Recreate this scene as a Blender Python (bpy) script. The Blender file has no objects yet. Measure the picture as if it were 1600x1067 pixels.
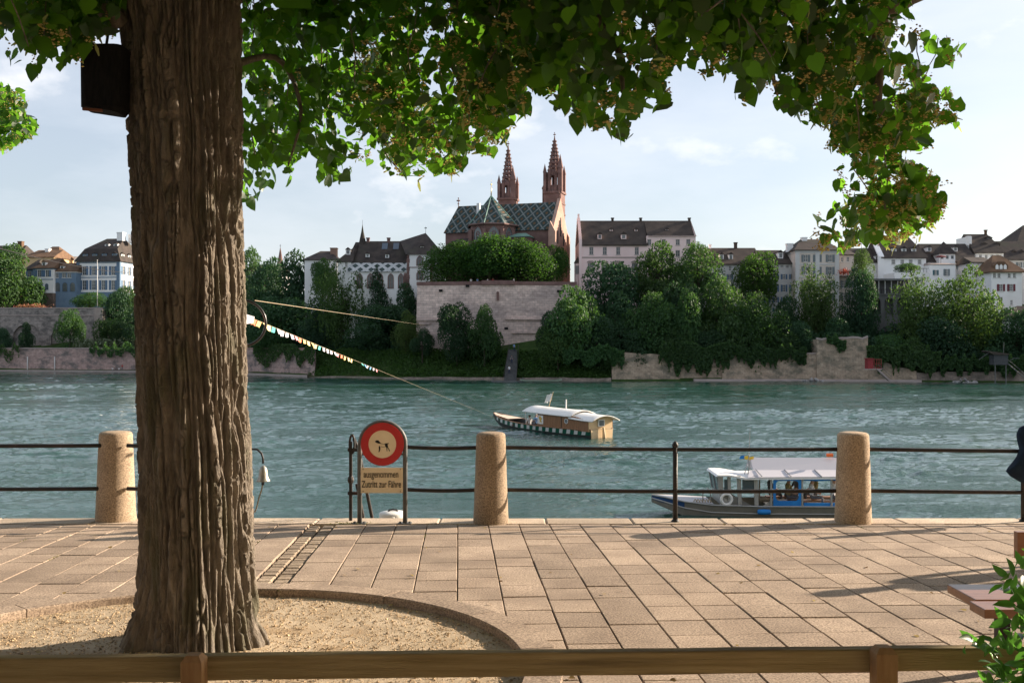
import bpy, bmesh, math, random
import numpy as np
from mathutils import Vector, Matrix

R = math.radians
SC = bpy.context.scene
COL = SC.collection
random.seed(7)

# ------------------------------------------------------------------ camera, sky, sun, exposure
F, HX, HY, EYE = 1556.0, 800.0, 541.0, 7.2        # focal length in px of a 1600 px wide frame, horizon, eye above the water
SUN_AZ, SUN_EL = 68.0, 20.0                       # sun: degrees from +Y towards +X, and above the horizon

cam_d = bpy.data.cameras.new('camera')
cam_d.sensor_width = 36.0
cam_d.lens = F / 1600.0 * 36.0
cam_d.shift_y = (HY - 533.5) / 1600.0
cam_d.clip_start = 0.1
cam_d.clip_end = 9000.0
cam = bpy.data.objects.new('camera', cam_d)
cam.location = (0, 0, EYE)
cam.rotation_euler = (R(90), 0, 0)
COL.objects.link(cam)
SC.camera = cam

w = bpy.data.worlds.new('World')
SC.world = w
w.use_nodes = True
nt = w.node_tree
nt.nodes.clear()
wo = nt.nodes.new('ShaderNodeOutputWorld')
bg = nt.nodes.new('ShaderNodeBackground')
sky = nt.nodes.new('ShaderNodeTexSky')
sky.sky_type = 'NISHITA'
sky.sun_disc = False
sky.sun_elevation = R(SUN_EL)
sky.sun_rotation = R(SUN_AZ)
sky.altitude = 260
sky.air_density = 1.0
sky.dust_density = 2.2
sky.ozone_density = 1.6
bg.inputs['Strength'].default_value = 0.066
# thin high cloud veil and a few small cumulus puffs, laid out in sky directions
tc = nt.nodes.new('ShaderNodeTexCoord')
mp = nt.nodes.new('ShaderNodeMapping')
mp.inputs['Scale'].default_value = (1.0, 1.0, 3.2)
n1 = nt.nodes.new('ShaderNodeTexNoise')
n1.inputs['Scale'].default_value = 2.6
n1.inputs['Detail'].default_value = 7
n1.inputs['Roughness'].default_value = 0.56
cr = nt.nodes.new('ShaderNodeValToRGB')
cr.color_ramp.elements[0].position = 0.42
cr.color_ramp.elements[1].position = 0.80
mp2 = nt.nodes.new('ShaderNodeMapping')
mp2.inputs['Scale'].default_value = (1.0, 1.0, 1.9)
mp2.inputs['Location'].default_value = (0.31, 0.0, 0.12)
n2 = nt.nodes.new('ShaderNodeTexNoise')
n2.inputs['Scale'].default_value = 7.5
n2.inputs['Detail'].default_value = 8
n2.inputs['Roughness'].default_value = 0.55
cr2 = nt.nodes.new('ShaderNodeValToRGB')
cr2.color_ramp.elements[0].position = 0.60
cr2.color_ramp.elements[1].position = 0.76
mixv = nt.nodes.new('ShaderNodeMixRGB')
mixv.inputs['Color2'].default_value = (6.8, 7.0, 7.5, 1)
mixc = nt.nodes.new('ShaderNodeMixRGB')
mixc.inputs['Color2'].default_value = (8.6, 8.3, 8.2, 1)
mulv = nt.nodes.new('ShaderNodeMath'); mulv.operation = 'MULTIPLY_ADD'
mulv.inputs[1].default_value = 0.42
mulv.inputs[2].default_value = 0.34
mulc = nt.nodes.new('ShaderNodeMath'); mulc.operation = 'MULTIPLY'; mulc.inputs[1].default_value = 0.6
L = nt.links.new
L(tc.outputs['Generated'], mp.inputs['Vector']); L(mp.outputs['Vector'], n1.inputs['Vector'])
L(n1.outputs['Fac'], cr.inputs['Fac']); L(cr.outputs['Color'], mulv.inputs[0])
L(tc.outputs['Generated'], mp2.inputs['Vector']); L(mp2.outputs['Vector'], n2.inputs['Vector'])
L(n2.outputs['Fac'], cr2.inputs['Fac']); L(cr2.outputs['Color'], mulc.inputs[0])
L(sky.outputs['Color'], mixv.inputs['Color1']); L(mulv.outputs[0], mixv.inputs['Fac'])
L(mixv.outputs['Color'], mixc.inputs['Color1']); L(mulc.outputs[0], mixc.inputs['Fac'])
L(mixc.outputs['Color'], bg.inputs['Color']); L(bg.outputs[0], wo.inputs['Surface'])

sd = bpy.data.lights.new('sun', 'SUN')
sd.energy = 5.0
sd.angle = R(0.55)
sd.color = (1.0, 0.84, 0.67)
sun = bpy.data.objects.new('sun', sd)
SUNV = Vector((math.sin(R(SUN_AZ)) * math.cos(R(SUN_EL)), math.cos(R(SUN_AZ)) * math.cos(R(SUN_EL)), math.sin(R(SUN_EL))))
sun.rotation_euler = SUNV.to_track_quat('Z', 'Y').to_euler()
sun.location = (30, 20, 40)
COL.objects.link(sun)

vs = SC.view_settings
vs.view_transform = 'Standard'
vs.look = 'None'
vs.exposure = 1.3
vs.gamma = 1.0
SC.cycles.max_bounces = 7
SC.cycles.transparent_max_bounces = 8
SC.cycles.use_denoising = True

# ------------------------------------------------------------------ helpers
def P(px, py, Y):
    return Vector(((px - HX) / F * Y, Y, EYE - (py - HY) / F * Y))

def PX(px, Y):
    return (px - HX) / F * Y

def PZ(py, Y):
    return EYE - (py - HY) / F * Y

def S(r, g, b):
    f = lambda c: (c / 255 / 12.92) if c / 255 <= 0.04045 else ((c / 255 + 0.055) / 1.055) ** 2.4
    return (f(r), f(g), f(b))

def tag(o, label=None, cat=None, group=None, kind=None):
    if label: o['label'] = label
    if cat: o['category'] = cat
    if group: o['group'] = group
    if kind: o['kind'] = kind
    return o

def empty(name, loc=(0, 0, 0), rz=0.0, label=None, cat=None, group=None, kind=None):
    o = bpy.data.objects.new(name, None)
    o.location = loc
    o.rotation_euler = (0, 0, rz)
    o.empty_display_size = 0.2
    COL.objects.link(o)
    return tag(o, label, cat, group, kind)

def link(name, me, parent=None, loc=None, rot=None, scale=None):
    o = bpy.data.objects.new(name, me)
    if parent is not None: o.parent = parent
    if loc is not None: o.location = loc
    if rot is not None: o.rotation_euler = rot
    if scale is not None: o.scale = scale
    COL.objects.link(o)
    return o

def copy_tree(o, parent=None):
    c = o.copy()
    COL.objects.link(c)
    c.parent = parent
    for ch in list(o.children):
        copy_tree(ch, c)
    return c

class MB:
    """collects shapes, then links them as one mesh object"""
    def __init__(s):
        s.v = []; s.f = []; s.m = []; s.mi = 0
    def add(s, vs_, fs_):
        b = len(s.v)
        s.v += [tuple(q) for q in vs_]
        for q in fs_:
            s.f.append(tuple(b + i for i in q)); s.m.append(s.mi)
        return s
    def quad(s, a, b, c, d):
        return s.add([a, b, c, d], [(0, 1, 2, 3)])
    def poly(s, pts):
        return s.add(pts, [tuple(range(len(pts)))])
    def box(s, x0, x1, y0, y1, z0, z1):
        v = [(x, y, z) for z in (z0, z1) for y in (y0, y1) for x in (x0, x1)]
        return s.add(v, [(0, 2, 3, 1), (4, 5, 7, 6), (0, 1, 5, 4), (2, 6, 7, 3), (0, 4, 6, 2), (1, 3, 7, 5)])
    def cbox(s, c, sx, sy, sz, rz=0.0):
        b = len(s.v)
        s.box(-sx / 2, sx / 2, -sy / 2, sy / 2, -sz / 2, sz / 2)
        ca, sa = math.cos(rz), math.sin(rz)
        for i in range(b, len(s.v)):
            x, y, z = s.v[i]
            s.v[i] = (c[0] + x * ca - y * sa, c[1] + x * sa + y * ca, c[2] + z)
        return s
    def cyl(s, p0, p1, r0, r1=None, n=10, caps=True):
        r1 = r0 if r1 is None else r1
        p0, p1 = Vector(p0), Vector(p1)
        d = (p1 - p0).normalized()
        a = d.cross(Vector((0, 0, 1)) if abs(d.z) < 0.9 else Vector((1, 0, 0))).normalized()
        b = d.cross(a)
        vv = []
        for p, r in ((p0, r0), (p1, r1)):
            for i in range(n):
                t = 2 * math.pi * i / n
                vv.append(p + a * (r * math.cos(t)) + b * (r * math.sin(t)))
        ff = [(i, i + n, (i + 1) % n + n, (i + 1) % n) for i in range(n)]
        if caps:
            ff += [tuple(range(n)), tuple(range(2 * n - 1, n - 1, -1))]
        return s.add(vv, ff)
    def tube(s, pts, r, n=8, closed=False, radii=None):
        pts = [Vector(q) for q in pts]
        N = len(pts)
        vv = []
        a = None
        for i in range(N):
            if closed:
                d = (pts[(i + 1) % N] - pts[i - 1]).normalized()
            else:
                d = (pts[min(i + 1, N - 1)] - pts[max(i - 1, 0)]).normalized()
            if a is None:
                a = d.cross(Vector((0, 0, 1)) if abs(d.z) < 0.9 else Vector((1, 0, 0))).normalized()
            else:
                a = (a - d * a.dot(d)).normalized()
            b = d.cross(a)
            rr = radii[i] if radii else r
            for k in range(n):
                t = 2 * math.pi * k / n
                vv.append(pts[i] + a * (rr * math.cos(t)) + b * (rr * math.sin(t)))
        ff = []
        for i in range(N if closed else N - 1):
            j = (i + 1) % N
            for k in range(n):
                ff.append((i * n + k, i * n + (k + 1) % n, j * n + (k + 1) % n, j * n + k))
        if not closed:
            ff += [tuple(range(n - 1, -1, -1)), tuple(range((N - 1) * n, N * n))]
        return s.add(vv, ff)
    def lathe(s, prof, n=24, c=(0, 0, 0)):
        vv = []
        for r, z in prof:
            for k in range(n):
                t = 2 * math.pi * k / n
                vv.append((c[0] + r * math.cos(t), c[1] + r * math.sin(t), c[2] + z))
        m = len(prof)
        ff = [(i * n + k, i * n + (k + 1) % n, (i + 1) * n + (k + 1) % n, (i + 1) * n + k) for i in range(m - 1) for k in range(n)]
        ff += [tuple(range(n - 1, -1, -1)), tuple(range((m - 1) * n, m * n))]
        return s.add(vv, ff)
    def prism(s, poly, a, b, axis='y'):
        """poly of 2-D points extruded between a and b; axis y: (x,z) plane, z: (x,y) plane, x: (y,z) plane"""
        n = len(poly)
        def mk(p, t):
            return (p[0], t, p[1]) if axis == 'y' else ((p[0], p[1], t) if axis == 'z' else (t, p[0], p[1]))
        vv = [mk(p, a) for p in poly] + [mk(p, b) for p in poly]
        ff = [tuple(range(n)), tuple(range(2 * n - 1, n - 1, -1))] + [(i, i + n, (i + 1) % n + n, (i + 1) % n) for i in range(n)]
        return s.add(vv, ff)
    def ring(s, outer, inner, a, b):
        """flat ring in the (x,z) plane between y=a and y=b from two point lists of equal length"""
        n = len(outer)
        vv = [(p[0], a, p[1]) for p in outer] + [(p[0], a, p[1]) for p in inner] + [(p[0], b, p[1]) for p in outer] + [(p[0], b, p[1]) for p in inner]
        ff = []
        for i in range(n):
            j = (i + 1) % n
            ff += [(i, j, n + j, n + i), (2 * n + j, 2 * n + i, 3 * n + i, 3 * n + j), (i, 2 * n + i, 2 * n + j, j), (n + i, n + j, 3 * n + j, 3 * n + i)]
        return s.add(vv, ff)
    def mesh(s, name, mats, smooth=False, fix=True):
        me = bpy.data.meshes.new(name)
        me.from_pydata(s.v, [], s.f)
        for mm in (mats if isinstance(mats, (list, tuple)) else [mats]):
            me.materials.append(mm)
        me.polygons.foreach_set('material_index', s.m)
        if fix:
            bm = bmesh.new(); bm.from_mesh(me)
            bmesh.ops.recalc_face_normals(bm, faces=bm.faces)
            bm.to_mesh(me); bm.free()
        if smooth:
            me.polygons.foreach_set('use_smooth', [True] * len(me.polygons))
        me.update()
        return me
    def build(s, name, mats, parent=None, loc=None, rot=None, smooth=False, fix=True):
        return link(name, s.mesh(name, mats, smooth, fix), parent, loc, rot)

def np_mesh(name, verts, faces, mat, smooth=False):
    """verts (n,3), faces (m,k) numpy arrays"""
    me = bpy.data.meshes.new(name)
    k = faces.shape[1]
    me.vertices.add(len(verts)); me.vertices.foreach_set('co', np.ascontiguousarray(verts, dtype=np.float32).ravel())
    me.loops.add(faces.size); me.loops.foreach_set('vertex_index', np.ascontiguousarray(faces, dtype=np.int32).ravel())
    me.polygons.add(len(faces)); me.polygons.foreach_set('loop_start', np.arange(0, faces.size, k, dtype=np.int32))
    me.polygons.foreach_set('use_smooth', np.full(len(faces), smooth, dtype=bool))
    me.update(calc_edges=True)
    me.materials.append(mat)
    return me

def _h(ix, iy, iz, seed):
    n = (ix.astype(np.int64) * 374761393 + iy.astype(np.int64) * 668265263 + iz.astype(np.int64) * 2147483647 + seed * 974634777) & 0xFFFFFFFF
    n = ((n ^ (n >> 13)) * 1274126177) & 0xFFFFFFFF
    n = ((n ^ (n >> 16)) * 2246822519) & 0xFFFFFFFF
    return ((n ^ (n >> 15)) & 0xFFFFFF) / float(0xFFFFFF)

def vnoise(x, y, z, seed=0):
    ix, iy, iz = np.floor(x), np.floor(y), np.floor(z)
    fx, fy, fz = x - ix, y - iy, z - iz
    fx, fy, fz = (t * t * t * (t * (t * 6 - 15) + 10) for t in (fx, fy, fz))
    r = 0
    for dx in (0, 1):
        for dy in (0, 1):
            for dz in (0, 1):
                wgt = (fx if dx else 1 - fx) * (fy if dy else 1 - fy) * (fz if dz else 1 - fz)
                r = r + wgt * _h(ix + dx, iy + dy, iz + dz, seed)
    return r * 2 - 1

def fbm(x, y, z, seed=0, oct=4, gain=0.5):
    a, r, t = 1.0, 0, 0
    for o in range(oct):
        r = r + a * vnoise(x, y, z, seed + o * 17); t += a
        x, y, z = x * 2.03, y * 2.03, z * 2.03
        a *= gain
    return r / t

# ------------------------------------------------------------------ materials
MATS = {}
def newmat(name):
    m = bpy.data.materials.new(name)
    m.use_nodes = True
    n = m.node_tree
    b = n.nodes['Principled BSDF']
    MATS[name] = m
    return m, n, b

def pmat(name, c1, c2=None, scale=3.0, rough=0.8, bump=0.0, bscale=None, spec=0.3, metal=0.0, detail=5, stretch=None, island=0.0, c3=None, contrast=(0.35, 0.65)):
    """principled material: noise between two colours, optional third in blotches, island = brightness change per piece"""
    if name in MATS: return MATS[name]
    m, n, b = newmat(name)
    b.inputs['Roughness'].default_value = rough
    b.inputs['Specular IOR Level'].default_value = spec
    b.inputs['Metallic'].default_value = metal
    N = n.nodes.new; K = n.links.new
    t = N('ShaderNodeTexCoord')
    vec = t.outputs['Object']
    if stretch:
        mpn = N('ShaderNodeMapping'); mpn.inputs['Scale'].default_value = stretch
        K(vec, mpn.inputs['Vector']); vec = mpn.outputs['Vector']
    col = None
    if c2 is not None:
        no = N('ShaderNodeTexNoise'); no.inputs['Scale'].default_value = scale; no.inputs['Detail'].default_value = detail
        no.inputs['Roughness'].default_value = 0.62
        K(vec, no.inputs['Vector'])
        rp = N('ShaderNodeValToRGB')
        rp.color_ramp.elements[0].position, rp.color_ramp.elements[1].position = contrast
        rp.color_ramp.elements[0].color = (*c1, 1); rp.color_ramp.elements[1].color = (*c2, 1)
        K(no.outputs['Fac'], rp.inputs['Fac']); col = rp.outputs['Color']
        if c3 is not None:
            n3 = N('ShaderNodeTexNoise'); n3.inputs['Scale'].default_value = scale * 0.31; n3.inputs['Detail'].default_value = 7
            K(vec, n3.inputs['Vector'])
            r3 = N('ShaderNodeValToRGB'); r3.color_ramp.elements[0].position = 0.52; r3.color_ramp.elements[1].position = 0.66
            K(n3.outputs['Fac'], r3.inputs['Fac'])
            mx = N('ShaderNodeMixRGB'); mx.inputs['Color2'].default_value = (*c3, 1)
            K(r3.outputs['Color'], mx.inputs['Fac']); K(col, mx.inputs['Color1']); col = mx.outputs['Color']
    else:
        b.inputs['Base Color'].default_value = (*c1, 1)
    if island and col is None:
        rg = N('ShaderNodeRGB'); rg.outputs[0].default_value = (*c1, 1); col = rg.outputs[0]
    if island:
        g = N('ShaderNodeNewGeometry')
        oi = N('ShaderNodeObjectInfo')
        ad = N('ShaderNodeMath'); ad.operation = 'ADD'; K(g.outputs['Random Per Island'], ad.inputs[0]); K(oi.outputs['Random'], ad.inputs[1])
        fr = N('ShaderNodeMath'); fr.operation = 'FRACT'; K(ad.outputs[0], fr.inputs[0])
        mr = N('ShaderNodeMapRange'); mr.inputs['To Min'].default_value = 1 - island; mr.inputs['To Max'].default_value = 1 + island
        K(fr.outputs[0], mr.inputs['Value'])
        hs = N('ShaderNodeHueSaturation'); K(mr.outputs[0], hs.inputs['Value']); K(col, hs.inputs['Color']); col = hs.outputs['Color']
    if col is not None:
        K(col, b.inputs['Base Color'])
    if bump:
        nb = N('ShaderNodeTexNoise'); nb.inputs['Scale'].default_value = bscale or scale * 4; nb.inputs['Detail'].default_value = 6
        K(vec, nb.inputs['Vector'])
        bp = N('ShaderNodeBump'); bp.inputs['Strength'].default_value = bump; bp.inputs['Distance'].default_value = 0.02
        K(nb.outputs['Fac'], bp.inputs['Height']); K(bp.outputs['Normal'], b.inputs['Normal'])
    return m

def leafmat(name, c1, c2, trans, tfac=0.4, rough=0.45, spec=0.35, hue=0.03):
    m, n, b = newmat(name)
    N = n.nodes.new; K = n.links.new
    g = N('ShaderNodeNewGeometry'); oi = N('ShaderNodeObjectInfo')
    ad = N('ShaderNodeMath'); ad.operation = 'ADD'; K(g.outputs['Random Per Island'], ad.inputs[0]); K(oi.outputs['Random'], ad.inputs[1])
    fr = N('ShaderNodeMath'); fr.operation = 'FRACT'; K(ad.outputs[0], fr.inputs[0])
    rp = N('ShaderNodeValToRGB'); rp.color_ramp.elements[0].color = (*c1, 1); rp.color_ramp.elements[1].color = (*c2, 1)
    K(fr.outputs[0], rp.inputs['Fac'])
    hv_ = N('ShaderNodeHueSaturation'); mv_ = N('ShaderNodeMapRange'); mv_.inputs['To Min'].default_value = 0.72; mv_.inputs['To Max'].default_value = 1.35
    mh_ = N('ShaderNodeMapRange'); mh_.inputs['To Min'].default_value = 0.5 - hue * 0.8; mh_.inputs['To Max'].default_value = 0.5 + hue * 0.5
    sq_ = N('ShaderNodeMath'); sq_.operation = 'MULTIPLY'; sq_.inputs[1].default_value = 7.31; K(oi.outputs['Random'], sq_.inputs[0])
    sf_ = N('ShaderNodeMath'); sf_.operation = 'FRACT'; K(sq_.outputs[0], sf_.inputs[0])
    K(oi.outputs['Random'], mv_.inputs['Value']); K(sf_.outputs[0], mh_.inputs['Value']); K(mv_.outputs[0], hv_.inputs['Value']); K(mh_.outputs[0], hv_.inputs['Hue'])
    K(rp.outputs['Color'], hv_.inputs['Color']); K(hv_.outputs['Color'], b.inputs['Base Color'])
    b.inputs['Roughness'].default_value = rough; b.inputs['Specular IOR Level'].default_value = spec
    tr = N('ShaderNodeBsdfTranslucent')
    hs = N('ShaderNodeHueSaturation'); hs.inputs['Color'].default_value = (*trans, 1)
    mr = N('ShaderNodeMapRange'); mr.inputs['To Min'].default_value = 0.7; mr.inputs['To Max'].default_value = 1.25
    K(fr.outputs[0], mr.inputs['Value']); K(mr.outputs[0], hs.inputs['Value']); K(hs.outputs['Color'], tr.inputs['Color'])
    mx = N('ShaderNodeMixShader'); mx.inputs['Fac'].default_value = tfac
    K(b.outputs[0], mx.inputs[1]); K(tr.outputs[0], mx.inputs[2])
    K(mx.outputs[0], n.nodes['Material Output'].inputs['Surface'])
    return m

def stonewall(name, c1, c2, mortar, bw, bh, blotch, bscale=0.12, rough=0.9, amt=0.55, strk=None):
    """coursed masonry too far away to pick stones apart, with stains of their own shape"""
    m, n, b = newmat(name)
    N = n.nodes.new; K = n.links.new
    t = N('ShaderNodeTexCoord')
    sx = N('ShaderNodeSeparateXYZ'); K(t.outputs['Object'], sx.inputs[0])
    cx = N('ShaderNodeCombineXYZ')
    ad = N('ShaderNodeMath'); ad.operation = 'ADD'; K(sx.outputs[0], ad.inputs[0]); K(sx.outputs[1], ad.inputs[1])
    K(ad.outputs[0], cx.inputs[0]); K(sx.outputs[2], cx.inputs[1])
    br = N('ShaderNodeTexBrick'); br.inputs['Scale'].default_value = 1.0
    br.inputs['Brick Width'].default_value = bw; br.inputs['Row Height'].default_value = bh
    br.inputs['Mortar Size'].default_value = bh * 0.055; br.inputs['Mortar Smooth'].default_value = 0.4
    br.inputs['Color1'].default_value = (*c1, 1); br.inputs['Color2'].default_value = (*c2, 1); br.inputs['Mortar'].default_value = (*mortar, 1)
    K(cx.outputs[0], br.inputs['Vector'])
    no = N('ShaderNodeTexNoise'); no.inputs['Scale'].default_value = bscale; no.inputs['Detail'].default_value = 9; no.inputs['Roughness'].default_value = 0.68
    mpn = N('ShaderNodeMapping'); mpn.inputs['Scale'].default_value = strk or (1, 1, 1.6)
    K(t.outputs['Object'], mpn.inputs[0]); K(mpn.outputs[0], no.inputs['Vector'])
    rp = N('ShaderNodeValToRGB'); rp.color_ramp.elements[0].position = 0.46; rp.color_ramp.elements[1].position = 0.60
    rp.color_ramp.elements[1].color = (amt, amt, amt, 1)
    K(no.outputs['Fac'], rp.inputs['Fac'])
    mx = N('ShaderNodeMixRGB'); mx.inputs['Color2'].default_value = (*blotch, 1)
    K(rp.outputs['Color'], mx.inputs['Fac']); K(br.outputs['Color'], mx.inputs['Color1'])
    n4 = N('ShaderNodeTexNoise'); n4.inputs['Scale'].default_value = 1.3; n4.inputs['Detail'].default_value = 6; K(t.outputs['Object'], n4.inputs['Vector'])
    mr = N('ShaderNodeMapRange'); mr.inputs['To Min'].default_value = 0.55; mr.inputs['To Max'].default_value = 1.45; K(n4.outputs['Fac'], mr.inputs['Value'])
    hs = N('ShaderNodeHueSaturation'); K(mr.outputs[0], hs.inputs['Value']); K(mx.outputs['Color'], hs.inputs['Color'])
    K(hs.outputs['Color'], b.inputs['Base Color'])
    b.inputs['Roughness'].default_value = rough; b.inputs['Specular IOR Level'].default_value = 0.2
    bp = N('ShaderNodeBump'); bp.inputs['Strength'].default_value = 0.7; bp.inputs['Distance'].default_value = 0.12
    K(n4.outputs['Fac'], bp.inputs['Height']); K(bp.outputs['Normal'], b.inputs['Normal'])
    return m

def lattice(name, base, line, centre, a, bq, mid=(0.03, 0.05, 0.05), lw=0.16):
    """glazed roof tiles laid in a diamond pattern: u = object x, v = object z"""
    m, n, b = newmat(name)
    N = n.nodes.new; K = n.links.new
    def M(op, x, y=None):
        q = N('ShaderNodeMath'); q.operation = op
        for i, s_ in enumerate((x, y)):
            if s_ is None: continue
            if isinstance(s_, (int, float)): q.inputs[i].default_value = s_
            else: K(s_, q.inputs[i])
        return q.outputs[0]
    t = N('ShaderNodeTexCoord'); sx = N('ShaderNodeSeparateXYZ'); K(t.outputs['Object'], sx.inputs[0])
    p = M('MULTIPLY', sx.outputs[0], 1 / a); q = M('MULTIPLY', sx.outputs[2], 1 / bq)
    s1 = M('ABSOLUTE', M('SUBTRACT', M('FRACT', M('ADD', p, q)), 0.5))
    s2 = M('ABSOLUTE', M('SUBTRACT', M('FRACT', M('SUBTRACT', p, q)), 0.5))
    mxv = M('MAXIMUM', s1, s2)                       # 0.5 on the lattice line, 0 in the diamond's middle
    isline = M('GREATER_THAN', mxv, 0.5 - lw / 2)
    isc = M('LESS_THAN', mxv, 0.17)
    ism = M('LESS_THAN', mxv, 0.33)
    def mix(f, c1, c2):
        x = N('ShaderNodeMixRGB')
        K(f, x.inputs['Fac'])
        for nm, c in (('Color1', c1), ('Color2', c2)):
            if isinstance(c, tuple): x.inputs[nm].default_value = (*c, 1)
            else: K(c, x.inputs[nm])
        return x.outputs['Color']
    c = mix(ism, base, mid); c = mix(isc, c, centre); c = mix(isline, c, line)
    no = N('ShaderNodeTexNoise'); no.inputs['Scale'].default_value = 1.7; no.inputs['Detail'].default_value = 6; K(t.outputs['Object'], no.inputs['Vector'])
    mr = N('ShaderNodeMapRange'); mr.inputs['To Min'].default_value = 0.6; mr.inputs['To Max'].default_value = 1.4; K(no.outputs['Fac'], mr.inputs['Value'])
    hs = N('ShaderNodeHueSaturation'); K(mr.outputs[0], hs.inputs['Value']); K(c, hs.inputs['Color'])
    K(hs.outputs['Color'], b.inputs['Base Color'])
    b.inputs['Roughness'].default_value = 0.8; b.inputs['Specular IOR Level'].default_value = 0.12
    return m
# ------------------------------------------------------------------ river
def bank(px):
    """distance of the far waterline along the sight line of image column px"""
    return float(np.interp(px, [-1500, 0, 225, 400, 500, 640, 900, 1250, 1600, 3000], [300, 287, 276, 249, 229, 215, 204, 207, 197, 185]))

def watermat():
    m, n, b = newmat('river water')
    N = n.nodes.new; K = n.links.new
    b.inputs['Base Color'].default_value = (0.024, 0.070, 0.056, 1)
    b.inputs['Roughness'].default_value = 0.035
    b.inputs['IOR'].default_value = 1.42
    t = N('ShaderNodeTexCoord')
    def nz(sc, st, det):
        mp_ = N('ShaderNodeMapping'); mp_.inputs['Scale'].default_value = st
        K(t.outputs['Object'], mp_.inputs[0])
        q = N('ShaderNodeTexNoise'); q.inputs['Scale'].default_value = sc; q.inputs['Detail'].default_value = det; q.inputs['Roughness'].default_value = 0.6
        K(mp_.outputs[0], q.inputs['Vector']); return q.outputs['Fac']
    a1 = nz(3.0, (1, 1.8, 1), 5); a2 = nz(0.045, (1, 2.2, 1), 3)
    rp = N('ShaderNodeMapRange'); rp.inputs['From Min'].default_value = 0.38; rp.inputs['From Max'].default_value = 0.64
    rp.inputs['To Min'].default_value = 0.25; rp.inputs['To Max'].default_value = 1.0
    K(a2, rp.inputs['Value'])
    bp = N('ShaderNodeBump'); bp.inputs['Distance'].default_value = 0.10
    K(rp.outputs[0], bp.inputs['Strength']); K(a1, bp.inputs['Height']); K(bp.outputs['Normal'], b.inputs['Normal'])
    return m
WATER = watermat()
mb = MB()
mb.quad((-1600, 11.2, -0.35), (1600, 11.2, -0.35), (1600, 500, -0.35), (-1600, 500, -0.35))
river = mb.build('river', WATER)
tag(river, 'wide green river flowing between the promenade and the old town', None, None, 'structure')
nr, nc = 640, 420
Ys = 33.0 * (305.0 / 33.0) ** (np.arange(nr) / (nr - 1))
pxs = np.linspace(-160, 1760, nc)
YY, PP = np.meshgrid(Ys, pxs, indexing='ij')
XX = (PP - HX) / F * YY
ang = R(12)
ux = XX * math.cos(ang) + YY * math.sin(ang); uy = -XX * math.sin(ang) + YY * math.cos(ang)
calm = np.clip(0.68 + 0.8 * fbm(ux / 30, uy / 11, ux * 0, 5, 3), 0.3, 1.0)
streak = np.clip(0.6 + 0.9 * fbm(ux / 9, uy / 3.2, ux * 0, 9, 3), 0.1, 1.1)
hh = calm * streak * (0.29 * fbm(ux / 1.15, uy / 0.6, ux * 0, 21, 4, 0.55)) + 0.16 * calm * fbm(ux / 5.0, uy / 1.9, ux * 0, 33, 2)
# wash behind the ferry and round the taxi boat
def wash(x, y, rx, ry, amp, seed):
    g = np.exp(-((XX - x) / rx) ** 2 - ((YY - y) / ry) ** 2)
    return amp * g * fbm(XX / 0.8, YY / 0.7, XX * 0, seed, 3)
hh = hh + wash(1.5, 79, 5, 4, 0.14, 51) + wash(9.5, 73, 4, 6, 0.12, 52) + wash(16, 41, 3, 3, 0.14, 53)
V = np.stack([XX, YY, hh], -1).reshape(-1, 3)
i0 = (np.arange(nr - 1)[:, None] * nc + np.arange(nc - 1)[None, :]).ravel()
FQ = np.stack([i0, i0 + 1, i0 + nc + 1, i0 + nc], -1)
link('rippled_surface', np_mesh('rippled_surface', V, FQ, WATER, True), river)

# ------------------------------------------------------------------ far bank terrain
GRASS = pmat('bank grass', (0.020, 0.045, 0.012), (0.05, 0.085, 0.022), 0.5, 0.95, 0.6, 1.5, 0.1, c3=(0.06, 0.06, 0.03))
prof = [(-4, -2.2), (0, 0.25), (3, 2.2), (7, 5.6), (11, 6.6), (27, 14.0), (46, 17.5), (120, 18.0), (900, 18.0)]
def ground(px, d):
    return float(np.interp(d, [p[0] for p in prof], [p[1] for p in prof]))
cols = list(range(-1500, 3001, 45))
v = []; f = []
for px in cols:
    for d, z in prof:
        Y = bank(px) + d
        v.append((PX(px, Y), Y, z + (0.35 * math.sin(px * 0.13 + d) if 3 <= d < 60 else 0)))
n = len(prof)
for i in range(len(cols) - 1):
    for j in range(n - 1):
        f.append((i * n + j, (i + 1) * n + j, (i + 1) * n + j + 1, i * n + j + 1))
mb = MB(); mb.add(v, f)
tag(mb.build('far_bank', GRASS, smooth=True), 'steep green bank below the old town', None, None, 'structure')

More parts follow.
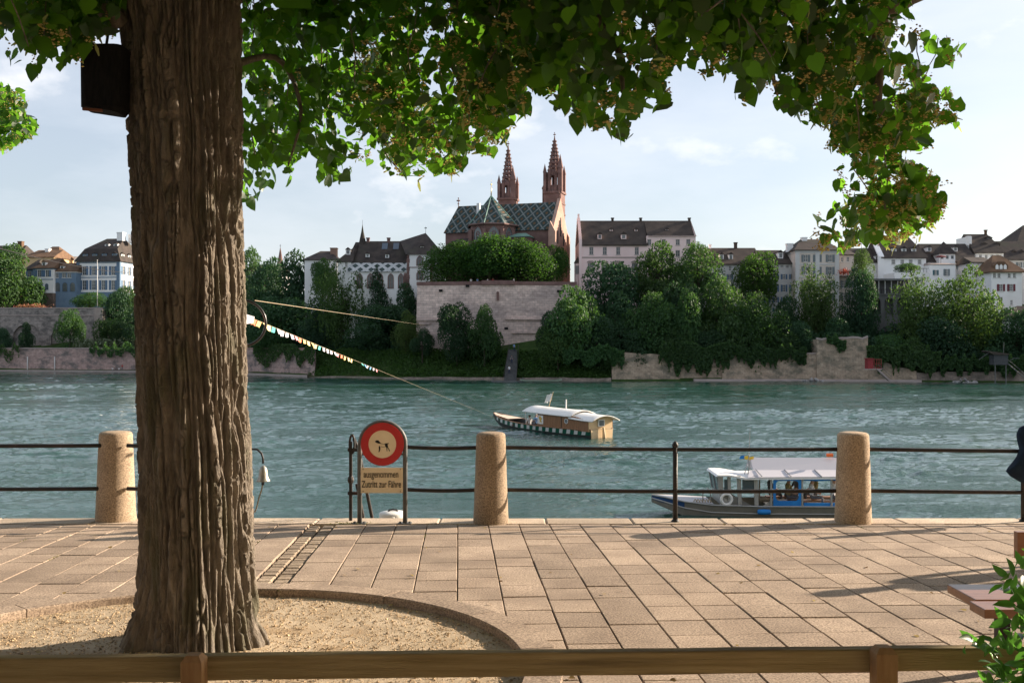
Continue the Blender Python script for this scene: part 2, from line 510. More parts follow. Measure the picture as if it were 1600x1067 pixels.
# ------------------------------------------------------------------ promenade with slabs laid one by one
SL = 0.027                                            # the promenade falls towards the river
def gz(Y): return EYE - 1.6 - SL * Y
GA = math.atan(83 / F)                                # courses run towards the vanishing point left of centre
QY = 10.98                                            # quay edge
PIT = (-1.85, 5.45); PITR = 1.92
def uv2xy(u, v_):
    return (u * math.cos(GA) - v_ * math.sin(GA), u * math.sin(GA) + v_ * math.cos(GA))
BED = pmat('sandy joint bed', (0.10, 0.075, 0.05), (0.19, 0.145, 0.095), 18, 0.95, 0.3, 60, 0.1)
def pavermat(name, a, b_, c):
    m, n_, bs = newmat(name)
    N = n_.nodes.new; K = n_.links.new
    t = N('ShaderNodeTexCoord'); vec = t.outputs['Object']
    big = N('ShaderNodeTexNoise'); big.inputs['Scale'].default_value = 2.3; big.inputs['Detail'].default_value = 6; K(vec, big.inputs['Vector'])
    sp = N('ShaderNodeTexNoise'); sp.inputs['Scale'].default_value = 75; sp.inputs['Detail'].default_value = 3; sp.inputs['Roughness'].default_value = 0.75; K(vec, sp.inputs['Vector'])
    r1 = N('ShaderNodeValToRGB'); r1.color_ramp.elements[0].color = (*a, 1); r1.color_ramp.elements[1].color = (*b_, 1)
    r1.color_ramp.elements[0].position = 0.36; r1.color_ramp.elements[1].position = 0.62; K(big.outputs['Fac'], r1.inputs['Fac'])
    r2 = N('ShaderNodeValToRGB'); r2.color_ramp.elements[0].position = 0.40; r2.color_ramp.elements[1].position = 0.60
    r2.color_ramp.elements[0].color = (0.42, 0.40, 0.38, 1); r2.color_ramp.elements[1].color = (1.22, 1.2, 1.16, 1); K(sp.outputs['Fac'], r2.inputs['Fac'])
    mu = N('ShaderNodeMixRGB'); mu.blend_type = 'MULTIPLY'; mu.inputs['Fac'].default_value = 0.85
    K(r1.outputs['Color'], mu.inputs['Color1']); K(r2.outputs['Color'], mu.inputs['Color2'])
    st = N('ShaderNodeTexNoise'); st.inputs['Scale'].default_value = 1.1; st.inputs['Detail'].default_value = 8; st.inputs['Roughness'].default_value = 0.7; K(vec, st.inputs['Vector'])
    r3 = N('ShaderNodeValToRGB'); r3.color_ramp.elements[0].position = 0.50; r3.color_ramp.elements[1].position = 0.68; r3.color_ramp.elements[1].color = (0.75, 0.75, 0.75, 1); K(st.outputs['Fac'], r3.inputs['Fac'])
    mx = N('ShaderNodeMixRGB'); mx.inputs['Color2'].default_value = (*c, 1); K(r3.outputs['Color'], mx.inputs['Fac']); K(mu.outputs['Color'], mx.inputs['Color1'])
    g = N('ShaderNodeNewGeometry'); oi = N('ShaderNodeObjectInfo')
    ad = N('ShaderNodeMath'); ad.operation = 'ADD'; K(g.outputs['Random Per Island'], ad.inputs[0]); K(oi.outputs['Random'], ad.inputs[1])
    fr = N('ShaderNodeMath'); fr.operation = 'FRACT'; K(ad.outputs[0], fr.inputs[0])
    mr = N('ShaderNodeMapRange'); mr.inputs['To Min'].default_value = 0.78; mr.inputs['To Max'].default_value = 1.16; K(fr.outputs[0], mr.inputs['Value'])
    hs = N('ShaderNodeHueSaturation'); K(mr.outputs[0], hs.inputs['Value']); K(mx.outputs['Color'], hs.inputs['Color']); K(hs.outputs['Color'], bs.inputs['Base Color'])
    bs.inputs['Roughness'].default_value = 0.9; bs.inputs['Specular IOR Level'].default_value = 0.2
    bp = N('ShaderNodeBump'); bp.inputs['Strength'].default_value = 0.55; bp.inputs['Distance'].default_value = 0.004
    K(sp.outputs['Fac'], bp.inputs['Height']); K(bp.outputs['Normal'], bs.inputs['Normal'])
    return m
PAVER = pavermat('weathered concrete slab', (0.33, 0.257, 0.198), (0.42, 0.332, 0.258), (0.225, 0.172, 0.13))
GRAN = pavermat('pale granite', (0.46, 0.375, 0.29), (0.55, 0.455, 0.355), (0.34, 0.275, 0.21))
COB = pavermat('grey cobble', (0.30, 0.235, 0.175), (0.40, 0.32, 0.24), (0.2, 0.155, 0.115))

mb = MB()
mb.box(-90, 90, -60, QY - 0.02, -6, -0.062)
prom = mb.build('promenade', BED, loc=(0, 0, EYE - 1.6), rot=(-math.atan(SL), 0, 0))
tag(prom, 'sunlit slab paved riverside promenade falling gently to the quay edge', None, None, 'structure')

def slab(mb, poly, top=0.0, bot=-0.075, ch=0.005, tilt=0.0):
    """a slab of any convex outline with a chamfered upper edge"""
    c = np.mean(np.array(poly), 0)
    n_ = len(poly)
    tx, ty = random.uniform(-tilt, tilt), random.uniform(-tilt, tilt)
    hz = lambda p: top + (p[0] - c[0]) * tx + (p[1] - c[1]) * ty
    ins = []
    for p in poly:
        d = np.array(c) - np.array(p); d = d / np.linalg.norm(d)
        ins.append((p[0] + d[0] * ch * 1.4, p[1] + d[1] * ch * 1.4))
    vv = [(p[0], p[1], bot) for p in poly] + [(p[0], p[1], hz(p) - ch) for p in poly] + [(p[0], p[1], hz(p)) for p in ins]
    ff = [tuple(range(2 * n_, 3 * n_))]
    for k in range(2):
        for i in range(n_):
            j = (i + 1) % n_
            ff.append((k * n_ + i, k * n_ + j, (k + 1) * n_ + j, (k + 1) * n_ + i))
    mb.add(vv, ff)

def clip_out(poly, c, r):
    """cut the part of a convex outline nearer to c than r, along the tangent"""
    m = np.mean(np.array(poly), 0); d = np.array(m) - np.array(c); l = np.linalg.norm(d); d = d / l
    out = []
    s_ = [((p[0] - c[0]) * d[0] + (p[1] - c[1]) * d[1]) - r for p in poly]
    for i in range(len(poly)):
        j = (i + 1) % len(poly)
        if s_[i] >= 0: out.append(poly[i])
        if s_[i] * s_[j] < 0:
            t_ = s_[i] / (s_[i] - s_[j])
            out.append((poly[i][0] + t_ * (poly[j][0] - poly[i][0]), poly[i][1] + t_ * (poly[j][1] - poly[i][1])))
    return out

def in_view(x, y, m=25):
    if y < 1.5: return False
    return -m < HX + x / y * F < 1600 + m and 583 + 1.6 * F / y < 1067 + m

CW = 0.322
edges = []
u = -1.30
while u < 40: edges.append((u, u + CW)); u += CW
u = -1.58
while u > -40: edges.append((u - CW, u)); u -= CW
VQ = 10.55
pieces = []
for (u0, u1) in edges:
    v1 = VQ + 0.02 - math.tan(GA) * (u0 + u1) / 2 * 1.0
    vq = v1
    while vq > -14:
        ln = random.choice((0.35, 0.37, 0.38, 0.40, 0.37, 0.38, 0.36, 0.39, 0.38, 0.40, 0.37, 0.76)) if vq < v1 else random.uniform(0.12, 0.4)
        g = random.uniform(0.003, 0.0055)
        sl = random.uniform(-0.004, 0.004)
        pts = [uv2xy(u0 + g, vq - ln + g + sl), uv2xy(u1 - g, vq - ln + g - sl), uv2xy(u1 - g, vq - g * 0.5 - sl), uv2xy(u0 + g, vq - g * 0.5 + sl)]
        vq -= ln
        cm = np.mean(np.array(pts), 0)
        dist = math.hypot(cm[0] - PIT[0], cm[1] - PIT[1])
        if dist < PITR + 0.75:
            pts = clip_out(pts, PIT, PITR + 0.11)
            if len(pts) < 3: continue
            a_ = np.array(pts); ar = 0.5 * abs(np.dot(a_[:, 0], np.roll(a_[:, 1], 1)) - np.dot(a_[:, 1], np.roll(a_[:, 0], 1)))
            if ar < 0.004: continue
            cm = a_.mean(0)
        if abs(cm[0]) > 25: continue
        pieces.append((in_view(cm[0], cm[1]), -cm[1], pts))
pieces.sort(key=lambda q: (not q[0], -q[1]))
rest = MB()
nown = 0
for vis, ny, pts in pieces:
    top = random.uniform(-0.003, 0.003)
    if vis and nown < 300:
        m1 = MB(); slab(m1, pts, top, tilt=0.006); m1.build('paver', PAVER, prom, fix=False); nown += 1
    else:
        slab(rest, pts, top, tilt=0.006)
tag(rest.build('paver_field', PAVER, prom, fix=False), kind='stuff')
# gutter of small cobbles, two rows
vq = VQ + 0.04
cob_rest = MB()
nco = 0
while vq > 1.0:
    ln = random.uniform(0.10, 0.13)
    for k, (a_, b_) in enumerate(((-1.575, -1.445), (-1.435, -1.305))):
        o_ = random.uniform(-0.008, 0.008) + (0.05 if k else 0)
        pts = [uv2xy(a_ + random.uniform(0.004, 0.012), vq - ln + 0.012 + o_), uv2xy(b_ - random.uniform(0.004, 0.012), vq - ln + 0.012 + o_), uv2xy(b_ - 0.006, vq + o_), uv2xy(a_ + 0.006, vq + o_)]
        cm = np.mean(np.array(pts), 0)
        if math.hypot(cm[0] - PIT[0], cm[1] - PIT[1]) < PITR + 0.2: continue
        if in_view(cm[0], cm[1]):
            m1 = MB(); slab(m1, pts, random.uniform(-0.012, -0.004), ch=0.009); m1.build('cobble', COB, prom, fix=False)
        else:
            slab(cob_rest, pts, -0.012, ch=0.012)
    vq -= ln
tag(cob_rest.build('cobble_gutter', COB, prom, fix=False), kind='stuff')
# coping stones along the quay edge
x = -30.0
while x < 30:
    ln = random.uniform(0.9, 1.4)
    m1 = MB()
    g = 0.004
    slab(m1, [(x + g, VQ + 0.035), (x + ln - g, VQ + 0.035), (x + ln - g, QY + random.uniform(0, .01)), (x + g, QY + random.uniform(0, .01))], 0.004 + random.uniform(-.002, .002), -0.28, 0.012)
    m1.build('coping_stone', GRAN, prom, fix=False)
    x += ln
# quay wall below the edge
QW = stonewall('quay masonry', (0.30, 0.26, 0.21), (0.24, 0.20, 0.17), (0.14, 0.12, 0.1), 1.1, 0.5, (0.09, 0.1, 0.07))
mb = MB(); mb.box(-90, 90, QY - 0.35, QY - 0.06, -2, gz(QY) - 0.30)
tag(mb.build('quay_wall', QW), 'stone quay wall below the promenade edge', None, None, 'structure')

# tree pit: curved kerb stones round a gravel bed
kerb = empty('tree_pit_kerb', (0, 0, EYE - 1.6), label='curved kerb of concrete stones round the gravel bed of the big tree', kind='structure')
kerb.rotation_euler = (-math.atan(SL), 0, 0)
nseg = 14
for k in range(nseg):
    a0 = 2 * math.pi * (k + 0.37) / nseg; a1 = 2 * math.pi * (k + 1.37) / nseg
    mm = 9
    ri, ro = PITR, PITR + 0.21
    gi = 0.004
    prof_ = [(ri, -0.12), (ri, -0.006), (ri + 0.008, 0.006), (ro - 0.008, 0.006), (ro, -0.004), (ro, -0.12)]
    vv = []
    for i in range(mm):
        a_ = a0 + gi / 2 + (a1 - a0 - gi) * i / (mm - 1)
        for r_, z_ in prof_: vv.append((PIT[0] + r_ * math.cos(a_), PIT[1] + r_ * math.sin(a_), z_))
    q = len(prof_)
    ff = [(i * q + j, i * q + j + 1, (i + 1) * q + j + 1, (i + 1) * q + j) for i in range(mm - 1) for j in range(q - 1)]
    ff += [tuple(range(q)), tuple(range((mm - 1) * q, mm * q))]
    m1 = MB(); m1.add(vv, ff); m1.build('kerb_stone', PAVER, kerb)
GRAV = pmat('sandy gravel', (0.38, 0.30, 0.205), (0.52, 0.42, 0.30), 9, 0.95, 0.5, 130, 0.1, c3=(0.36, 0.27, 0.175))
th = np.linspace(0, 2 * math.pi, 97)[:-1]
vv = [(PIT[0], PIT[1], -0.05)]
ff = []
rings = 26
rn = np.random.RandomState(3)
for i in range(1, rings + 1):
    for t_ in th:
        r_ = (PITR + 0.06) * i / rings
        x_, y_ = PIT[0] + r_ * math.cos(t_), PIT[1] + r_ * math.sin(t_)
        dtr = math.hypot(x_ + 1.92, y_ - 6.05)
        vv.append((x_, y_, -0.052 + 0.05 * math.exp(-(dtr / 0.55) ** 2) + rn.uniform(-0.005, 0.005)))
for k in range(96): ff.append((0, 1 + k, 1 + (k + 1) % 96))
for i in range(rings - 1):
    for k in range(96):
        a_ = 1 + i * 96
        ff.append((a_ + k, a_ + 96 + k, a_ + 96 + (k + 1) % 96, a_ + (k + 1) % 96))
mb = MB(); mb.add(vv, ff)
bed = mb.build('gravel_bed', GRAV, loc=(0, 0, EYE - 1.6), rot=(-math.atan(SL), 0, 0), smooth=True)
tag(bed, 'sandy gravel bed inside the round kerb', None, None, 'structure')
PEB = pmat('pebbles', (0.42, 0.31, 0.19), None, island=0.55, rough=0.85)
npb = 16000
rr = np.sqrt(rn.uniform(0, 1, npb)) * (PITR - 0.01); aa = rn.uniform(0, 2 * math.pi, npb)
cx = PIT[0] + rr * np.cos(aa); cy = PIT[1] + rr * np.sin(aa)
keep = (cy > 4.6); cx, cy = cx[keep], cy[keep]; npb = len(cx)
dtr = np.hypot(cx + 1.92, cy - 6.05)
cz = -0.047 + 0.05 * np.exp(-(dtr / 0.55) ** 2)
sz = rn.uniform(0.0025, 0.0085, npb) * np.where(rn.uniform(0, 1, npb) > 0.93, 1.7, 1)
octa = np.array([(1, 0, 0), (0, 1, 0), (-1, 0, 0), (0, -1, 0), (0, 0, 0.7), (0, 0, -0.6)])
of = np.array([(0, 1, 4), (1, 2, 4), (2, 3, 4), (3, 0, 4), (1, 0, 5), (2, 1, 5), (3, 2, 5), (0, 3, 5)])
ra = rn.uniform(0, 6.28, npb)
vx = octa[None] * sz[:, None, None] * rn.uniform(0.6, 1.3, (npb, 6, 3))
c_, s_ = np.cos(ra)[:, None], np.sin(ra)[:, None]
V = np.stack([cx[:, None] + vx[:, :, 0] * c_ - vx[:, :, 1] * s_, cy[:, None] + vx[:, :, 0] * s_ + vx[:, :, 1] * c_, cz[:, None] + vx[:, :, 2]], -1).reshape(-1, 3)
FT = (of[None] + 6 * np.arange(npb)[:, None, None]).reshape(-1, 3)
peb = link('gravel', np_mesh('gravel', V, FT, PEB), None, (0, 0, EYE - 1.6), (-math.atan(SL), 0, 0))
tag(peb, 'loose ochre pebbles and grit scattered round the tree trunk', 'gravel', None, 'stuff')
# ------------------------------------------------------------------ promenade furniture
IRON = pmat('painted iron', (0.018, 0.017, 0.017), (0.055, 0.03, 0.022), 9, 0.55, 0.25, 60, 0.4, contrast=(0.45, 0.75))
GREYP = pmat('grey steel paint', (0.085, 0.088, 0.09), (0.13, 0.13, 0.125), 14, 0.5, 0.1, 50, 0.4)
BOLG = pavermat('bollard granite', (0.36, 0.275, 0.195), (0.45, 0.35, 0.255), (0.2, 0.155, 0.11))

def bollard(px, Y, rt, rb, h, label):
    m1 = MB()
    prof_ = [(rb * 1.0, -0.1), (rb * 1.0, 0.02)]
    for i in range(1, 9): prof_.append((rb + (rt - rb) * (i / 9) ** 0.9, h * i / 9))
    prof_ += [(rt, h - 0.03), (rt - 0.008, h - 0.012), (rt - 0.025, h - 0.001), (rt * 0.6, h + 0.006), (0.01, h + 0.010)]
    m1.lathe(prof_, 40)
    rs = random.Random(px)
    m1.v = [(x + rs.uniform(-.0012, .0012), y + rs.uniform(-.0012, .0012), z) for x, y, z in m1.v]
    o = m1.build('stone_bollard', BOLG, None, (PX(px, Y), Y, gz(Y) - 0.002), (0, 0, px * 0.3), smooth=True)
    return tag(o, label, 'bollard', 'stone bollards carrying the quay railing')
BO = [(181, 11.02 - 0.17, 0.172, 0.212), (767, 10.88 - 0.2, 0.155, 0.190), (1333, 10.9 - 0.2, 0.163, 0.193)]
BL = ['tapered granite bollard beside the big tree trunk', 'tapered granite bollard beside the round dog prohibition sign', 'tapered granite bollard in front of the passenger boat with blue curtains']
for (px, Y, rt, rb), lb in zip(BO, BL): bollard(px, Y, rt, rb, 0.965, lb)
RY = 10.72
def rz_(py): return PZ(py, RY)
def railing(px0, px1, posts, label, tops=(699, 765), s0=0.0, s1=0.0):
    x0, x1 = PX(px0, RY) + s0, PX(px1, RY) + s1
    root = empty('iron_railing', (x0, RY, gz(RY)), 0, label, 'railing', 'iron railing along the quay')
    for ya, yb in ((tops[0] - (800 - px0) * 0.005, tops[0] - (800 - px1) * 0.005), (tops[1] - (800 - px0) * 0.003, tops[1] - (800 - px1) * 0.003)):
        m1 = MB()
        n_ = 8
        m1.tube([(0 + (x1 - x0) * i / n_, 0, rz_(ya + (yb - ya) * i / n_) - gz(RY) - 0.012 * math.sin(math.pi * i / n_)) for i in range(n_ + 1)], 0.0215, 8)
        m1.build('rail', IRON, root, smooth=True)
    for p in posts:
        m1 = MB()
        xx = PX(p, RY) - x0
        m1.cyl((xx, 0.0, -0.02), (xx, 0.0, 0.80), 0.026, 0.026, 10)
        m1.lathe([(0.026, 0.80), (0.034, 0.815), (0.034, 0.835), (0.020, 0.86), (0.005, 0.872)], 10, (xx, 0, 0))
        m1.lathe([(0.045, -0.01), (0.045, 0.012), (0.03, 0.03), (0.026, 0.031)], 10, (xx, 0, 0))
        m1.build('post', IRON, root, smooth=True)
    return root
railing(-330, 181, [], 'rusty iron railing leading to the bollard beside the big tree', s1=-0.12)
railing(181, 388, [388], 'short iron railing half hidden behind the big tree trunk', s0=0.12)
railing(634, 767, [], 'short iron railing between the dog sign and a granite bollard', s1=-0.1, s0=-0.005)
railing(767, 1333, [1055], 'iron railing with one slim post between two granite bollards', s0=0.1, s1=-0.1)
railing(1333, 1960, [1599], 'iron railing beside the bollard with a dark jacket on its post', s0=0.1)

# gate post with flat looped head and stair handrails going down to the ferry landing
gp = empty('gate_post', (PX(548, 10.8), 10.8, gz(10.8)), 0, 'slim dark iron gate post with looped head left of the dog sign', 'post')
m1 = MB(); m1.box(-0.016, 0.016, -0.016, 0.016, -0.02, 0.86)
m1.lathe([(0.017, 0.40), (0.03, 0.42), (0.036, 0.445), (0.03, 0.47), (0.017, 0.49)], 10)
m1.build('upright', IRON, gp)
m1 = MB(); m1.tube([(0.014 + 0.026 * math.cos(t_ * math.pi / 8), 0, 0.83 + 0.10 * math.sin(t_ * math.pi / 8)) for t_ in range(16)], 0.013, 6, closed=True)
m1.build('loop', IRON, gp, smooth=True)
for zz in (0.77, 0.30):
    m1 = MB(); m1.box(-0.03, 0.085, -0.02, 0.02, zz - 0.017, zz + 0.017); m1.build('hinge', IRON, gp)
hr = empty('stair_handrail', (PX(556, 10.9), 10.9, gz(10.9)), 0, 'dark handrail dropping from the gate post to the ferry landing', 'handrail')
m1 = MB(); m1.tube([(-0.02, 0, 0.88), (0.02, 0.08, 0.74), (0.13, 0.35, -0.05), (0.55, 1.6, -1.7)], 0.02, 8); m1.build('rail', IRON, hr, smooth=True)
m1 = MB(); m1.tube([(0.0, 0.05, 0.38), (0.04, 0.15, 0.1), (0.1, 0.35, -0.4), (0.5, 1.6, -2.1)], 0.017, 8); m1.build('rail', IRON, hr, smooth=True)
m1 = MB(); m1.cyl((0.13, 0.36, -4.6), (0.13, 0.36, -0.05), 0.02); m1.build('post', IRON, hr, smooth=True)

# round prohibition sign
SY = 10.62
k = SY / F
sgn = empty('prohibition_sign', (PX(598, SY), SY, gz(SY)), 0, 'round red ringed no dogs sign over a cream plate in an arched steel frame', 'sign')
bz = 820
pz = lambda py: (bz - py) * k
ax = lambda px: (px - 598) * k
path = [(ax(562), 0, -0.03), (ax(562), 0, pz(700))]
cz_, rad = pz(698), (633 - 562) / 2 * k
path += [(rad * math.cos(math.pi - t_ * math.pi / 16), 0, cz_ + rad * 1.02 * math.sin(t_ * math.pi / 16)) for t_ in range(1, 16)]
path += [(ax(633), 0, pz(700)), (ax(633), 0, -0.03)]
m1 = MB(); m1.tube(path, 0.0255, 10); m1.build('frame', GREYP, sgn, smooth=True)
for xx in (ax(562), ax(633)):
    m1 = MB(); m1.box(xx - 0.07, xx + 0.07, -0.05, 0.05, -0.02, 0.008)
    for q in (-0.05, 0.05): m1.cyl((xx + q, -0.02, 0.0), (xx + q, -0.02, 0.025), 0.012, 0.012, 6)
    m1.build('foot_plate', GREYP, sgn)
for zz in (pz(712), pz(735), pz(769)):
    m1 = MB(); m1.box(ax(562), ax(633), 0.006, 0.02, zz - 0.012, zz + 0.012); m1.build('cross_bar', GREYP, sgn)
REDS = pmat('sign red', (0.56, 0.022, 0.025), (0.46, 0.02, 0.02), 12, 0.4, 0, spec=0.5)
CREAM = pmat('sign cream', (0.88, 0.74, 0.52), (0.82, 0.67, 0.46), 7, 0.5, 0, spec=0.4, c3=(0.74, 0.58, 0.38))
BLK = pmat('sign black', (0.012, 0.012, 0.012), None, rough=0.5)
def circ(r, n=48, cx=0, cz=0): return [(cx + r * math.cos(2 * math.pi * i / n), cz + r * math.sin(2 * math.pi * i / n)) for i in range(n)]
dz = pz(696)
m1 = MB(); m1.prism(circ(0.226, 48, 0, dz), -0.030, -0.026)
disc = m1.build('disc', CREAM, sgn)
m1 = MB(); m1.ring(circ(0.2285, 48, 0, dz), circ(0.148, 48, 0, dz), -0.034, -0.0245); m1.build('ring', REDS, disc)
def zoompoly(pts):  # points of the enlarged view, in its own pixels
    return [(ax(530 + p[0] * 0.1686), pz(650 + p[1] * 0.1686)) for p in pts]
dog = [[(334, 246), (350, 236), (366, 236), (374, 246), (386, 258), (384, 266), (368, 266), (354, 262), (342, 256)],
       [(374, 286), (384, 296), (385, 318), (378, 342), (368, 346), (372, 322), (370, 300)],
       [(424, 266), (440, 264), (462, 262), (464, 267), (452, 272), (456, 300), (446, 306), (432, 298)],
       [(448, 300), (458, 304), (472, 326), (472, 338), (466, 336), (462, 322)],
       [(440, 300), (450, 306), (448, 322), (450, 336), (444, 336), (442, 320)],
       [(384, 262), (400, 266), (426, 270), (426, 273), (400, 270), (384, 268)], [(388, 292), (410, 298), (428, 294), (428, 297), (410, 301), (388, 295)]]
m1 = MB()
for q in dog: m1.prism(zoompoly(q), -0.0325, -0.029)
m1.build('dog_picture', BLK, disc)
m1 = MB(); m1.box(ax(564.5), ax(630), -0.029, -0.025, pz(772), pz(732.5)); plate = m1.build('text_plate', CREAM, sgn)
for a_ in (568, 626):
    for b_ in (735, 769.5):
        m1 = MB(); m1.cyl((ax(a_), -0.034, pz(b_)), (ax(a_), -0.028, pz(b_)), 0.006, 0.006, 8); m1.build('screw', GREYP, plate)
def lettering(text, width, loc, parent, mat, bold=0.0):
    cu = bpy.data.curves.new('lettering', 'FONT'); cu.body = text; cu.align_x = 'CENTER'; cu.size = 0.1; cu.extrude = 0.001; cu.offset = bold
    tmp = bpy.data.objects.new('tmp', cu); COL.objects.link(tmp)
    bpy.context.view_layer.update()
    me = bpy.data.meshes.new_from_object(tmp.evaluated_get(bpy.context.evaluated_depsgraph_get()))
    bpy.data.objects.remove(tmp)
    xs = [v_.co.x for v_ in me.vertices]
    sc = width / (max(xs) - min(xs))
    me.materials.clear(); me.materials.append(mat)
    o = link('lettering', me, parent, loc, (R(90), 0, 0), (sc, 1, 1))
    return o
lettering('ausgenommen', 54 * k, (ax(596), -0.0305, pz(747.5)), plate, BLK, 0.0010)
lettering('Zutritt zur Fähre', 61.5 * k, (ax(596.5), -0.0305, pz(763)), plate, BLK, 0.0010)

# brass ferry bell on a gooseneck behind the tree
BY = 10.45
kb = BY / F
bell = empty('ferry_bell', (PX(388, BY), BY, gz(BY)), 0, 'small grey ferry bell with rope hanging from a gooseneck arm', 'bell')
bx = lambda px: (px - 388) * kb
bzz = lambda py: PZ(py, BY) - gz(BY)
m1 = MB(); m1.tube([(bx(385), 0, -0.03), (bx(385), 0, bzz(715)), (bx(387), 0, bzz(706)), (bx(393), 0, bzz(701.5)), (bx(402), 0, bzz(702)), (bx(408.5), 0, bzz(708)), (bx(411), 0, bzz(716)), (bx(411), 0, bzz(724))], 0.011, 8); m1.build('arm', IRON, bell, smooth=True)
BELLM = pmat('bell metal', (0.42, 0.40, 0.36), (0.30, 0.28, 0.24), 20, 0.42, 0.1, 60, 0.5, metal=0.55)
m1 = MB(); m1.lathe([(0.012, 0.0), (0.02, -0.012), (0.03, -0.02), (0.042, -0.05), (0.048, -0.1), (0.056, -0.13), (0.070, -0.155), (0.073, -0.165), (0.062, -0.166), (0.03, -0.10), (0.01, -0.05)], 22, (bx(411.5), 0, bzz(727))); m1.build('bell_body', BELLM, bell, smooth=True)
m1 = MB(); m1.cyl((bx(411.5), 0, bzz(750)), (bx(410.5), 0, bzz(757)), 0.012, 0.017, 8); m1.build('clapper', IRON, bell, smooth=True)
ROPE = pmat('pale rope', (0.42, 0.35, 0.25), (0.30, 0.24, 0.165), 60, 0.9, 0.3, 200)
m1 = MB(); m1.tube([(bx(410.5), 0, bzz(757)), (bx(409), 0, bzz(764)), (bx(404.5), 0, bzz(778)), (bx(401), 0, bzz(793)), (bx(398), 0.0, bzz(800))], 0.0075, 6); m1.build('bell_rope', ROPE, bell, smooth=True)

# white capped mooring pile standing in the river just off the quay
WHITE = pmat('white paint', (0.78, 0.77, 0.74), (0.68, 0.67, 0.63), 8, 0.5, 0.1, 40)
pile = empty('mooring_pile', (PX(614, 12.4), 12.4, 0), 0, 'white round cap of a mooring pile peeping over the quay behind the sign', 'pile')
zt = PZ(800, 12.4)
m1 = MB(); m1.lathe([(0.13, -1.5), (0.13, zt - 0.1)], 20); m1.build('shaft', GREYP, pile, smooth=True)
m1 = MB(); m1.lathe([(0.165, zt - 0.13), (0.172, zt - 0.11), (0.172, zt - 0.015), (0.16, zt), (0.06, zt + 0.012), (0.01, zt + 0.014)], 28); m1.build('cap', WHITE, pile, smooth=True)
m1 = MB(); m1.tube([(-0.06, 0, zt + 0.005), (-0.045, 0, zt + 0.028), (0, 0, zt + 0.034), (0.045, 0, zt + 0.028), (0.06, 0, zt + 0.005)], 0.012, 6); m1.build('handle', IRON, pile, smooth=True)
m1 = MB(); m1.cyl((0.02, -0.17, zt - 0.12), (0.02, -0.17, zt - 0.03), 0.02, 0.02, 10); m1.build('lug', WHITE, pile)

# low timber fence in the foreground
WOOD = pmat('weathered timber', (0.29, 0.215, 0.10), (0.42, 0.325, 0.17), 5, 0.8, 0.5, 25, 0.2, stretch=(0.45, 7, 11), c3=(0.17, 0.125, 0.065))
FY = 3.5
fence = empty('timber_fence', (0, FY, gz(FY)), 0, 'low timber fence of long planks on short posts across the foreground', 'fence')
def plank(px0, px1, t0, t1, b0, b1, yoff=0.0):
    m1 = MB()
    n_ = 14
    rs = random.Random(px0)
    vv = []
    for i in range(n_ + 1):
        s_ = i / n_
        x_ = PX(px0 + (px1 - px0) * s_, FY)
        zt_ = PZ(t0 + (t1 - t0) * s_, FY) - gz(FY) + rs.uniform(-.001, .001); zb_ = PZ(b0 + (b1 - b0) * s_, FY) - gz(FY) + rs.uniform(-.001, .001)
        c = 0.004
        for (y_, z_) in ((c, zb_), (0, zb_ + c), (0, zt_ - c), (c, zt_), (0.045 - c, zt_), (0.045, zt_ - c), (0.045, zb_ + c), (0.045 - c, zb_)):
            vv.append((x_, y_ + yoff, z_))
    ff = [(i * 8 + j, (i + 1) * 8 + j, (i + 1) * 8 + (j + 1) % 8, i * 8 + (j + 1) % 8) for i in range(n_) for j in range(8)]
    ff += [tuple(range(8)), tuple(range(n_ * 8, n_ * 8 + 8))]
    m1.add(vv, ff)
    return m1.build('plank', WOOD, fence)
plank(-420, 306, 1031, 1026, 1070, 1066)
plank(309, 1372, 1025, 1014.5, 1064, 1050, 0.004)
plank(1376, 2000, 1013.5, 1008, 1049, 1042)
for px_, ty in ((309, 1019.5), (1374, 1007)):
    m1 = MB(); x_ = PX(px_, FY); zt_ = PZ(ty, FY) - gz(FY)
    m1.box(x_ - 0.036, x_ + 0.036, -0.075, -0.004, -0.05, zt_ - 0.012)
    m1.add([(x_ - 0.036, -0.075, zt_ - 0.012), (x_ + 0.036, -0.075, zt_ - 0.012), (x_ + 0.036, -0.004, zt_ - 0.012), (x_ - 0.036, -0.004, zt_ - 0.012), (x_ - 0.022, -0.06, zt_ + 0.008), (x_ + 0.022, -0.06, zt_ + 0.008), (x_ + 0.022, -0.018, zt_ + 0.008), (x_ - 0.022, -0.018, zt_ + 0.008)],
           [(0, 1, 5, 4), (1, 2, 6, 5), (2, 3, 7, 6), (3, 0, 4, 7), (4, 5, 6, 7)])
    m1.build('post', pmat('fence post timber', (0.30, 0.17, 0.08), (0.38, 0.23, 0.11), 6, 0.75, 0.3, 30, stretch=(8, 8, 1)), fence)

# bench at the right edge
BW = pmat('red brown bench wood', (0.22, 0.10, 0.055), (0.30, 0.145, 0.08), 4, 0.3, 0.05, 40, 0.55, stretch=(1, 9, 9))
hb = 0.45
def ybench(py): return (1.6 - hb) / ((py - 583) / F)
Ya, Yb_, Yc, Yd = ybench(915), ybench(936.5), ybench(938.5), ybench(950.5)
bench = empty('wooden_bench', (2.36, Yc, gz(Yc)), 0, 'red brown wooden bench of two planks beside the leafy shrub', 'bench')
for (y0, y1) in ((Yb_, Ya), (Yd, Yc)):
    m1 = MB(); xl = PX(1480, Ya) if y1 == Ya else PX(1514.5, Yc)
    m1.prism([(xl - 2.36, y0 - Yc), (xl + 2.2 - 2.36, y0 - Yc), (xl + 2.2 - 2.36, y1 - Yc), (xl - 2.36, y1 - Yc)], hb - 0.045, hb, 'z')
    o = m1.build('seat_plank', BW, bench)
    md = o.modifiers.new('b', 'BEVEL'); md.width = 0.004; md.segments = 2
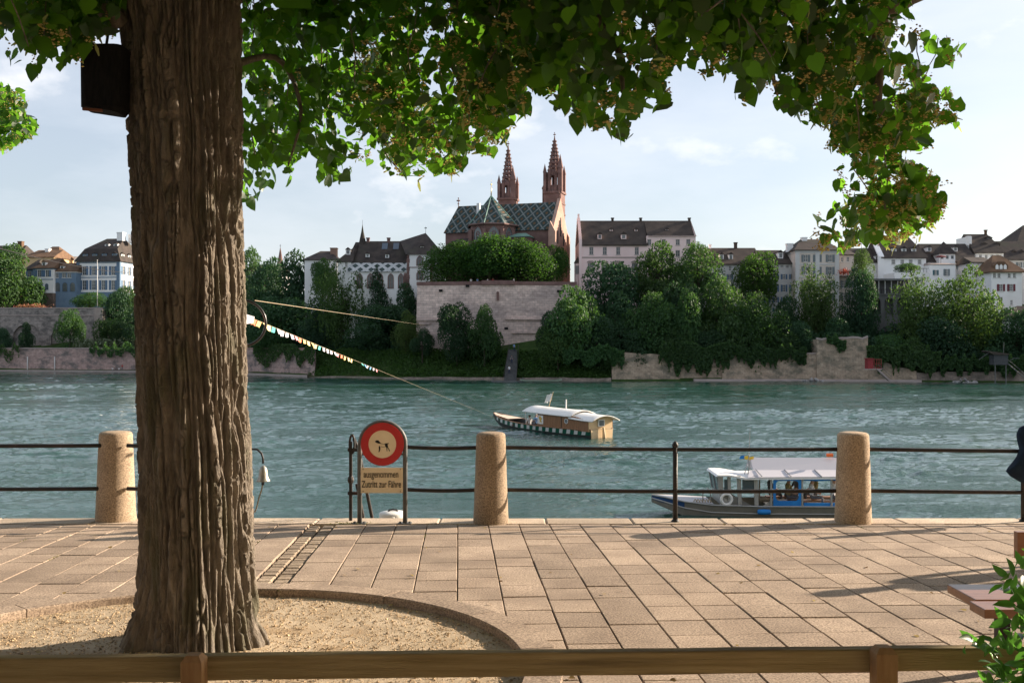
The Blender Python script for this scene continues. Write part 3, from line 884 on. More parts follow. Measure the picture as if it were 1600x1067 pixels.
for xx in (0.28, 1.9):
    m1 = MB()
    m1.box(xx - 0.03, xx + 0.03, -0.2, -0.14, 0.0, hb - 0.046); m1.box(xx - 0.03, xx + 0.03, 0.3, 0.36, 0.0, hb - 0.046); m1.box(xx - 0.03, xx + 0.03, -0.14, 0.3, hb - 0.10, hb - 0.046)
    m1.build('leg_frame', IRON, bench)
yb2 = 5.55
m1 = MB(); m1.box(PX(1587, yb2) - 2.36, PX(1587, yb2) - 2.36 + 1.5, yb2 - Yc - 0.02, yb2 - Yc + 0.02, PZ(872, yb2) - gz(Yc), PZ(830, yb2) - gz(Yc)); m1.build('backrest', BW, bench)
for xx in (0.62, 1.7):
    m1 = MB(); m1.box(xx - 0.02, xx + 0.02, yb2 - Yc - 0.045, yb2 - Yc - 0.022, 0.3, 0.66); m1.build('back_bracket', IRON, bench)

# jacket hung over the railing post at the right edge
NAVY = pmat('navy cloth', (0.008, 0.016, 0.035), (0.015, 0.03, 0.055), 10, 0.85, 0.3, 40, 0.2)
JY = 10.66
kj = JY / F
out = [(1601, 664), (1594, 668), (1590, 678), (1592, 690), (1595, 701), (1590, 715), (1582, 727), (1573, 737), (1580, 745), (1590, 751), (1600, 755), (1612, 752), (1624, 742), (1632, 734), (1620, 716), (1610, 698), (1612, 678), (1608, 668)]
m1 = MB()
cxp, czp = 1602, 706
lay = [(-0.055, 0.55), (-0.04, 0.86), (-0.012, 1.0), (0.03, 0.98), (0.055, 0.8), (0.065, 0.5)]
vv = []
for y_, s_ in lay:
    for a_, b_ in out:
        vv.append(((cxp + (a_ - cxp) * s_ - 1600) * kj, y_, PZ(czp + (b_ - czp) * s_, JY) - gz(JY)))
n_ = len(out)
ff = [(i * n_ + j, i * n_ + (j + 1) % n_, (i + 1) * n_ + (j + 1) % n_, (i + 1) * n_ + j) for i in range(len(lay) - 1) for j in range(n_)]
ff += [tuple(range(n_)), tuple(range((len(lay) - 1) * n_, len(lay) * n_))]
m1.add(vv, ff)
o = m1.build('hanging_jacket', NAVY, None, (PX(1600, JY), JY, gz(JY)), smooth=True)
tag(o, 'dark navy jacket hanging over the railing post', 'jacket')

# ------------------------------------------------------------------ leaves
LQ = np.array([(0, 1, 2, 3)])
mid = [(0, 0), (0.34, 0), (0.69, 0), (1.02, 0)]
edg = [(-0.09, 0.20), (0.10, 0.43), (0.44, 0.44), (0.76, 0.22)]
LV = [(x, 0, -0.14 * x * x) for x, y in mid] + [(x, y, 0.20 * y - 0.14 * x * x - 0.25 * y * y) for x, y in edg] + [(x, -y, 0.20 * y - 0.14 * x * x - 0.25 * y * y) for x, y in edg]
LV = np.array(LV)
LF = np.array([(0, 1, 5, 4), (1, 2, 6, 5), (2, 3, 7, 6), (1, 0, 8, 9), (2, 1, 9, 10), (3, 2, 10, 11)])
def frames(d, nrm):
    d = d / np.linalg.norm(d, axis=1, keepdims=True)
    y = np.cross(nrm, d); y /= np.maximum(np.linalg.norm(y, axis=1, keepdims=True), 1e-6)
    z = np.cross(d, y)
    return d, y, z
def leaf_mesh(name, pos, d, nrm, size, mat, LV=LV, LF=LF, jit=0.0, rs=None):
    X_, Y_, Z_ = frames(d, nrm)
    lv = LV[None] * size[:, None, None]
    if jit: lv = lv * (1 + rs.uniform(-jit, jit, lv.shape))
    V = pos[:, None, :] + lv[:, :, 0:1] * X_[:, None, :] + lv[:, :, 1:2] * Y_[:, None, :] + lv[:, :, 2:3] * Z_[:, None, :]
    Fc = (LF[None] + len(LV) * np.arange(len(pos))[:, None, None]).reshape(-1, LF.shape[1])
    return np_mesh(name, V.reshape(-1, 3), Fc, mat, True)
def inpoly(x, y, poly):
    r = np.zeros(len(x), bool)
    n_ = len(poly)
    for i in range(n_):
        x1, y1 = poly[i]; x2, y2 = poly[(i + 1) % n_]
        c = ((y1 > y) != (y2 > y)) & (x < (x2 - x1) * (y - y1) / ((y2 - y1) if y2 != y1 else 1e-9) + x1)
        r ^= c
    return r
def proj(p):
    return HX + p[:, 0] / p[:, 1] * F, HY - (p[:, 2] - EYE) / p[:, 1] * F

LIND = leafmat('linden leaf', (0.010, 0.034, 0.008), (0.024, 0.066, 0.014), (0.17, 0.42, 0.025), 0.45, 0.42, 0.4, 0.02)
BLOS = leafmat('linden blossom', (0.50, 0.38, 0.13), (0.70, 0.56, 0.27), (0.6, 0.48, 0.15), 0.35, 0.8, 0.1)
BARK = pmat('furrowed bark', (0.14, 0.121, 0.101), (0.285, 0.243, 0.196), 9, 0.95, 0.8, 70, 0.12, stretch=(3, 3, 0.9), c3=(0.145, 0.135, 0.095))
rs = np.random.RandomState(11)

# ------------------------------------------------------------------ the linden in the foreground
TY = 6.05
tree = empty('linden_tree', (-1.9, TY, gz(TY)), 0, 'big linden tree with furrowed bark and blossoming leafy branches over the promenade', 'tree')
T0 = Vector((-1.9, TY, gz(TY)))
tz = np.array([PZ(p_, TY) for p_ in (1030, 850, 500, 250, 60, -40, -140)])
tcx = np.array([PX(p_, TY) for p_ in (316, 312, 299, 291, 283, 276, 268)])
tr_ = np.array([176, 172, 171, 176, 186, 205, 235]) / 2 / F * TY * 0.97
nth, nz_ = 460, 600
zz = np.linspace(gz(TY) - 0.14, tz[-1], nz_)
th = np.linspace(0, 2 * math.pi, nth, endpoint=False)
ZZ, TH = np.meshgrid(zz, th, indexing='ij')
RR = np.interp(ZZ, tz, tr_)
hgt = ZZ - gz(TY)
flare = np.exp(-np.clip(hgt, 0, None) / 0.22)
RR = RR + flare * (0.055 + 0.05 * np.cos(TH * 5 + 0.7) + 0.03 * np.cos(TH * 3 + 2)) + 0.012 * np.exp(-hgt / 0.9)
RR = RR * (1 + 0.025 * np.sin(TH * 3 + ZZ * 0.8) + 0.018 * np.sin(TH * 7 - ZZ * 0.5))
cxx, cyy = np.cos(TH) * 0.36, np.sin(TH) * 0.36
wz = ZZ * 0.9
wx = cxx + 0.014 * vnoise(cxx * 5, cyy * 5, ZZ * 2.6, 3); wy = cyy + 0.014 * vnoise(cxx * 5, cyy * 5, ZZ * 2.6, 4)
n_a = vnoise(wx * 35, wy * 35, ZZ * 0.95, 40)
n_b = vnoise(wx * 46, wy * 46, ZZ * 2.4, 41)
n_c = vnoise(wx * 15, wy * 15, ZZ * 17.0, 42)
fur = np.minimum(np.abs(n_a) * 2.2, np.abs(n_b) * 2.8 + 0.25)
fur = np.minimum(fur, np.abs(n_c) * 3.2 + 0.58)
ridge = np.clip(fur, 0, 1) ** 0.7
fine = fbm(cxx * 70, cyy * 70, ZZ * 28, 60, 3)
RR = RR - 0.062 * (1 - ridge) + 0.006 * fine + 0.006 * vnoise(wx * 26, wy * 26, ZZ * 7, 77)
CX = np.interp(ZZ, tz, tcx)
V = np.stack([CX + RR * np.cos(TH) - T0.x, RR * np.sin(TH), ZZ - T0.z], -1).reshape(-1, 3)
ii = np.arange(nz_ - 1)[:, None] * nth; jj = np.arange(nth)[None, :]; j2 = (jj + 1) % nth
FQ = np.stack([ii + jj, ii + j2, ii + nth + j2, ii + nth + jj], -1).reshape(-1, 4)
link('trunk', np_mesh('trunk', V, FQ, BARK, True), tree)

def limb(pts, r0, r1, name='limb', n=14):
    pts = [Vector(p) - T0 for p in pts]
    m1 = MB()
    # smooth the path
    fine_ = []
    for i in range(len(pts) - 1):
        p0 = pts[max(i - 1, 0)]; p1 = pts[i]; p2 = pts[i + 1]; p3 = pts[min(i + 2, len(pts) - 1)]
        for s_ in range(5):
            t_ = s_ / 5
            fine_.append(0.5 * ((2 * p1) + (p2 - p0) * t_ + (2 * p0 - 5 * p1 + 4 * p2 - p3) * t_ * t_ + (3 * p1 - p0 - 3 * p2 + p3) * t_ ** 3))
    fine_.append(pts[-1])
    N_ = len(fine_)
    m1.tube(fine_, 0, n, radii=[(r0 + (r1 - r0) * i / (N_ - 1)) * random.uniform(0.94, 1.06) for i in range(N_)])
    return m1.build(name, BARK, tree, smooth=True)
limb([(-2.06, 6.0, 9.7), (-1.2, 5.9, 10.3), (0.2, 5.7, 10.3), (1.8, 5.75, 10.0), (3.1, 6.1, 9.75), P(1386, 20, 6.25), P(1372, 140, 6.3), P(1362, 280, 6.3)], 0.17, 0.010)
limb([(-2.08, 6.1, 9.5), (-2.6, 5.9, 10.3), (-3.6, 5.6, 10.8), (-5.0, 5.2, 11.0)], 0.16, 0.03)
limb([(-2.07, 6.05, 9.5), (-2.0, 6.2, 11.0), (-1.6, 6.6, 12.6), (-1.5, 6.8, 14.5)], 0.2, 0.04)
limb([P(185, 40, 5.8), P(170, 20, 5.75), P(140, -10, 5.7), P(110, -80, 5.6)], 0.07, 0.03)
limb([(-2.0, 6.3, 9.75), (-1.2, 7.2, 10.2), (0.0, 8.2, 9.7), P(700, 60, 7.4), P(740, 170, 7.2)], 0.09, 0.012)
limb([(-1.85, 6.2, 8.9), P(430, 90, 6.6), P(470, 170, 6.6), P(450, 260, 6.6)], 0.026, 0.006)
limb([(0.2, 5.7, 10.15), P(900, -20, 5.2), P(960, 60, 5.1), P(975, 160, 5.0)], 0.05, 0.006)
limb([(1.4, 5.75, 10.05), P(1180, 10, 5.5), P(1200, 90, 5.5), P(1215, 150, 5.5)], 0.04, 0.006)

right = [(376, 328), (400, 326), (428, 300), (455, 288), (462, 255), (490, 232), (494, 292), (545, 286), (560, 252), (580, 268), (620, 276), (700, 276), (722, 268), (726, 242), (770, 246), (800, 205), (836, 172),
         (815, 130), (850, 150), (885, 175), (905, 212), (940, 205), (972, 224), (1004, 216), (1006, 176), (1046, 164), (1052, 108), (1072, 104), (1082, 116), (1108, 118), (1150, 114), (1148, 156), (1180, 162), (1215, 178), (1250, 190), (1286, 202),
         (1300, 196), (1288, 236), (1325, 242), (1330, 250), (1296, 266), (1286, 300), (1268, 366), (1268, 392), (1312, 394), (1350, 382), (1400, 386), (1440, 366), (1474, 346), (1482, 322), (1462, 292), (1490, 286), (1460, 270), (1420, 252), (1402, 236), (1462, 232),
         (1452, 192), (1500, 202), (1512, 162), (1490, 140), (1440, 132), (1462, 112), (1505, 102), (1512, 72), (1470, 54), (1440, 42), (1422, 22), (1432, -10), (1500, -160), (1500, -260), (372, -260), (372, 100)]
left = [(-40, -260), (196, -260), (196, 60), (188, 40), (172, 72), (150, 60), (132, 112), (112, 100), (84, 132), (40, 124), (10, 92), (14, 66), (30, 40), (-4, 64), (-40, 70)]
trunkfront = [(262, 134), (330, 124), (352, 96), (360, 118), (380, 150), (380, 20), (300, 40), (330, 96)]
def yrange(px):
    lo = np.interp(px, [-40, 200, 372, 560, 700, 830, 950, 1150, 1290, 1510], [4.9, 5.3, 6.3, 6.3, 5.8, 5.0, 4.2, 4.6, 5.5, 5.6])
    hi = np.interp(px, [-40, 200, 372, 560, 700, 830, 950, 1150, 1290, 1510], [6.3, 6.6, 8.7, 8.8, 7.8, 6.8, 5.9, 6.2, 7.0, 7.0])
    return lo, hi
def sample(poly, ntw, per, spread=0.11):
    xs = [q[0] for q in poly]; ys = [q[1] for q in poly]
    px_ = rs.uniform(min(xs), max(xs), ntw * 3); py_ = rs.uniform(min(ys), max(ys), ntw * 3)
    ok = inpoly(px_, py_, poly) & ((vnoise(px_ / 62, py_ / 46, px_ * 0, 91) > -0.30) | (py_ < -20))
    px_, py_ = px_[ok][:ntw], py_[ok][:ntw]
    lo, hi = yrange(px_)
    Yd_ = lo + (hi - lo) * rs.uniform(0, 1, len(px_))
    c = np.stack([(px_ - HX) / F * Yd_, Yd_, EYE - (py_ - HY) / F * Yd_], -1)
    c = np.repeat(c, per, 0) + rs.normal(0, spread, (len(c) * per, 3))
    d = rs.normal(0, 0.55, c.shape); d[:, 2] -= rs.uniform(0.2, 1.3, len(c))
    nm = rs.normal(0, 0.55, c.shape); nm[:, 2] += 0.75; nm[:, 1] -= 0.25
    sz_ = 0.042 + 0.07 * rs.uniform(0, 1, len(c)) ** 1.15
    dd = d / np.linalg.norm(d, axis=1, keepdims=True)
    qx, qy = proj(c + dd * sz_[:, None] * 0.75)
    qx0, qy0 = proj(c + dd * sz_[:, None] * 0.2)
    ok = inpoly(qx, qy, poly) & inpoly(qx0, qy0, poly)
    ok &= inpoly(qx, qy + 38, poly) | (rs.uniform(0, 1, len(qx)) < 0.5)
    return c[ok], d[ok], nm[ok], sz_[ok]
parts = [sample(right, 2000, 11, 0.10), sample(left, 380, 9, 0.085), sample(trunkfront, 12, 4, 0.05)]
pos, dr, nm, sz_ = (np.concatenate([p_[i] for p_ in parts]) for i in range(4))
px_, py_ = proj(pos)
tf = (px_ > 215) & (px_ < 376) & (pos[:, 1] > 5.62) & (py_ > -80)
pos, dr, nm, sz_ = pos[~tf], dr[~tf], nm[~tf], sz_[~tf]
px_, py_ = proj(pos)
vis = (px_ > 0) & (px_ < 1600) & (py_ > 8) & (py_ < 420)
# the leaves that show largest: nearest in front, and those along the lower edge
score = sz_ / pos[:, 1] + rs.uniform(0, 0.003, len(pos)) + 0.004 * (py_ > 120)
order = np.argsort(-(score * vis))
own = order[:300]
mask = np.ones(len(pos), bool); mask[own] = False
TO = np.array(T0)
fol = link('foliage', leaf_mesh('foliage', pos[mask] - TO, dr[mask], nm[mask], sz_[mask], LIND, jit=0.06, rs=rs), tree)
tag(fol, kind='stuff')
lm = leaf_mesh('leaf', np.zeros((1, 3)), np.array([[1.0, 0, 0]]), np.array([[0, 0, 1.0]]), np.ones(1), LIND)
A, B, C_ = frames(dr[own], nm[own])
for i, q in enumerate(own):
    o = bpy.data.objects.new('leaf', lm); o.parent = tree
    s_ = float(sz_[q])
    M_ = Matrix(((A[i][0], B[i][0], C_[i][0]), (A[i][1], B[i][1], C_[i][1]), (A[i][2], B[i][2], C_[i][2])))
    o.matrix_local = Matrix.Translation(Vector(pos[q] - TO)) @ M_.to_4x4() @ Matrix.Diagonal((s_, s_, s_, 1))
    COL.objects.link(o)
# blossoms: small yellow tufts hanging under the leaves, each with a pale bract
pr = np.interp(px_, [0, 200, 380, 520, 600, 830, 860, 1250, 1280, 1520], [0.3, 0.2, 0.02, 0.04, 0.30, 0.34, 0.10, 0.16, 0.5, 0.5]) * np.interp(py_, [0, 120], [0.25, 1])
bs_ = np.where((rs.uniform(0, 1, len(pos)) < pr) & (py_ > -30))[0]
per = 13
bc = np.repeat(pos[bs_] + rs.normal(0, 0.03, (len(bs_), 3)) - np.array([0, 0, 0.03]), per, 0) + rs.normal(0, 0.016, (len(bs_) * per, 3))
a_, b_ = proj(bc); ok = inpoly(a_, b_, right) | inpoly(a_, b_, left); bc = bc[ok]
bz_ = rs.uniform(0.004, 0.0105, len(bc))
V = (bc - TO)[:, None, :] + octa[None] * bz_[:, None, None] * rs.uniform(0.7, 1.4, (len(bc), 6, 3))
FT = (of[None] + 6 * np.arange(len(bc))[:, None, None]).reshape(-1, 3)
tag(link('blossom', np_mesh('blossom', V.reshape(-1, 3), FT, BLOS), tree), kind='stuff')
BRAC = leafmat('linden bract', (0.30, 0.34, 0.10), (0.42, 0.45, 0.18), (0.45, 0.5, 0.15), 0.45, 0.6, 0.2)
BV = np.array([(0, 0.03, 0), (0, -0.03, 0), (0.5, -0.13, 0.03), (0.5, 0.13, 0.03), (1, -0.04, -0.06), (1, 0.04, -0.06)]); BF = np.array([(0, 1, 2, 3), (3, 2, 4, 5)])
db = rs.normal(0, 0.5, (len(bs_), 3)); db[:, 2] -= 0.6
tag(link('bract', leaf_mesh('bract', pos[bs_] - TO - np.array([0, 0, 0.02]), db, rs.normal(0, 1, (len(bs_), 3)), rs.uniform(0.05, 0.08, len(bs_)), BRAC, BV, BF), tree), kind='stuff')
# twigs carrying the leaf tufts
m1 = MB()
for q in rs.choice(len(pos), 420, replace=False):
    a_ = Vector(pos[q] - TO); e = Vector((rs.normal(0, .1), rs.normal(0, .1), rs.uniform(0.12, 0.35)))
    ex_, ey_ = proj(np.array([a_ + e]) + TO); ok_ = inpoly(ex_, ey_, right)[0] or inpoly(ex_, ey_, left)[0]
    if not ok_: continue
    m1.tube([a_, a_ + e * 0.5 + Vector((rs.normal(0, .02), 0, 0)), a_ + e], 0.004, 4)
tag(m1.build('twigs', BARK, tree, fix=False), kind='stuff')

# unseen upper crown, with lobes added to shade leaves and paving below
def crown_volume(c, r, n_, size, inframe=False):
    q = rs.normal(0, 1, (n_, 3)); q /= np.linalg.norm(q, axis=1, keepdims=True)
    q = q * (rs.uniform(0.25, 1, (n_, 1)) ** 0.5) * np.array(r) + np.array(c)
    q = np.repeat(q, 5, 0) + rs.normal(0, 0.28, (n_ * 5, 3))
    a_, b_ = proj(q)
    ok = ((b_ < -30) | (a_ < -60) | (a_ > 1660)) & (q[:, 1] > 0.5) if not inframe else np.ones(len(q), bool)
    q = q[ok]
    d = rs.normal(0, 0.55, q.shape); d[:, 2] -= 0.6
    nn = rs.normal(0, 0.55, q.shape); nn[:, 2] += 0.7
    return q, d, nn, rs.uniform(size * 0.8, size * 1.2, len(q))
cv = [crown_volume((-0.9, 6.0, 12.6), (5.4, 3.6, 3.0), 3300, 0.26), crown_volume((4.8, 4.6, 12.8), (4.8, 3.6, 2.4), 2200, 0.30), crown_volume((-1.0, 1.5, 12.8), (7.0, 3.4, 2.4), 2200, 0.32)]
q, d, nn, s_ = (np.concatenate([c__[i] for c__ in cv]) for i in range(4))
tag(link('upper_shade_crown', leaf_mesh('upper_shade_crown', q - TO, d, nn, s_, LIND), tree), kind='stuff')

# the next lindens of the row: one added unseen to the right for its shade, one to the left whose twig tips reach in
def rowtree(x, y, c, r, n_, size, label, extra=None):
    t_ = empty('linden_tree', (x, y, gz(y)), 0, label, 'tree')
    m1 = MB(); m1.tube([(0, 0, -0.1), (0.02, 0, 1.5), (-0.03, 0.05, 3.5), (0.05, 0, 5.5), (0.1, 0, 8)], 0, 16, radii=[0.36, 0.28, 0.26, 0.2, 0.08])
    for a_ in range(5):
        m1.tube([(0, 0, 3.6 + 0.3 * a_), (0.9 * math.cos(a_ * 1.3), 0.9 * math.sin(a_ * 1.3), 4.7 + .3 * a_), (2.4 * math.cos(a_ * 1.3), 2.0 * math.sin(a_ * 1.3), 6.0 + .3 * a_)], 0, 8, radii=[0.12, 0.09, 0.03])
    m1.build('trunk', BARK, t_, smooth=True)
    o_ = np.array((x, y, gz(y)))
    q, d, nn, s_ = crown_volume(c, r, n_, size)
    tag(link('crown', leaf_mesh('crown', q - o_, d, nn, s_, LIND), t_), kind='stuff')
    return t_, o_
rowtree(10.2, 7.4, (9.9, 7.2, 13.2), (4.2, 2.3, 3.0), 2800, 0.21, 'unseen linden added right of the frame to shade the hanging leaves')
t_, o_ = rowtree(-10.5, 13.0, (-11.6, 13.0, 12.4), (3.4, 3.0, 3.4), 1500, 0.2, 'linden whose small leafy twig tips hang in the sky left of the nest box')
far = [(-30, 128), (10, 132), (34, 148), (40, 176), (56, 192), (46, 212), (24, 222), (8, 234), (-30, 236)]
n_ = 900
a_ = rs.uniform(-30, 56, n_); b_ = rs.uniform(128, 236, n_); ok = inpoly(a_, b_, far); a_, b_ = a_[ok], b_[ok]
Yq = rs.uniform(12.6, 14.2, len(a_))
q = np.stack([(a_ - HX) / F * Yq, Yq, EYE - (b_ - HY) / F * Yq], -1)
d = rs.normal(0, 0.5, q.shape); d[:, 2] -= 0.5; nn = rs.normal(0, 0.5, q.shape); nn[:, 2] += 0.7
tag(link('twig_tip_foliage', leaf_mesh('twig_tip_foliage', q - o_, d, nn, rs.uniform(0.07, 0.12, len(q)), LIND), t_), kind='stuff')
bc = np.repeat(q[: len(q) // 3] - np.array([0, 0, 0.05]), 8, 0) + rs.normal(0, 0.03, (len(q) // 3 * 8, 3))
V = (bc - o_)[:, None, :] + octa[None] * rs.uniform(0.006, 0.012, len(bc))[:, None, None]
tag(link('blossom', np_mesh('blossom', V.reshape(-1, 3), (of[None] + 6 * np.arange(len(bc))[:, None, None]).reshape(-1, 3), BLOS), t_), kind='stuff')

# dark nest box hung on the limb beside the trunk
NB = 5.72
kn = NB / F
nest = empty('nest_box', P(165, 180, NB), 0, 'black weathered nest box hanging on the limb left of the trunk', 'nest box')
TAR = pmat('tarred wood', (0.005, 0.006, 0.007), (0.014, 0.014, 0.016), 12, 0.85, 0.5, 60, 0.2, stretch=(6, 6, 1))
def rrect(wx, wy, r=0.04, n_=5):
    pts = []
    for cx_, cy_, a0 in ((wx - r, wy - r, 0), (-wx + r, wy - r, 90), (-wx + r, -wy + r, 180), (wx - r, -wy + r, 270)):
        for i in range(n_ + 1):
            t_ = R(a0 + 90 * i / n_); pts.append((cx_ + r * math.cos(t_), cy_ + r * math.sin(t_)))
    return pts
m1 = MB(); secs = [(0.0, 0.095, 0.09, 0.03), (0.03, 0.112, 0.10, 0.02), (0.30, 0.115, 0.10, 0.0), (0.36, 0.118, 0.10, 0.0)]
vv = []
for z_, wx, wy, sh in secs:
    for a_, b_ in rrect(wx, wy): vv.append((a_ + 0.0, b_, z_ + (sh * (1 - a_ / wx) / 2 if z_ < 0.02 else 0)))
n_ = len(vv) // len(secs)
ff = [(i * n_ + j, i * n_ + (j + 1) % n_, (i + 1) * n_ + (j + 1) % n_, (i + 1) * n_ + j) for i in range(len(secs) - 1) for j in range(n_)] + [tuple(range(n_)), tuple(range((len(secs) - 1) * n_, len(secs) * n_))]
m1.add(vv, ff); m1.build('box', TAR, nest, smooth=False)
m1 = MB(); m1.prism([(a_ * 1.06, b_ * 1.06) for a_, b_ in rrect(0.118, 0.10)], 0.36, 0.378, 'z'); m1.build('lid', TAR, nest)
m1 = MB(); m1.prism([(-0.09, 0.004), (0.02, -0.004), (0.02, 0.01), (-0.09, 0.018)], -0.104, -0.088); m1.build('front_sill', pmat('rusty sill', (0.16, 0.06, 0.035), None), nest)
m1 = MB(); m1.tube([(0, 0, 0.37), (0.01, 0.02, 0.5), (0.0, 0.03, 0.75)], 0.008, 6); m1.build('hanger', IRON, nest)

# hoop behind the trunk, rope and flag string running out over the river
HYp = 6.52
hoop = MB(); kk = HYp / F
hoop.tube([(36 * kk * math.cos(t_ * math.pi / 24), 0.03 * math.cos(t_ * math.pi / 24), 36 * kk * math.sin(t_ * math.pi / 24)) for t_ in range(48)], 0.009, 8, closed=True)
hoop.tube([(-36 * kk, -0.03, 0), (-36 * kk - 0.02, -0.12, 0.01), (-36 * kk - 0.02, -0.22, 0.02)], 0.006, 6)
o = hoop.build('metal_hoop', pmat('black hoop', (0.02, 0.02, 0.022), None, rough=0.3, spec=0.6), None, P(377.5, 505, HYp), smooth=True)
tag(o, 'thin black metal hoop fixed behind the big trunk', 'hoop')
A_, B_ = P(398, 469.5, HYp), P(662, 508, 213)
m1 = MB()
m1.tube([Vector(A_).lerp(Vector(B_), s_ ** 3) for s_ in [i / 40 for i in range(41)]], 0.0028, 6)
tag(m1.build('rope', ROPE, smooth=True), 'long pale rope running from the hoop across the river', 'rope')
A_, B_ = P(381, 492, HYp), P(773, 652.5, 88.6)
fs = empty('flag_string', A_, 0, 'string of small coloured prayer flags running from the tree to the ferry', 'flags')
dl = (Vector(B_) - Vector(A_))
tot = dl.length; dn = dl.normalized()
m1 = MB(); m1.tube([dl * (i / 30) ** 3 for i in range(31)], 0.0016, 5); m1.build('cord', ROPE, fs, smooth=True)
FC = [pmat('flag cloth ' + str(i), c, rough=0.9) for i, c in enumerate([(0.72, 0.22, 0.13), (0.75, 0.52, 0.22), (0.72, 0.60, 0.33), (0.10, 0.42, 0.40), (0.62, 0.62, 0.68), (0.66, 0.62, 0.74), (0.74, 0.28, 0.32), (0.12, 0.30, 0.52)])]
seqc = [6, 0, 1, 2, 2, 3, 4, 5, 4, 5, 6, 0, 1, 2, 1, 2, 3, 4, 4, 5, 5, 6, 0, 1, 2, 2, 3, 7, 4, 7, 4, 6]
side = dn.cross(Vector((0, 0, 1))).normalized()
s_ = 0.10
for i, ci in enumerate(seqc):
    if i == 26: s_ += 0.5
    wd = 0.105; hg = 0.040 if i < 26 else 0.034
    o1 = dn * s_; o2 = dn * (s_ + wd)
    sw = side * random.uniform(-0.012, 0.03)
    dr_ = Vector((0, 0, -hg)) + sw - dn * 0.02
    m1 = MB()
    mdl = (o1 + o2) / 2
    m1.add([o1, mdl, o2, o2 + dr_ * random.uniform(.8, 1.1), mdl + dr_ * random.uniform(.8, 1.1) + side * random.uniform(-.01, .01), o1 + dr_ * random.uniform(.8, 1.1)], [(0, 1, 4, 5), (1, 2, 3, 4)])
    m1.build('flag', FC[ci], fs, fix=False)
    s_ += 0.125 + s_ * 0.022
m1 = MB(); a_ = Vector((0, -0.02, 0.01)); m1.add([a_, a_ + Vector((0.05, 0.1, -0.02)), a_ + Vector((0.045, 0.09, -0.06)), a_ + Vector((0, 0, -0.075))], [(0, 1, 2, 3)]); m1.build('flag', FC[4], fs, fix=False)

# leafy shrub in the lower right corner
SH = leafmat('shrub leaf', (0.028, 0.085, 0.018), (0.05, 0.13, 0.025), (0.14, 0.40, 0.04), 0.38, 0.4, 0.5)
SYb = 3.1
shr = empty('leafy_shrub', (PX(1610, SYb), SYb, gz(SYb)), 0, 'green leafy shrub growing in front of the timber fence beside the bench', 'shrub')
so = np.array((PX(1610, SYb), SYb, gz(SYb)))
SV = np.array([(0, 0.0, 0), (0.35, 0, -0.02), (0.7, 0, -0.07), (1, 0, -0.16), (0.08, 0.10, 0.02), (0.38, 0.21, 0.05), (0.72, 0.15, 0.0), (0.08, -0.10, 0.02), (0.38, -0.21, 0.05), (0.72, -0.15, 0.0)])
SF = np.array([(0, 1, 5, 4), (1, 2, 6, 5), (2, 3, 6, 6), (1, 0, 7, 8), (2, 1, 8, 9), (3, 2, 9, 9)])
SF = np.array([(0, 1, 5, 4), (1, 2, 6, 5), (1, 0, 7, 8), (2, 1, 8, 9), (2, 3, 6, 6), (2, 9, 3, 3)])[:4]
tri_tip = np.array([(2, 3, 6, 2)])
spoly = [(1600, 866), (1588, 880), (1570, 905), (1560, 925), (1590, 950), (1566, 962), (1572, 990), (1552, 1000), (1515, 996), (1508, 1008), (1540, 1020), (1532, 1040), (1542, 1070), (1800, 1200), (1800, 850)]
xs = rs.uniform(1505, 1800, 1600); ys = rs.uniform(866, 1300, 1600)
ok = inpoly(xs, ys, spoly + []) | ((ys > 1060) & (xs > 1545))
xs, ys = xs[ok], ys[ok]
Yq = rs.uniform(2.9, 3.45, len(xs))
q = np.stack([(xs - HX) / F * Yq, Yq, EYE - (ys - HY) / F * Yq], -1)
q = q[q[:, 2] > gz(3) + 0.03]
d = rs.normal(0, 0.6, q.shape); d[:, 0] -= 0.35; d[:, 2] += 0.2
nn = rs.normal(0, 0.5, q.shape); nn[:, 2] += 0.8; nn[:, 1] -= 0.3
ls = rs.uniform(0.045, 0.075, len(q))
SFt = np.array([(0, 1, 5), (0, 5, 4), (1, 2, 6), (1, 6, 5), (2, 3, 6), (1, 0, 7), (1, 7, 8), (2, 1, 8), (2, 8, 9), (3, 2, 9)])
a_, b_ = proj(q)
front = np.argsort(~((a_ < 1605) & (b_ < 1070)))[:260]
front = front[(a_[front] < 1605) & (b_[front] < 1070)]
mk = np.ones(len(q), bool); mk[front] = False
tag(link('inner_foliage', leaf_mesh('inner_foliage', q[mk] - so, d[mk], nn[mk], ls[mk], SH, SV, SFt), shr), kind='stuff')
lm2 = leaf_mesh('leaf', np.zeros((1, 3)), np.array([[1.0, 0, 0]]), np.array([[0, 0, 1.0]]), np.ones(1), SH, SV, SFt)
A, B, C_ = frames(d[front], nn[front])
for i, z_ in enumerate(front):
    o = bpy.data.objects.new('leaf', lm2); o.parent = shr
    s_ = float(ls[z_])
    M_ = Matrix(((A[i][0], B[i][0], C_[i][0]), (A[i][1], B[i][1], C_[i][1]), (A[i][2], B[i][2], C_[i][2])))
    o.matrix_local = Matrix.Translation(Vector(q[z_] - so)) @ M_.to_4x4() @ Matrix.Diagonal((s_, s_, s_, 1))
    COL.objects.link(o)
for i in range(9):
    m1 = MB(); e = q[rs.randint(len(q))] - so
    m1.tube([(rs.uniform(-.1, .1), rs.uniform(-.1, .1), -0.02), Vector(e) * 0.5 + Vector((0, 0, 0.1)), Vector(e)], 0.005, 5); m1.build('stem', BARK, shr, smooth=True)
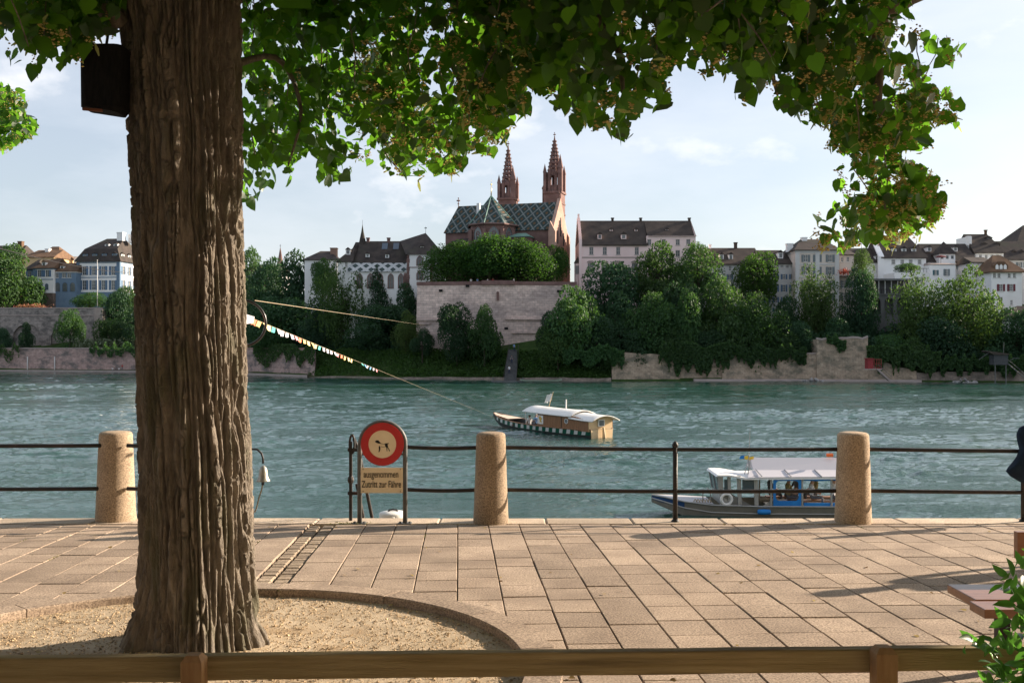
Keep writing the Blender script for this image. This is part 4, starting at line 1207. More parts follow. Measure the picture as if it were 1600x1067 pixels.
# ------------------------------------------------------------------ old town on the far bank
class Fac:
    """a facade plane through column px0 at distance Y, its right end turned nearer by theta degrees"""
    def __init__(s, px0, Y, yb, theta=0.0):
        s.t = R(theta); s.O = (PX(px0, Y), Y); s.zb = PZ(yb, Y) - 6.0; s.Y = Y; s.px0 = px0
    def s(s, px, off=0.0):
        c, sn = math.cos(s.t), math.sin(s.t)
        ox, oy = s.O[0] + sn * off, s.O[1] + c * off
        k_ = (px - HX) / F
        return (k_ * oy - ox) / (c + k_ * sn)
    def yat(s, px, off=0.0):
        return s.O[1] + math.cos(s.t) * off - s.s(px, off) * math.sin(s.t)
    def z(s, px, py, off=0.0):
        return PZ(py, s.yat(px, off)) - s.zb
    def root(s, name, label, cat='house', group=None):
        return empty(name, (s.O[0], s.O[1], s.zb), -s.t, label, cat, group)

GLASS = pmat('window glass', (0.055, 0.07, 0.08), (0.16, 0.17, 0.17), 0.35, 0.12, 0, spec=0.6)
WFRAME = pmat('window frame white', (0.62, 0.60, 0.57), None, rough=0.6)
SANDST = pmat('red sandstone', (0.165, 0.10, 0.09), (0.235, 0.145, 0.13), 0.6, 0.9, 0.4, 2, 0.15, c3=(0.125, 0.078, 0.07))
TILE = pmat('dark roof tile', (0.040, 0.034, 0.032), (0.075, 0.06, 0.052), 0.55, 0.85, 0.5, 3.5, 0.2, c3=(0.055, 0.055, 0.04))
TILEB = pmat('brown roof tile', (0.12, 0.072, 0.045), (0.19, 0.115, 0.07), 0.5, 0.85, 0.5, 3.5, 0.2, c3=(0.09, 0.06, 0.04))
TILEG = pmat('grey brown roof tile', (0.046, 0.038, 0.034), (0.078, 0.062, 0.052), 0.5, 0.85, 0.5, 3.5, 0.2)
PLW = pmat('white plaster', (0.85, 0.84, 0.83), (0.88, 0.87, 0.86), 0.25, 0.9, 0.15, 2, 0.2, c3=(0.68, 0.67, 0.65))
PLP = pmat('pink plaster', (0.85, 0.65, 0.62), (0.88, 0.70, 0.68), 0.2, 0.9, 0.15, 2, 0.2, c3=(0.80, 0.60, 0.57))
PLG = pmat('grey plaster', (0.54, 0.53, 0.52), (0.63, 0.62, 0.61), 0.25, 0.9, 0.15, 2, 0.2, c3=(0.41, 0.41, 0.4))
PLB = pmat('beige plaster', (0.60, 0.52, 0.46), (0.68, 0.60, 0.53), 0.25, 0.9, 0.15, 2, 0.2)
PLY = pmat('yellow plaster', (0.62, 0.44, 0.24), (0.68, 0.50, 0.29), 0.25, 0.9, 0.15, 2, 0.2)
BLUE = pmat('blue grey paint', (0.13, 0.20, 0.285), (0.17, 0.245, 0.335), 0.5, 0.8, 0.1, 3, 0.25)
SHB = pmat('blue shutter', (0.10, 0.17, 0.27), None, rough=0.7)
SHG = pmat('grey green shutter', (0.17, 0.2, 0.21), None, rough=0.7)
SHM = pmat('maroon shutter', (0.16, 0.035, 0.045), None, rough=0.7)
SHT = pmat('teal shutter', (0.04, 0.12, 0.14), None, rough=0.7)
TRIM = pmat('stone trim', (0.33, 0.27, 0.25), (0.40, 0.33, 0.3), 0.6, 0.9)
DARK = pmat('opening shade', (0.012, 0.012, 0.013), None, rough=0.9)  # near black, stands in for the shade inside openings
COPP = pmat('green copper', (0.10, 0.20, 0.165), (0.14, 0.25, 0.2), 1, 0.6)
GOLD = pmat('gilt', (0.8, 0.55, 0.2), None, rough=0.3, metal=0.9)
WC = {}
def winmesh(w_, h_, fm, nx, nz, arch):
    key = (round(w_, 2), round(h_, 2), fm.name, nx, nz, arch)
    if key in WC: return WC[key]
    m1 = MB()
    y0, y1 = 0.10, 0.17
    t_ = min(0.11, w_ * 0.1)
    if arch == 'gothic':
        n_ = 7
        def outl(w2, h2, zb_):
            pts = [(-w2, zb_), (w2, zb_)]
            sp = h2 - w2 * 1.5
            for i in range(n_ + 1): a_ = i / n_ * R(60) ; pts.append((-w2 + 2 * w2 * math.cos(a_), sp + 2 * w2 * math.sin(a_) * 0.87))
            for i in range(n_ - 1, -1, -1): a_ = i / n_ * R(60); pts.append((w2 - 2 * w2 * math.cos(a_), sp + 2 * w2 * math.sin(a_) * 0.87))
            return pts
        o_, i_ = outl(w_ / 2, h_, 0), outl(w_ / 2 - 0.22, h_ - 0.28, 0.15)
        m1.ring(o_, i_, -0.14, 0.05)
        for k_ in range(1, nx): xx = -w_ / 2 + w_ * k_ / nx; m1.box(xx - 0.07, xx + 0.07, -0.09, 0.04, 0.15, h_ - w_ * 0.62)
        m1.ring(circ(w_ * 0.17, 12, 0, h_ - w_ * 0.62), circ(w_ * 0.10, 12, 0, h_ - w_ * 0.62), -0.09, 0.04)
        p = MB(); p.prism(i_, -0.03, 0.03)
    elif arch == 'round':
        def outl(w2, h2, zb_):
            return [(-w2, zb_), (w2, zb_)] + [(w2 * math.cos(i * math.pi / 10), h2 - w2 + w2 * math.sin(i * math.pi / 10)) for i in range(0, 11)]
        o_, i_ = outl(w_ / 2, h_, 0), outl(w_ / 2 - 0.14, h_ - 0.14, 0.1)
        m1.ring(o_, i_, -0.06, 0.03)
        if nx > 1: m1.box(-0.05, 0.05, -0.045, 0.0, 0.1, h_ - 0.15)
        for k_ in range(1, nz): zz = h_ * k_ / nz; m1.box(-w_ / 2 + .12, w_ / 2 - .12, -0.045, 0.0, zz - 0.04, zz + 0.04)
        p = MB(); p.prism(i_, -0.02, 0.02)
    else:
        hw = w_ / 2
        m1.box(-hw, -hw + t_, y0, y1, 0, h_); m1.box(hw - t_, hw, y0, y1, 0, h_); m1.box(-hw + t_, hw - t_, y0, y1, 0, t_); m1.box(-hw + t_, hw - t_, y0, y1, h_ - t_, h_)
        for k_ in range(1, nx): xx = -hw + w_ * k_ / nx; m1.box(xx - 0.045, xx + 0.045, y0 + .01, y1, t_, h_ - t_)
        for k_ in range(1, nz): zz = h_ * k_ / nz; m1.box(-hw + t_, hw - t_, y0 + .015, y1 - .003, zz - 0.035, zz + 0.035)
        m1.box(-hw - 0.12, hw + 0.12, -0.10, 0.09, -0.14, -0.003)         # sill
        p = MB(); p.box(-hw + .02, hw - .02, y1 - 0.02, y1 + 0.03, 0.02, h_ - 0.02)
    WC[key] = (m1.mesh('window', fm), p.mesh('pane', GLASS))
    return WC[key]

SHC = {}
def window(parent, x, y, z, w_, h_, fm=None, nx=2, nz=3, arch=None, shut=None, rot=0.0):
    fm = fm or WFRAME
    a_, b_ = winmesh(w_, h_, fm, nx, nz, arch)
    o = link('window', a_, parent, (x, y, z), (0, 0, rot))
    link('pane', b_, o)
    if shut:
        key = (round(w_, 2), round(h_, 2), shut.name)
        if key not in SHC:
            m1 = MB(); m1.box(-w_ * 0.27, w_ * 0.27, -0.07, -0.02, 0, h_)
            for k_ in range(1, 4): m1.box(-w_ * 0.22, w_ * 0.22, -0.085, -0.07, h_ * k_ / 4 - h_ * .09, h_ * k_ / 4 + h_ * .09)
            SHC[key] = m1.mesh('shutter', shut)
        for sg in (-1, 1):
            link('shutter', SHC[key], parent, (x + sg * w_ * 0.79 * math.cos(rot), y + sg * w_ * 0.79 * math.sin(rot), z), (0, 0, rot))
    return o

def wall_face(m1, a, b, H, holes, dp=0.32, z0=0.0):
    """wall from a to b (2-D points, outside on the right hand when walking), with real openings"""
    a, b = Vector(a), Vector(b)
    L_ = (b - a).length; u_ = (b - a) / L_
    nin = Vector((-u_.y, u_.x))
    xs = sorted({0.0, L_} | {max(0, min(L_, h_[0])) for h_ in holes} | {max(0, min(L_, h_[1])) for h_ in holes})
    zs = sorted({z0, H} | {max(z0, min(H, h_[2])) for h_ in holes} | {max(z0, min(H, h_[3])) for h_ in holes})
    def pt(x_, z_, d=0.0):
        q = a + u_ * x_ + nin * d
        return (q.x, q.y, z_)
    for i in range(len(xs) - 1):
        for j in range(len(zs) - 1):
            cx_, cz_ = (xs[i] + xs[i + 1]) / 2, (zs[j] + zs[j + 1]) / 2
            if any(h_[0] < cx_ < h_[1] and h_[2] < cz_ < h_[3] for h_ in holes): continue
            m1.quad(pt(xs[i], zs[j]), pt(xs[i + 1], zs[j]), pt(xs[i + 1], zs[j + 1]), pt(xs[i], zs[j + 1]))
    for x0, x1, za, zb_ in holes:
        for (p, q) in (((x0, za), (x1, za)), ((x1, za), (x1, zb_)), ((x1, zb_), (x0, zb_)), ((x0, zb_), (x0, za))):
            m1.quad(pt(*p), pt(*p, dp), pt(*q, dp), pt(*q))
        m1.quad(pt(x0, za, dp), pt(x1, za, dp), pt(x1, zb_, dp), pt(x0, zb_, dp))

def hip(m1, x0, x1, y0, y1, z0, zr, il=0.0, ir=0.0, ov=0.45, th=0.16, yr=None):
    x0, x1, y0, y1 = x0 - ov, x1 + ov, y0 - ov, y1 + ov
    yr = (y0 + y1) / 2 if yr is None else yr
    A_ = [(x0, y0, z0), (x1, y0, z0), (x1, y1, z0), (x0, y1, z0)]
    Bt = [(x, y, z - th) for x, y, z in A_]
    r0, r1 = (x0 + il, yr, zr), (x1 - ir, yr, zr)
    m1.add(A_ + Bt + [r0, r1], [(0, 1, 9, 8), (2, 3, 8, 9), (1, 2, 9), (3, 0, 8), (4, 5, 1, 0), (5, 6, 2, 1), (6, 7, 3, 2), (7, 4, 0, 3), (7, 6, 5, 4)])

def dormer(roof, x, y, z, w_, h_, mat=None, roofm=None, dp=2.2, gable=True):
    m1 = MB(); m1.box(x - w_ / 2, x + w_ / 2, y, y + dp, z, z + h_)
    d_ = m1.build('dormer', mat or PLW, roof)
    m1 = MB(); pk = w_ * 0.55 if gable else w_ * 0.3
    m1.prism([(x - w_ / 2 - .15, z + h_), (x + w_ / 2 + .15, z + h_), (x, z + h_ + pk)], y - 0.2, y + dp)
    m1.build('dormer_roof', roofm or TILE, d_)
    m1 = MB(); m1.box(x - w_ * .3, x + w_ * .3, y - 0.04, y + 0.02, z + h_ * .15, z + h_ * .88); m1.build('pane', GLASS, d_)

def chimney(roof, x, y, z0, z1, w_=0.9, mat=None):
    m1 = MB(); m1.box(x - w_ / 2, x + w_ / 2, y - w_ / 2, y + w_ / 2, z0, z1); m1.box(x - w_ / 2 - .1, x + w_ / 2 + .1, y - w_ / 2 - .1, y + w_ / 2 + .1, z1, z1 + 0.25)
    m1.build('chimney', mat or PLW, roof)

def house(name, label, px0, px1, Y, yb, ye, yr, depth, wallm, roofm, theta=0.0, il=0.0, ir=0.0, wins=(), ov=0.45, sidewins=(), trims=(), group=None, frame=None, cornice=None, plinth=None):
    """wins: (px list, y top, y bottom, width px, dict of window options)"""
    fc = Fac(px0, Y, yb, theta)
    root = fc.root(name, label, 'house', group)
    L_ = fc.s(px1); H = fc.z((px0 + px1) / 2, ye)
    kx = fc.Y / F
    holes = []; todo = []
    for pl, yt, ybt, wp, opt in wins:
        for p in pl:
            x_ = fc.s(p); ym = fc.yat(p)
            w_ = wp * ym / F; za = PZ(ybt, ym) - fc.zb; zt_ = PZ(yt, ym) - fc.zb
            if not opt.get('arch'): holes.append((x_ - w_ / 2, x_ + w_ / 2, za, zt_))
            todo.append((x_, 0.0, za, w_, zt_ - za, opt, 0.0))
    sh = []
    for yq, yt, ybt, wm, opt in sidewins:       # on the right side wall, at depth yq metres
        ym = fc.yat(px1)
        za = PZ(ybt, ym) - fc.zb; zt_ = PZ(yt, ym) - fc.zb
        if not opt.get('arch'): sh.append((yq - wm / 2, yq + wm / 2, za, zt_))
        todo.append((L_, yq, za, wm, zt_ - za, opt, math.pi / 2))
    m1 = MB()
    wall_face(m1, (0, 0), (L_, 0), H, holes)
    wall_face(m1, (L_, 0), (L_, depth), H, sh)
    wall_face(m1, (L_, depth), (0, depth), H, [])
    wall_face(m1, (0, depth), (0, 0), H, [])
    if il == 0 or ir == 0:
        zr0 = PZ(yr, fc.yat((px0 + px1) / 2, depth / 2)) - fc.zb
        if il == 0: m1.poly([(0.02, 0, H), (0.02, depth, H), (0.02, depth / 2, zr0 - 0.05)])
        if ir == 0: m1.poly([(L_ - .02, 0, H), (L_ - .02, depth, H), (L_ - .02, depth / 2, zr0 - 0.05)])
    wo_ = m1.build('wall', wallm, root, fix=False)
    for x_, y_, z_, w_, h_, opt, rt in todo:
        window(root, x_, y_, z_, w_, h_, opt.get('fm') or frame, opt.get('nx', 2), opt.get('nz', 3), opt.get('arch'), opt.get('shut'), rt)
    m1 = MB()
    zr = PZ(yr, fc.yat((px0 + px1) / 2, depth / 2)) - fc.zb
    hip(m1, 0, L_, 0, depth, H + 0.05, zr, il, ir, ov)
    rf = m1.build('roof', roofm, root)
    if cornice:
        m1 = MB(); m1.box(-0.12, L_ + 0.12, -0.16, depth, H - 0.42, H - 0.115); m1.build('cornice', cornice, root)
    if plinth:
        zp = fc.z(px0, plinth[0]); m1 = MB(); m1.box(-0.06, L_ + 0.06, -0.07, depth, 0, zp); m1.build('plinth', plinth[1], root)
    for py_t, mt in trims:
        zt_ = fc.z((px0 + px1) / 2, py_t); m1 = MB(); m1.box(-0.02, L_ + 0.02, -0.08, -0.002, zt_ - 0.14, zt_ + 0.14); m1.build('string_course', mt, root)
    return root, fc, L_, H, zr, rf

# ---- left: big blue and white house
root, fc, L_, H, zr, rf = house('town_house', 'blue and white house with mansard roof and white chimneys', 120, 187, 322, 474, 409, 396, 17, PLW, TILE, 8,
    il=2.0, ir=2.0, wins=[([131.6, 146.3, 161.3, 176.7], 416, 430, 6.4, dict(shut=SHB)), ([131.6, 146.3, 161.3, 176.7], 438, 453, 6.4, dict(shut=SHB))],
    sidewins=[(q, 415, 429, 1.3, dict(shut=SHB)) for q in (2.4, 6.0, 9.6, 13.4)] + [(q, 437, 452, 1.3, dict(shut=SHB)) for q in (2.4, 6.0, 9.6, 13.4)],
    trims=[(433.5, BLUE), (457, BLUE)], cornice=BLUE, plinth=(457.5, BLUE), ov=0.7)
bpy.data.objects.remove(rf)
m1 = MB()                                                            # mansard: steep lower slope, flatter hip above
z1_ = fc.z(150, 389, 2); z2_ = PZ(373.5, fc.yat(150, 8.5)) - fc.zb
o_ = 0.7
lo = [(-o_, -o_, H + .05), (L_ + o_, -o_, H + .05), (L_ + o_, 17 + o_, H + .05), (-o_, 17 + o_, H + .05)]
md = [(1.7, 1.7, z1_), (L_ - 1.7, 1.7, z1_), (L_ - 1.7, 15.3, z1_), (1.7, 15.3, z1_)]
tp = [(5.5, 8.5, z2_), (L_ - 3.2, 8.5, z2_)]
m1.add(lo + md + tp, [(0, 1, 5, 4), (1, 2, 6, 5), (2, 3, 7, 6), (3, 0, 4, 7), (4, 5, 9, 8), (5, 6, 9), (6, 7, 8, 9), (7, 4, 8), (3, 2, 1, 0)])
rf = m1.build('roof', TILE, root)
for p in (132, 147, 162, 178): dormer(rf, fc.s(p), 0.35, H + 0.9, 1.7, 1.7, BLUE, TILE, 2.5, False)
for p in (158, 172): dormer(rf, fc.s(p), 3.4, z1_ + 0.5, 1.4, 1.2, PLW, TILE, 3, False)
for q in (2.6, 6.8, 11.0):
    m1 = MB(); m1.box(L_ - 2.6, L_ - 0.35, q - .9, q + .9, H + .9, H + 2.6); dd = m1.build('dormer', PLW, rf)
    m1 = MB(); m1.prism([(q - 1.1, H + 2.6), (q + 1.1, H + 2.6), (q, H + 3.2)], L_ - 3.4, L_ - .1, 'x'); m1.build('dormer_roof', TILE, dd)
    m1 = MB(); m1.box(L_ - .4, L_ - .3, q - .55, q + .55, H + 1.1, H + 2.4); m1.build('pane', GLASS, dd)
chimney(rf, fc.s(187, 6), 7.0, z2_ - 1, PZ(365, 328) - fc.zb, 2.0); chimney(rf, fc.s(198.5, 6), 9.5, z2_ - 1.5, PZ(367.5, 328) - fc.zb, 1.9)
for x_ in (0.0, L_ - 1.0):
    m1 = MB(); m1.box(x_ - .05, x_ + 1.05, -0.12, -0.003, 0, H - 0.42); m1.build('pilaster', BLUE, root)
m1 = MB(); m1.box(L_ + .003, L_ + .12, 0, 0.9, 0, H - 0.42); m1.build('pilaster', BLUE, root)

# ---- left: small blue house with a lower wing, ochre house behind
root, fc, L_, H, zr, rf = house('town_house', 'small blue and white house beside a dark leafy tree', 52, 83, 318, 476, 419, 404, 12, PLW, TILEB, 4, il=4, ir=0.5,
    wins=[([61.3, 73.7], 422, 432.5, 6.0, dict(shut=SHB)), ([60.5], 442, 454.5, 6.0, dict(shut=SHB)), ([73], 443, 453, 5.5, dict(arch='round', fm=BLUE))], trims=[(436.5, BLUE)], cornice=BLUE, plinth=(458, stonewall('rubble base', (0.2, 0.15, 0.12), (0.16, 0.12, 0.1), (0.1, 0.08, 0.07), .8, .4, (0.08, 0.07, 0.06))))
m1 = MB(); m1.box(-.05, .75, -0.12, -0.003, 3.4, H - .42); m1.build('pilaster', BLUE, root)
dormer(rf, fc.s(65), 1.3, H + .7, 1.3, 1.3, PLW, TILEB, 2.5)
root, fc, L_, H, zr, rf = house('town_house', 'low blue wing with round arches between two blue houses', 83.4, 119, 319, 470, 424, 411, 9, BLUE, TILEB, 3, il=0.4, ir=0.4,
    wins=[([88.5, 100, 108], 427, 434, 6.5, dict()), ([90, 101.5, 113.5], 441, 456, 9, dict(arch='round', fm=SHB, nx=1, nz=1))], cornice=PLW)
dormer(rf, fc.s(94), 1.2, H + .6, 1.3, 1.2, PLW, TILEB, 2.5)
root, fc, L_, H, zr, rf = house('town_house', 'blue shaded house end half hidden by the dark left tree', 40, 51.6, 320, 476, 421, 406, 10, BLUE, TILE, 2, il=2, ir=0.4, wins=[([46], 424, 433, 5.5, dict())])
root, fc, L_, H, zr, rf = house('town_house', 'ochre house with long brown roof above the small blue house', 38, 84, 338, 470, 402, 391, 12, PLY, TILEB, 6, il=2, ir=0.4)
chimney(rf, fc.s(62), 5, H, PZ(388, 338) - fc.zb, 1.4); chimney(rf, fc.s(72), 2.0, H - .5, PZ(401, 336) - fc.zb, 1.8)
root, fc, L_, H, zr, rf = house('town_house', 'ochre house with tall rounded brown roof beside a white chimney', 63, 92, 345, 470, 402, 385.5, 12, PLY, TILEB, 4, il=1.5, ir=3.6)
chimney(rf, fc.s(98), 4, 0, PZ(405, 345) - fc.zb, 1.6); chimney(rf, fc.s(111), 4, 0, PZ(401, 345) - fc.zb, 1.5)
root, fc, L_, H, zr, rf = house('town_house', 'dark roofed house at the far left behind the leafy tree', -40, 30, 340, 470, 400, 384, 12, PLY, TILE, 6, il=0.4, ir=1.5)
chimney(rf, fc.s(19), 5, H, PZ(379, 345) - fc.zb, 1.5, TILEB)
# flag mast on the upper wall
m1 = MB(); a_ = P(152, 480, 295); m1.cyl((0, 0, 0), (0, 0, PZ(408, 295) - a_.z), 0.14, 0.08, 8); m1.lathe([(0.02, PZ(408, 295) - a_.z), (0.2, PZ(408, 295) - a_.z + .2), (0.02, PZ(408, 295) - a_.z + .4)], 8)
tag(m1.build('flag_mast', WFRAME, None, a_, smooth=True), 'bare white flag mast in front of the big blue house', 'mast')

# ---- river walls on the left
WALLU = stonewall('grey rubble', (0.37, 0.32, 0.29), (0.29, 0.25, 0.23), (0.2, 0.175, 0.16), 1.0, 0.45, (0.10, 0.095, 0.09), 0.28, amt=0.8)
WALLL = stonewall('pink rubble', (0.47, 0.335, 0.295), (0.38, 0.265, 0.235), (0.27, 0.2, 0.175), 0.9, 0.4, (0.15, 0.135, 0.125), 0.3, amt=0.9)
fc = Fac(-140, 296, 548, 0.6)
root = fc.root('garden_wall', 'grey rubble garden wall with blind arches below the blue houses', 'wall')
L_ = fc.s(160); H = fc.z(0, 482)
m1 = MB()
def arch_wall(m1, L_, H, arches, dp):
    """front wall with arched niches: arches = (centre, half width, spring z, base z)"""
    x_ = 0.0
    for c, hw, sp, zb_ in arches:
        m1.quad((x_, 0, 0), (c - hw, 0, 0), (c - hw, 0, H), (x_, 0, H))
        pts = [(c - hw, zb_), (c - hw, sp)] + [(c - hw * math.cos(t_ * math.pi / 12), sp + hw * math.sin(t_ * math.pi / 12)) for t_ in range(1, 12)] + [(c + hw, sp), (c + hw, zb_)]
        for i in range(len(pts) - 1):
            p, q = pts[i], pts[i + 1]
            if i == 0 or i == len(pts) - 2: pass
            if 1 <= i < len(pts) - 2: m1.quad((p[0], 0, p[1]), (q[0], 0, q[1]), (q[0], 0, H), (p[0], 0, H))
            m1.quad((p[0], 0, p[1]), (p[0], dp, p[1]), (q[0], dp, q[1]), (q[0], 0, q[1]))
        m1.poly([(p[0], dp, p[1]) for p in pts])
        if zb_ > 0: m1.quad((c - hw, 0, 0), (c + hw, 0, 0), (c + hw, 0, zb_), (c - hw, 0, zb_))
        x_ = c + hw
    m1.quad((x_, 0, 0), (L_, 0, 0), (L_, 0, H), (x_, 0, H))
arch_wall(m1, L_, H, [(fc.s(-60), 4.2, 9.5, 0), (fc.s(42), 4.3, 9.6, 0), (fc.s(96), 3.2, 9.6, 0)], 0.8)
m1.quad((L_, 0, 0), (L_, 14, 0), (L_, 14, H), (L_, 0, H)); m1.quad((0, 0, H), (L_, 0, H), (L_, 14, H), (0, 14, H))
m1.build('masonry', WALLU, root, fix=False)
m1 = MB(); m1.box(-.1, L_ + .1, -.12, .5, H + .003, H + .28); m1.build('coping', TRIM, root)
m1 = MB(); m1.box(L_ - 2.3, L_ + .18, -.2, -.003, 0, H); m1.build('pier', pmat('pale pier stone', (0.4, 0.33, 0.29), (0.33, 0.27, 0.24), .8, .9), root)
m1 = MB(); m1.box(0, L_ - 2.3, -.14, -.003, H - 2.2, H - 1.9); m1.build('string_course', TRIM, root)

def bankwall(name, label, px0, px1, y0, y1, mat, off=0.0, steps=8, jag=0.0, cope=None, thick=1.2, cat='wall'):
    """a wall that follows the waterline; y0, y1 = image heights of its top at both ends"""
    rs_ = random.Random(px0)
    Y0 = bank(px0) + off
    o = Vector((PX(px0, Y0), Y0, -1.0))
    root = empty(name, o, 0, label, cat)
    pts = []
    for i in range(steps + 1):
        p = px0 + (px1 - px0) * i / steps; Y = bank(p) + off
        yt = y0 + (y1 - y0) * i / steps + rs_.uniform(-jag, jag)
        pts.append((PX(p, Y) - o.x, Y - o.y, PZ(yt, Y) - o.z))
    m1 = MB()
    for i in range(steps):
        a_, b_ = pts[i], pts[i + 1]
        m1.quad((a_[0], a_[1] - .3, 0), (b_[0], b_[1] - .3, 0), b_, a_)
        m1.quad(a_, b_, (b_[0], b_[1] + thick, b_[2]), (a_[0], a_[1] + thick, a_[2]))
    for q, sg in ((pts[0], 0), (pts[-1], 1)):
        m1.quad((q[0], q[1] - .3, 0), (q[0], q[1] + thick, 0), (q[0], q[1] + thick, q[2]), q)
    m1.build('masonry', mat, root, fix=False)
    if cope:
        m1 = MB()
        for i in range(steps):
            a_, b_ = pts[i], pts[i + 1]
            v8 = [(q[0], q[1] + dy, q[2] + dz_) for dz_ in (0.004, cope[0]) for q in (a_, b_) for dy in (-0.12, 0.5)]
            m1.add(v8, [(0, 1, 3, 2), (4, 5, 7, 6), (0, 2, 6, 4), (1, 3, 7, 5), (0, 1, 5, 4), (2, 3, 7, 6)])
        m1.build('coping', cope[1], root)
    return root, o, pts
r_, o_, pts = bankwall('river_wall', 'long pinkish rubble river wall with stained patches left of the big trunk', -160, 300, 544.5, 545, WALLL, 1.0, 12, 0.2, (0.3, TRIM))
for p in (43, 85.5):
    m1 = MB(); Y = bank(p) + .6; m1.cyl((PX(p, Y) - o_.x, Y - o_.y, 0), (PX(p, Y) - o_.x, Y - o_.y, PZ(557, Y) + 1), 0.2, 0.16, 8); m1.build('mooring_post', WFRAME, r_, smooth=True)
bankwall('river_wall', 'pinkish rubble river wall beyond the hoop ending at the green slope', 302, 492, 545, 546, WALLL, 1.0, 8, 0.2, (0.35, pmat('pink coping', (0.4, 0.25, 0.21), (0.33, 0.2, 0.17), 1, .9)))
# towpath ledge at the foot of the left walls
m1 = MB(); vv = []
for i in range(13):
    p = -160 + 640 * i / 12; Y = bank(p)
    for dy, z_ in ((-1.6, -0.6), (-1.6, 0.45), (1.4, 0.5)): vv.append((PX(p, Y + dy), Y + dy, z_))
m1.add(vv, [(i * 3 + j, (i + 1) * 3 + j, (i + 1) * 3 + j + 1, i * 3 + j + 1) for i in range(12) for j in range(2)])
tag(m1.build('towpath', TRIM, fix=False), 'narrow stone towpath at the foot of the left river walls', None, None, 'structure')
# rubble toe of the grass bank
TOE = stonewall('bank toe', (0.3, 0.24, 0.2), (0.22, 0.18, 0.15), (0.12, 0.1, 0.09), 0.7, 0.35, (0.07, 0.07, 0.055), 0.4)
bankwall('bank_revetment', 'low stone footing of the grassy bank below the terrace', 478, 955, 588, 591, TOE, -0.2, 26, 0.9)
ROUGH = stonewall('ochre rubble', (0.46, 0.36, 0.27), (0.36, 0.28, 0.205), (0.21, 0.165, 0.125), 0.8, 0.4, (0.13, 0.125, 0.095), 0.3, amt=0.8)
bankwall('river_wall', 'ochre stone river wall right of the grassy bank', 956, 1062, 549, 556, ROUGH, 0.5, 12, 0.8, None, 2)
bankwall('river_wall', 'stone river wall hung with ivy below the dense trees', 1062, 1128, 556, 562, ROUGH, 0.8, 8, 0.5, None, 2)
bankwall('river_wall', 'ochre stone river wall with a light ledge left of the ruined bastion', 1128, 1276, 553, 553, ROUGH, 0.4, 16, 0.6, (0.25, TRIM), 2)
bankwall('ruined_bastion', 'broken ochre masonry bastion with light coping above the red hut', 1276, 1356, 531, 529, ROUGH, 0.0, 10, 1.6, (0.4, TRIM), 4)
bankwall('river_wall', 'ochre stone wall sinking into ivy right of the red hut', 1356, 1432, 556, 581, ROUGH, 0.2, 10, 1.0, None, 2)
bankwall('river_wall', 'low dark stone footing below the dense trees at the right', 1432, 1760, 582, 580, TOE, 0.3, 16, 1.4, None, 2)
bankwall('stone_ledge', 'pale waterside ledge below the ochre walls', 1085, 1440, 592.2, 593.5, TRIM, -1.3, 20, 0.3, None, 2.5)

# ---- terrace wall of the cathedral
PFALZ = stonewall('terrace masonry', (0.76, 0.60, 0.53), (0.60, 0.465, 0.41), (0.36, 0.28, 0.245), 1.2, 0.52, (0.27, 0.225, 0.215), 0.13, amt=0.62, strk=(0.6, 0.6, 2.6))
TYW = 223.0
fc = Fac(652, TYW, 556, 0)
root = fc.root('terrace_wall', 'massive pale stone terrace wall below the cathedral trees', 'wall')
L_ = fc.s(900); H = fc.z(700, 446)
xm = fc.s(778)
m1 = MB()
bt = 0.5
m1.add([(-bt, -bt, 0), (xm, -1.9 - bt, 0), (L_ + bt, -bt, 0), (L_ + bt, 46, 0), (-bt, 46, 0), (0, 0, H), (xm, -1.9, H), (L_, 0, H), (L_, 46, H), (0, 46, H)],
       [(0, 1, 6, 5), (1, 2, 7, 6), (2, 3, 8, 7), (4, 0, 5, 9), (5, 6, 7, 8, 9)])
m1.build('masonry', PFALZ, root, fix=False)
m1 = MB()
for (a_, b_) in (((-.15, -.15), (xm, -2.06)), ((xm, -2.06), (L_ + .15, -.15))):
    v8 = [(p[0], p[1] + dy, H + dz_) for dz_ in (0.004, fc.z(700, 440.5) - H) for p in (a_, b_) for dy in (0, 0.6)]
    m1.add(v8, [(0, 1, 3, 2), (4, 5, 7, 6), (0, 2, 6, 4), (1, 3, 7, 5), (0, 1, 5, 4), (2, 3, 7, 6)])
m1.build('parapet', SANDST, root)
m1 = MB(); m1.box(xm - 3.6, xm + 3.6, -2.3, -1.2, H + .004, fc.z(700, 440) - H + H + .12); m1.build('parapet_pulpit', SANDST, root)
m1 = MB(); m1.box(xm - .28, xm + .28, -2.45, -1.95, fc.z(778, 470), fc.z(778, 458)); m1.prism([(xm - .35, fc.z(778, 458)), (xm + .35, fc.z(778, 458)), (xm, fc.z(778, 456))], -2.5, -1.95); m1.build('wall_niche', SANDST, root)
for p, q in ((731, 449), (873, 457), (689, 456), (791, 515)):
    x_ = fc.s(p); yy_ = -1.9 * (x_ / xm if x_ < xm else (L_ - x_) / (L_ - xm)); m1 = MB(); m1.box(x_ - .4, x_ + .4, yy_ - .42, yy_ + .3, fc.z(p, q), fc.z(p, q) + .5); m1.build('drain_hole_shade', DARK, root)  # dark blocks painted as the shade of drain holes
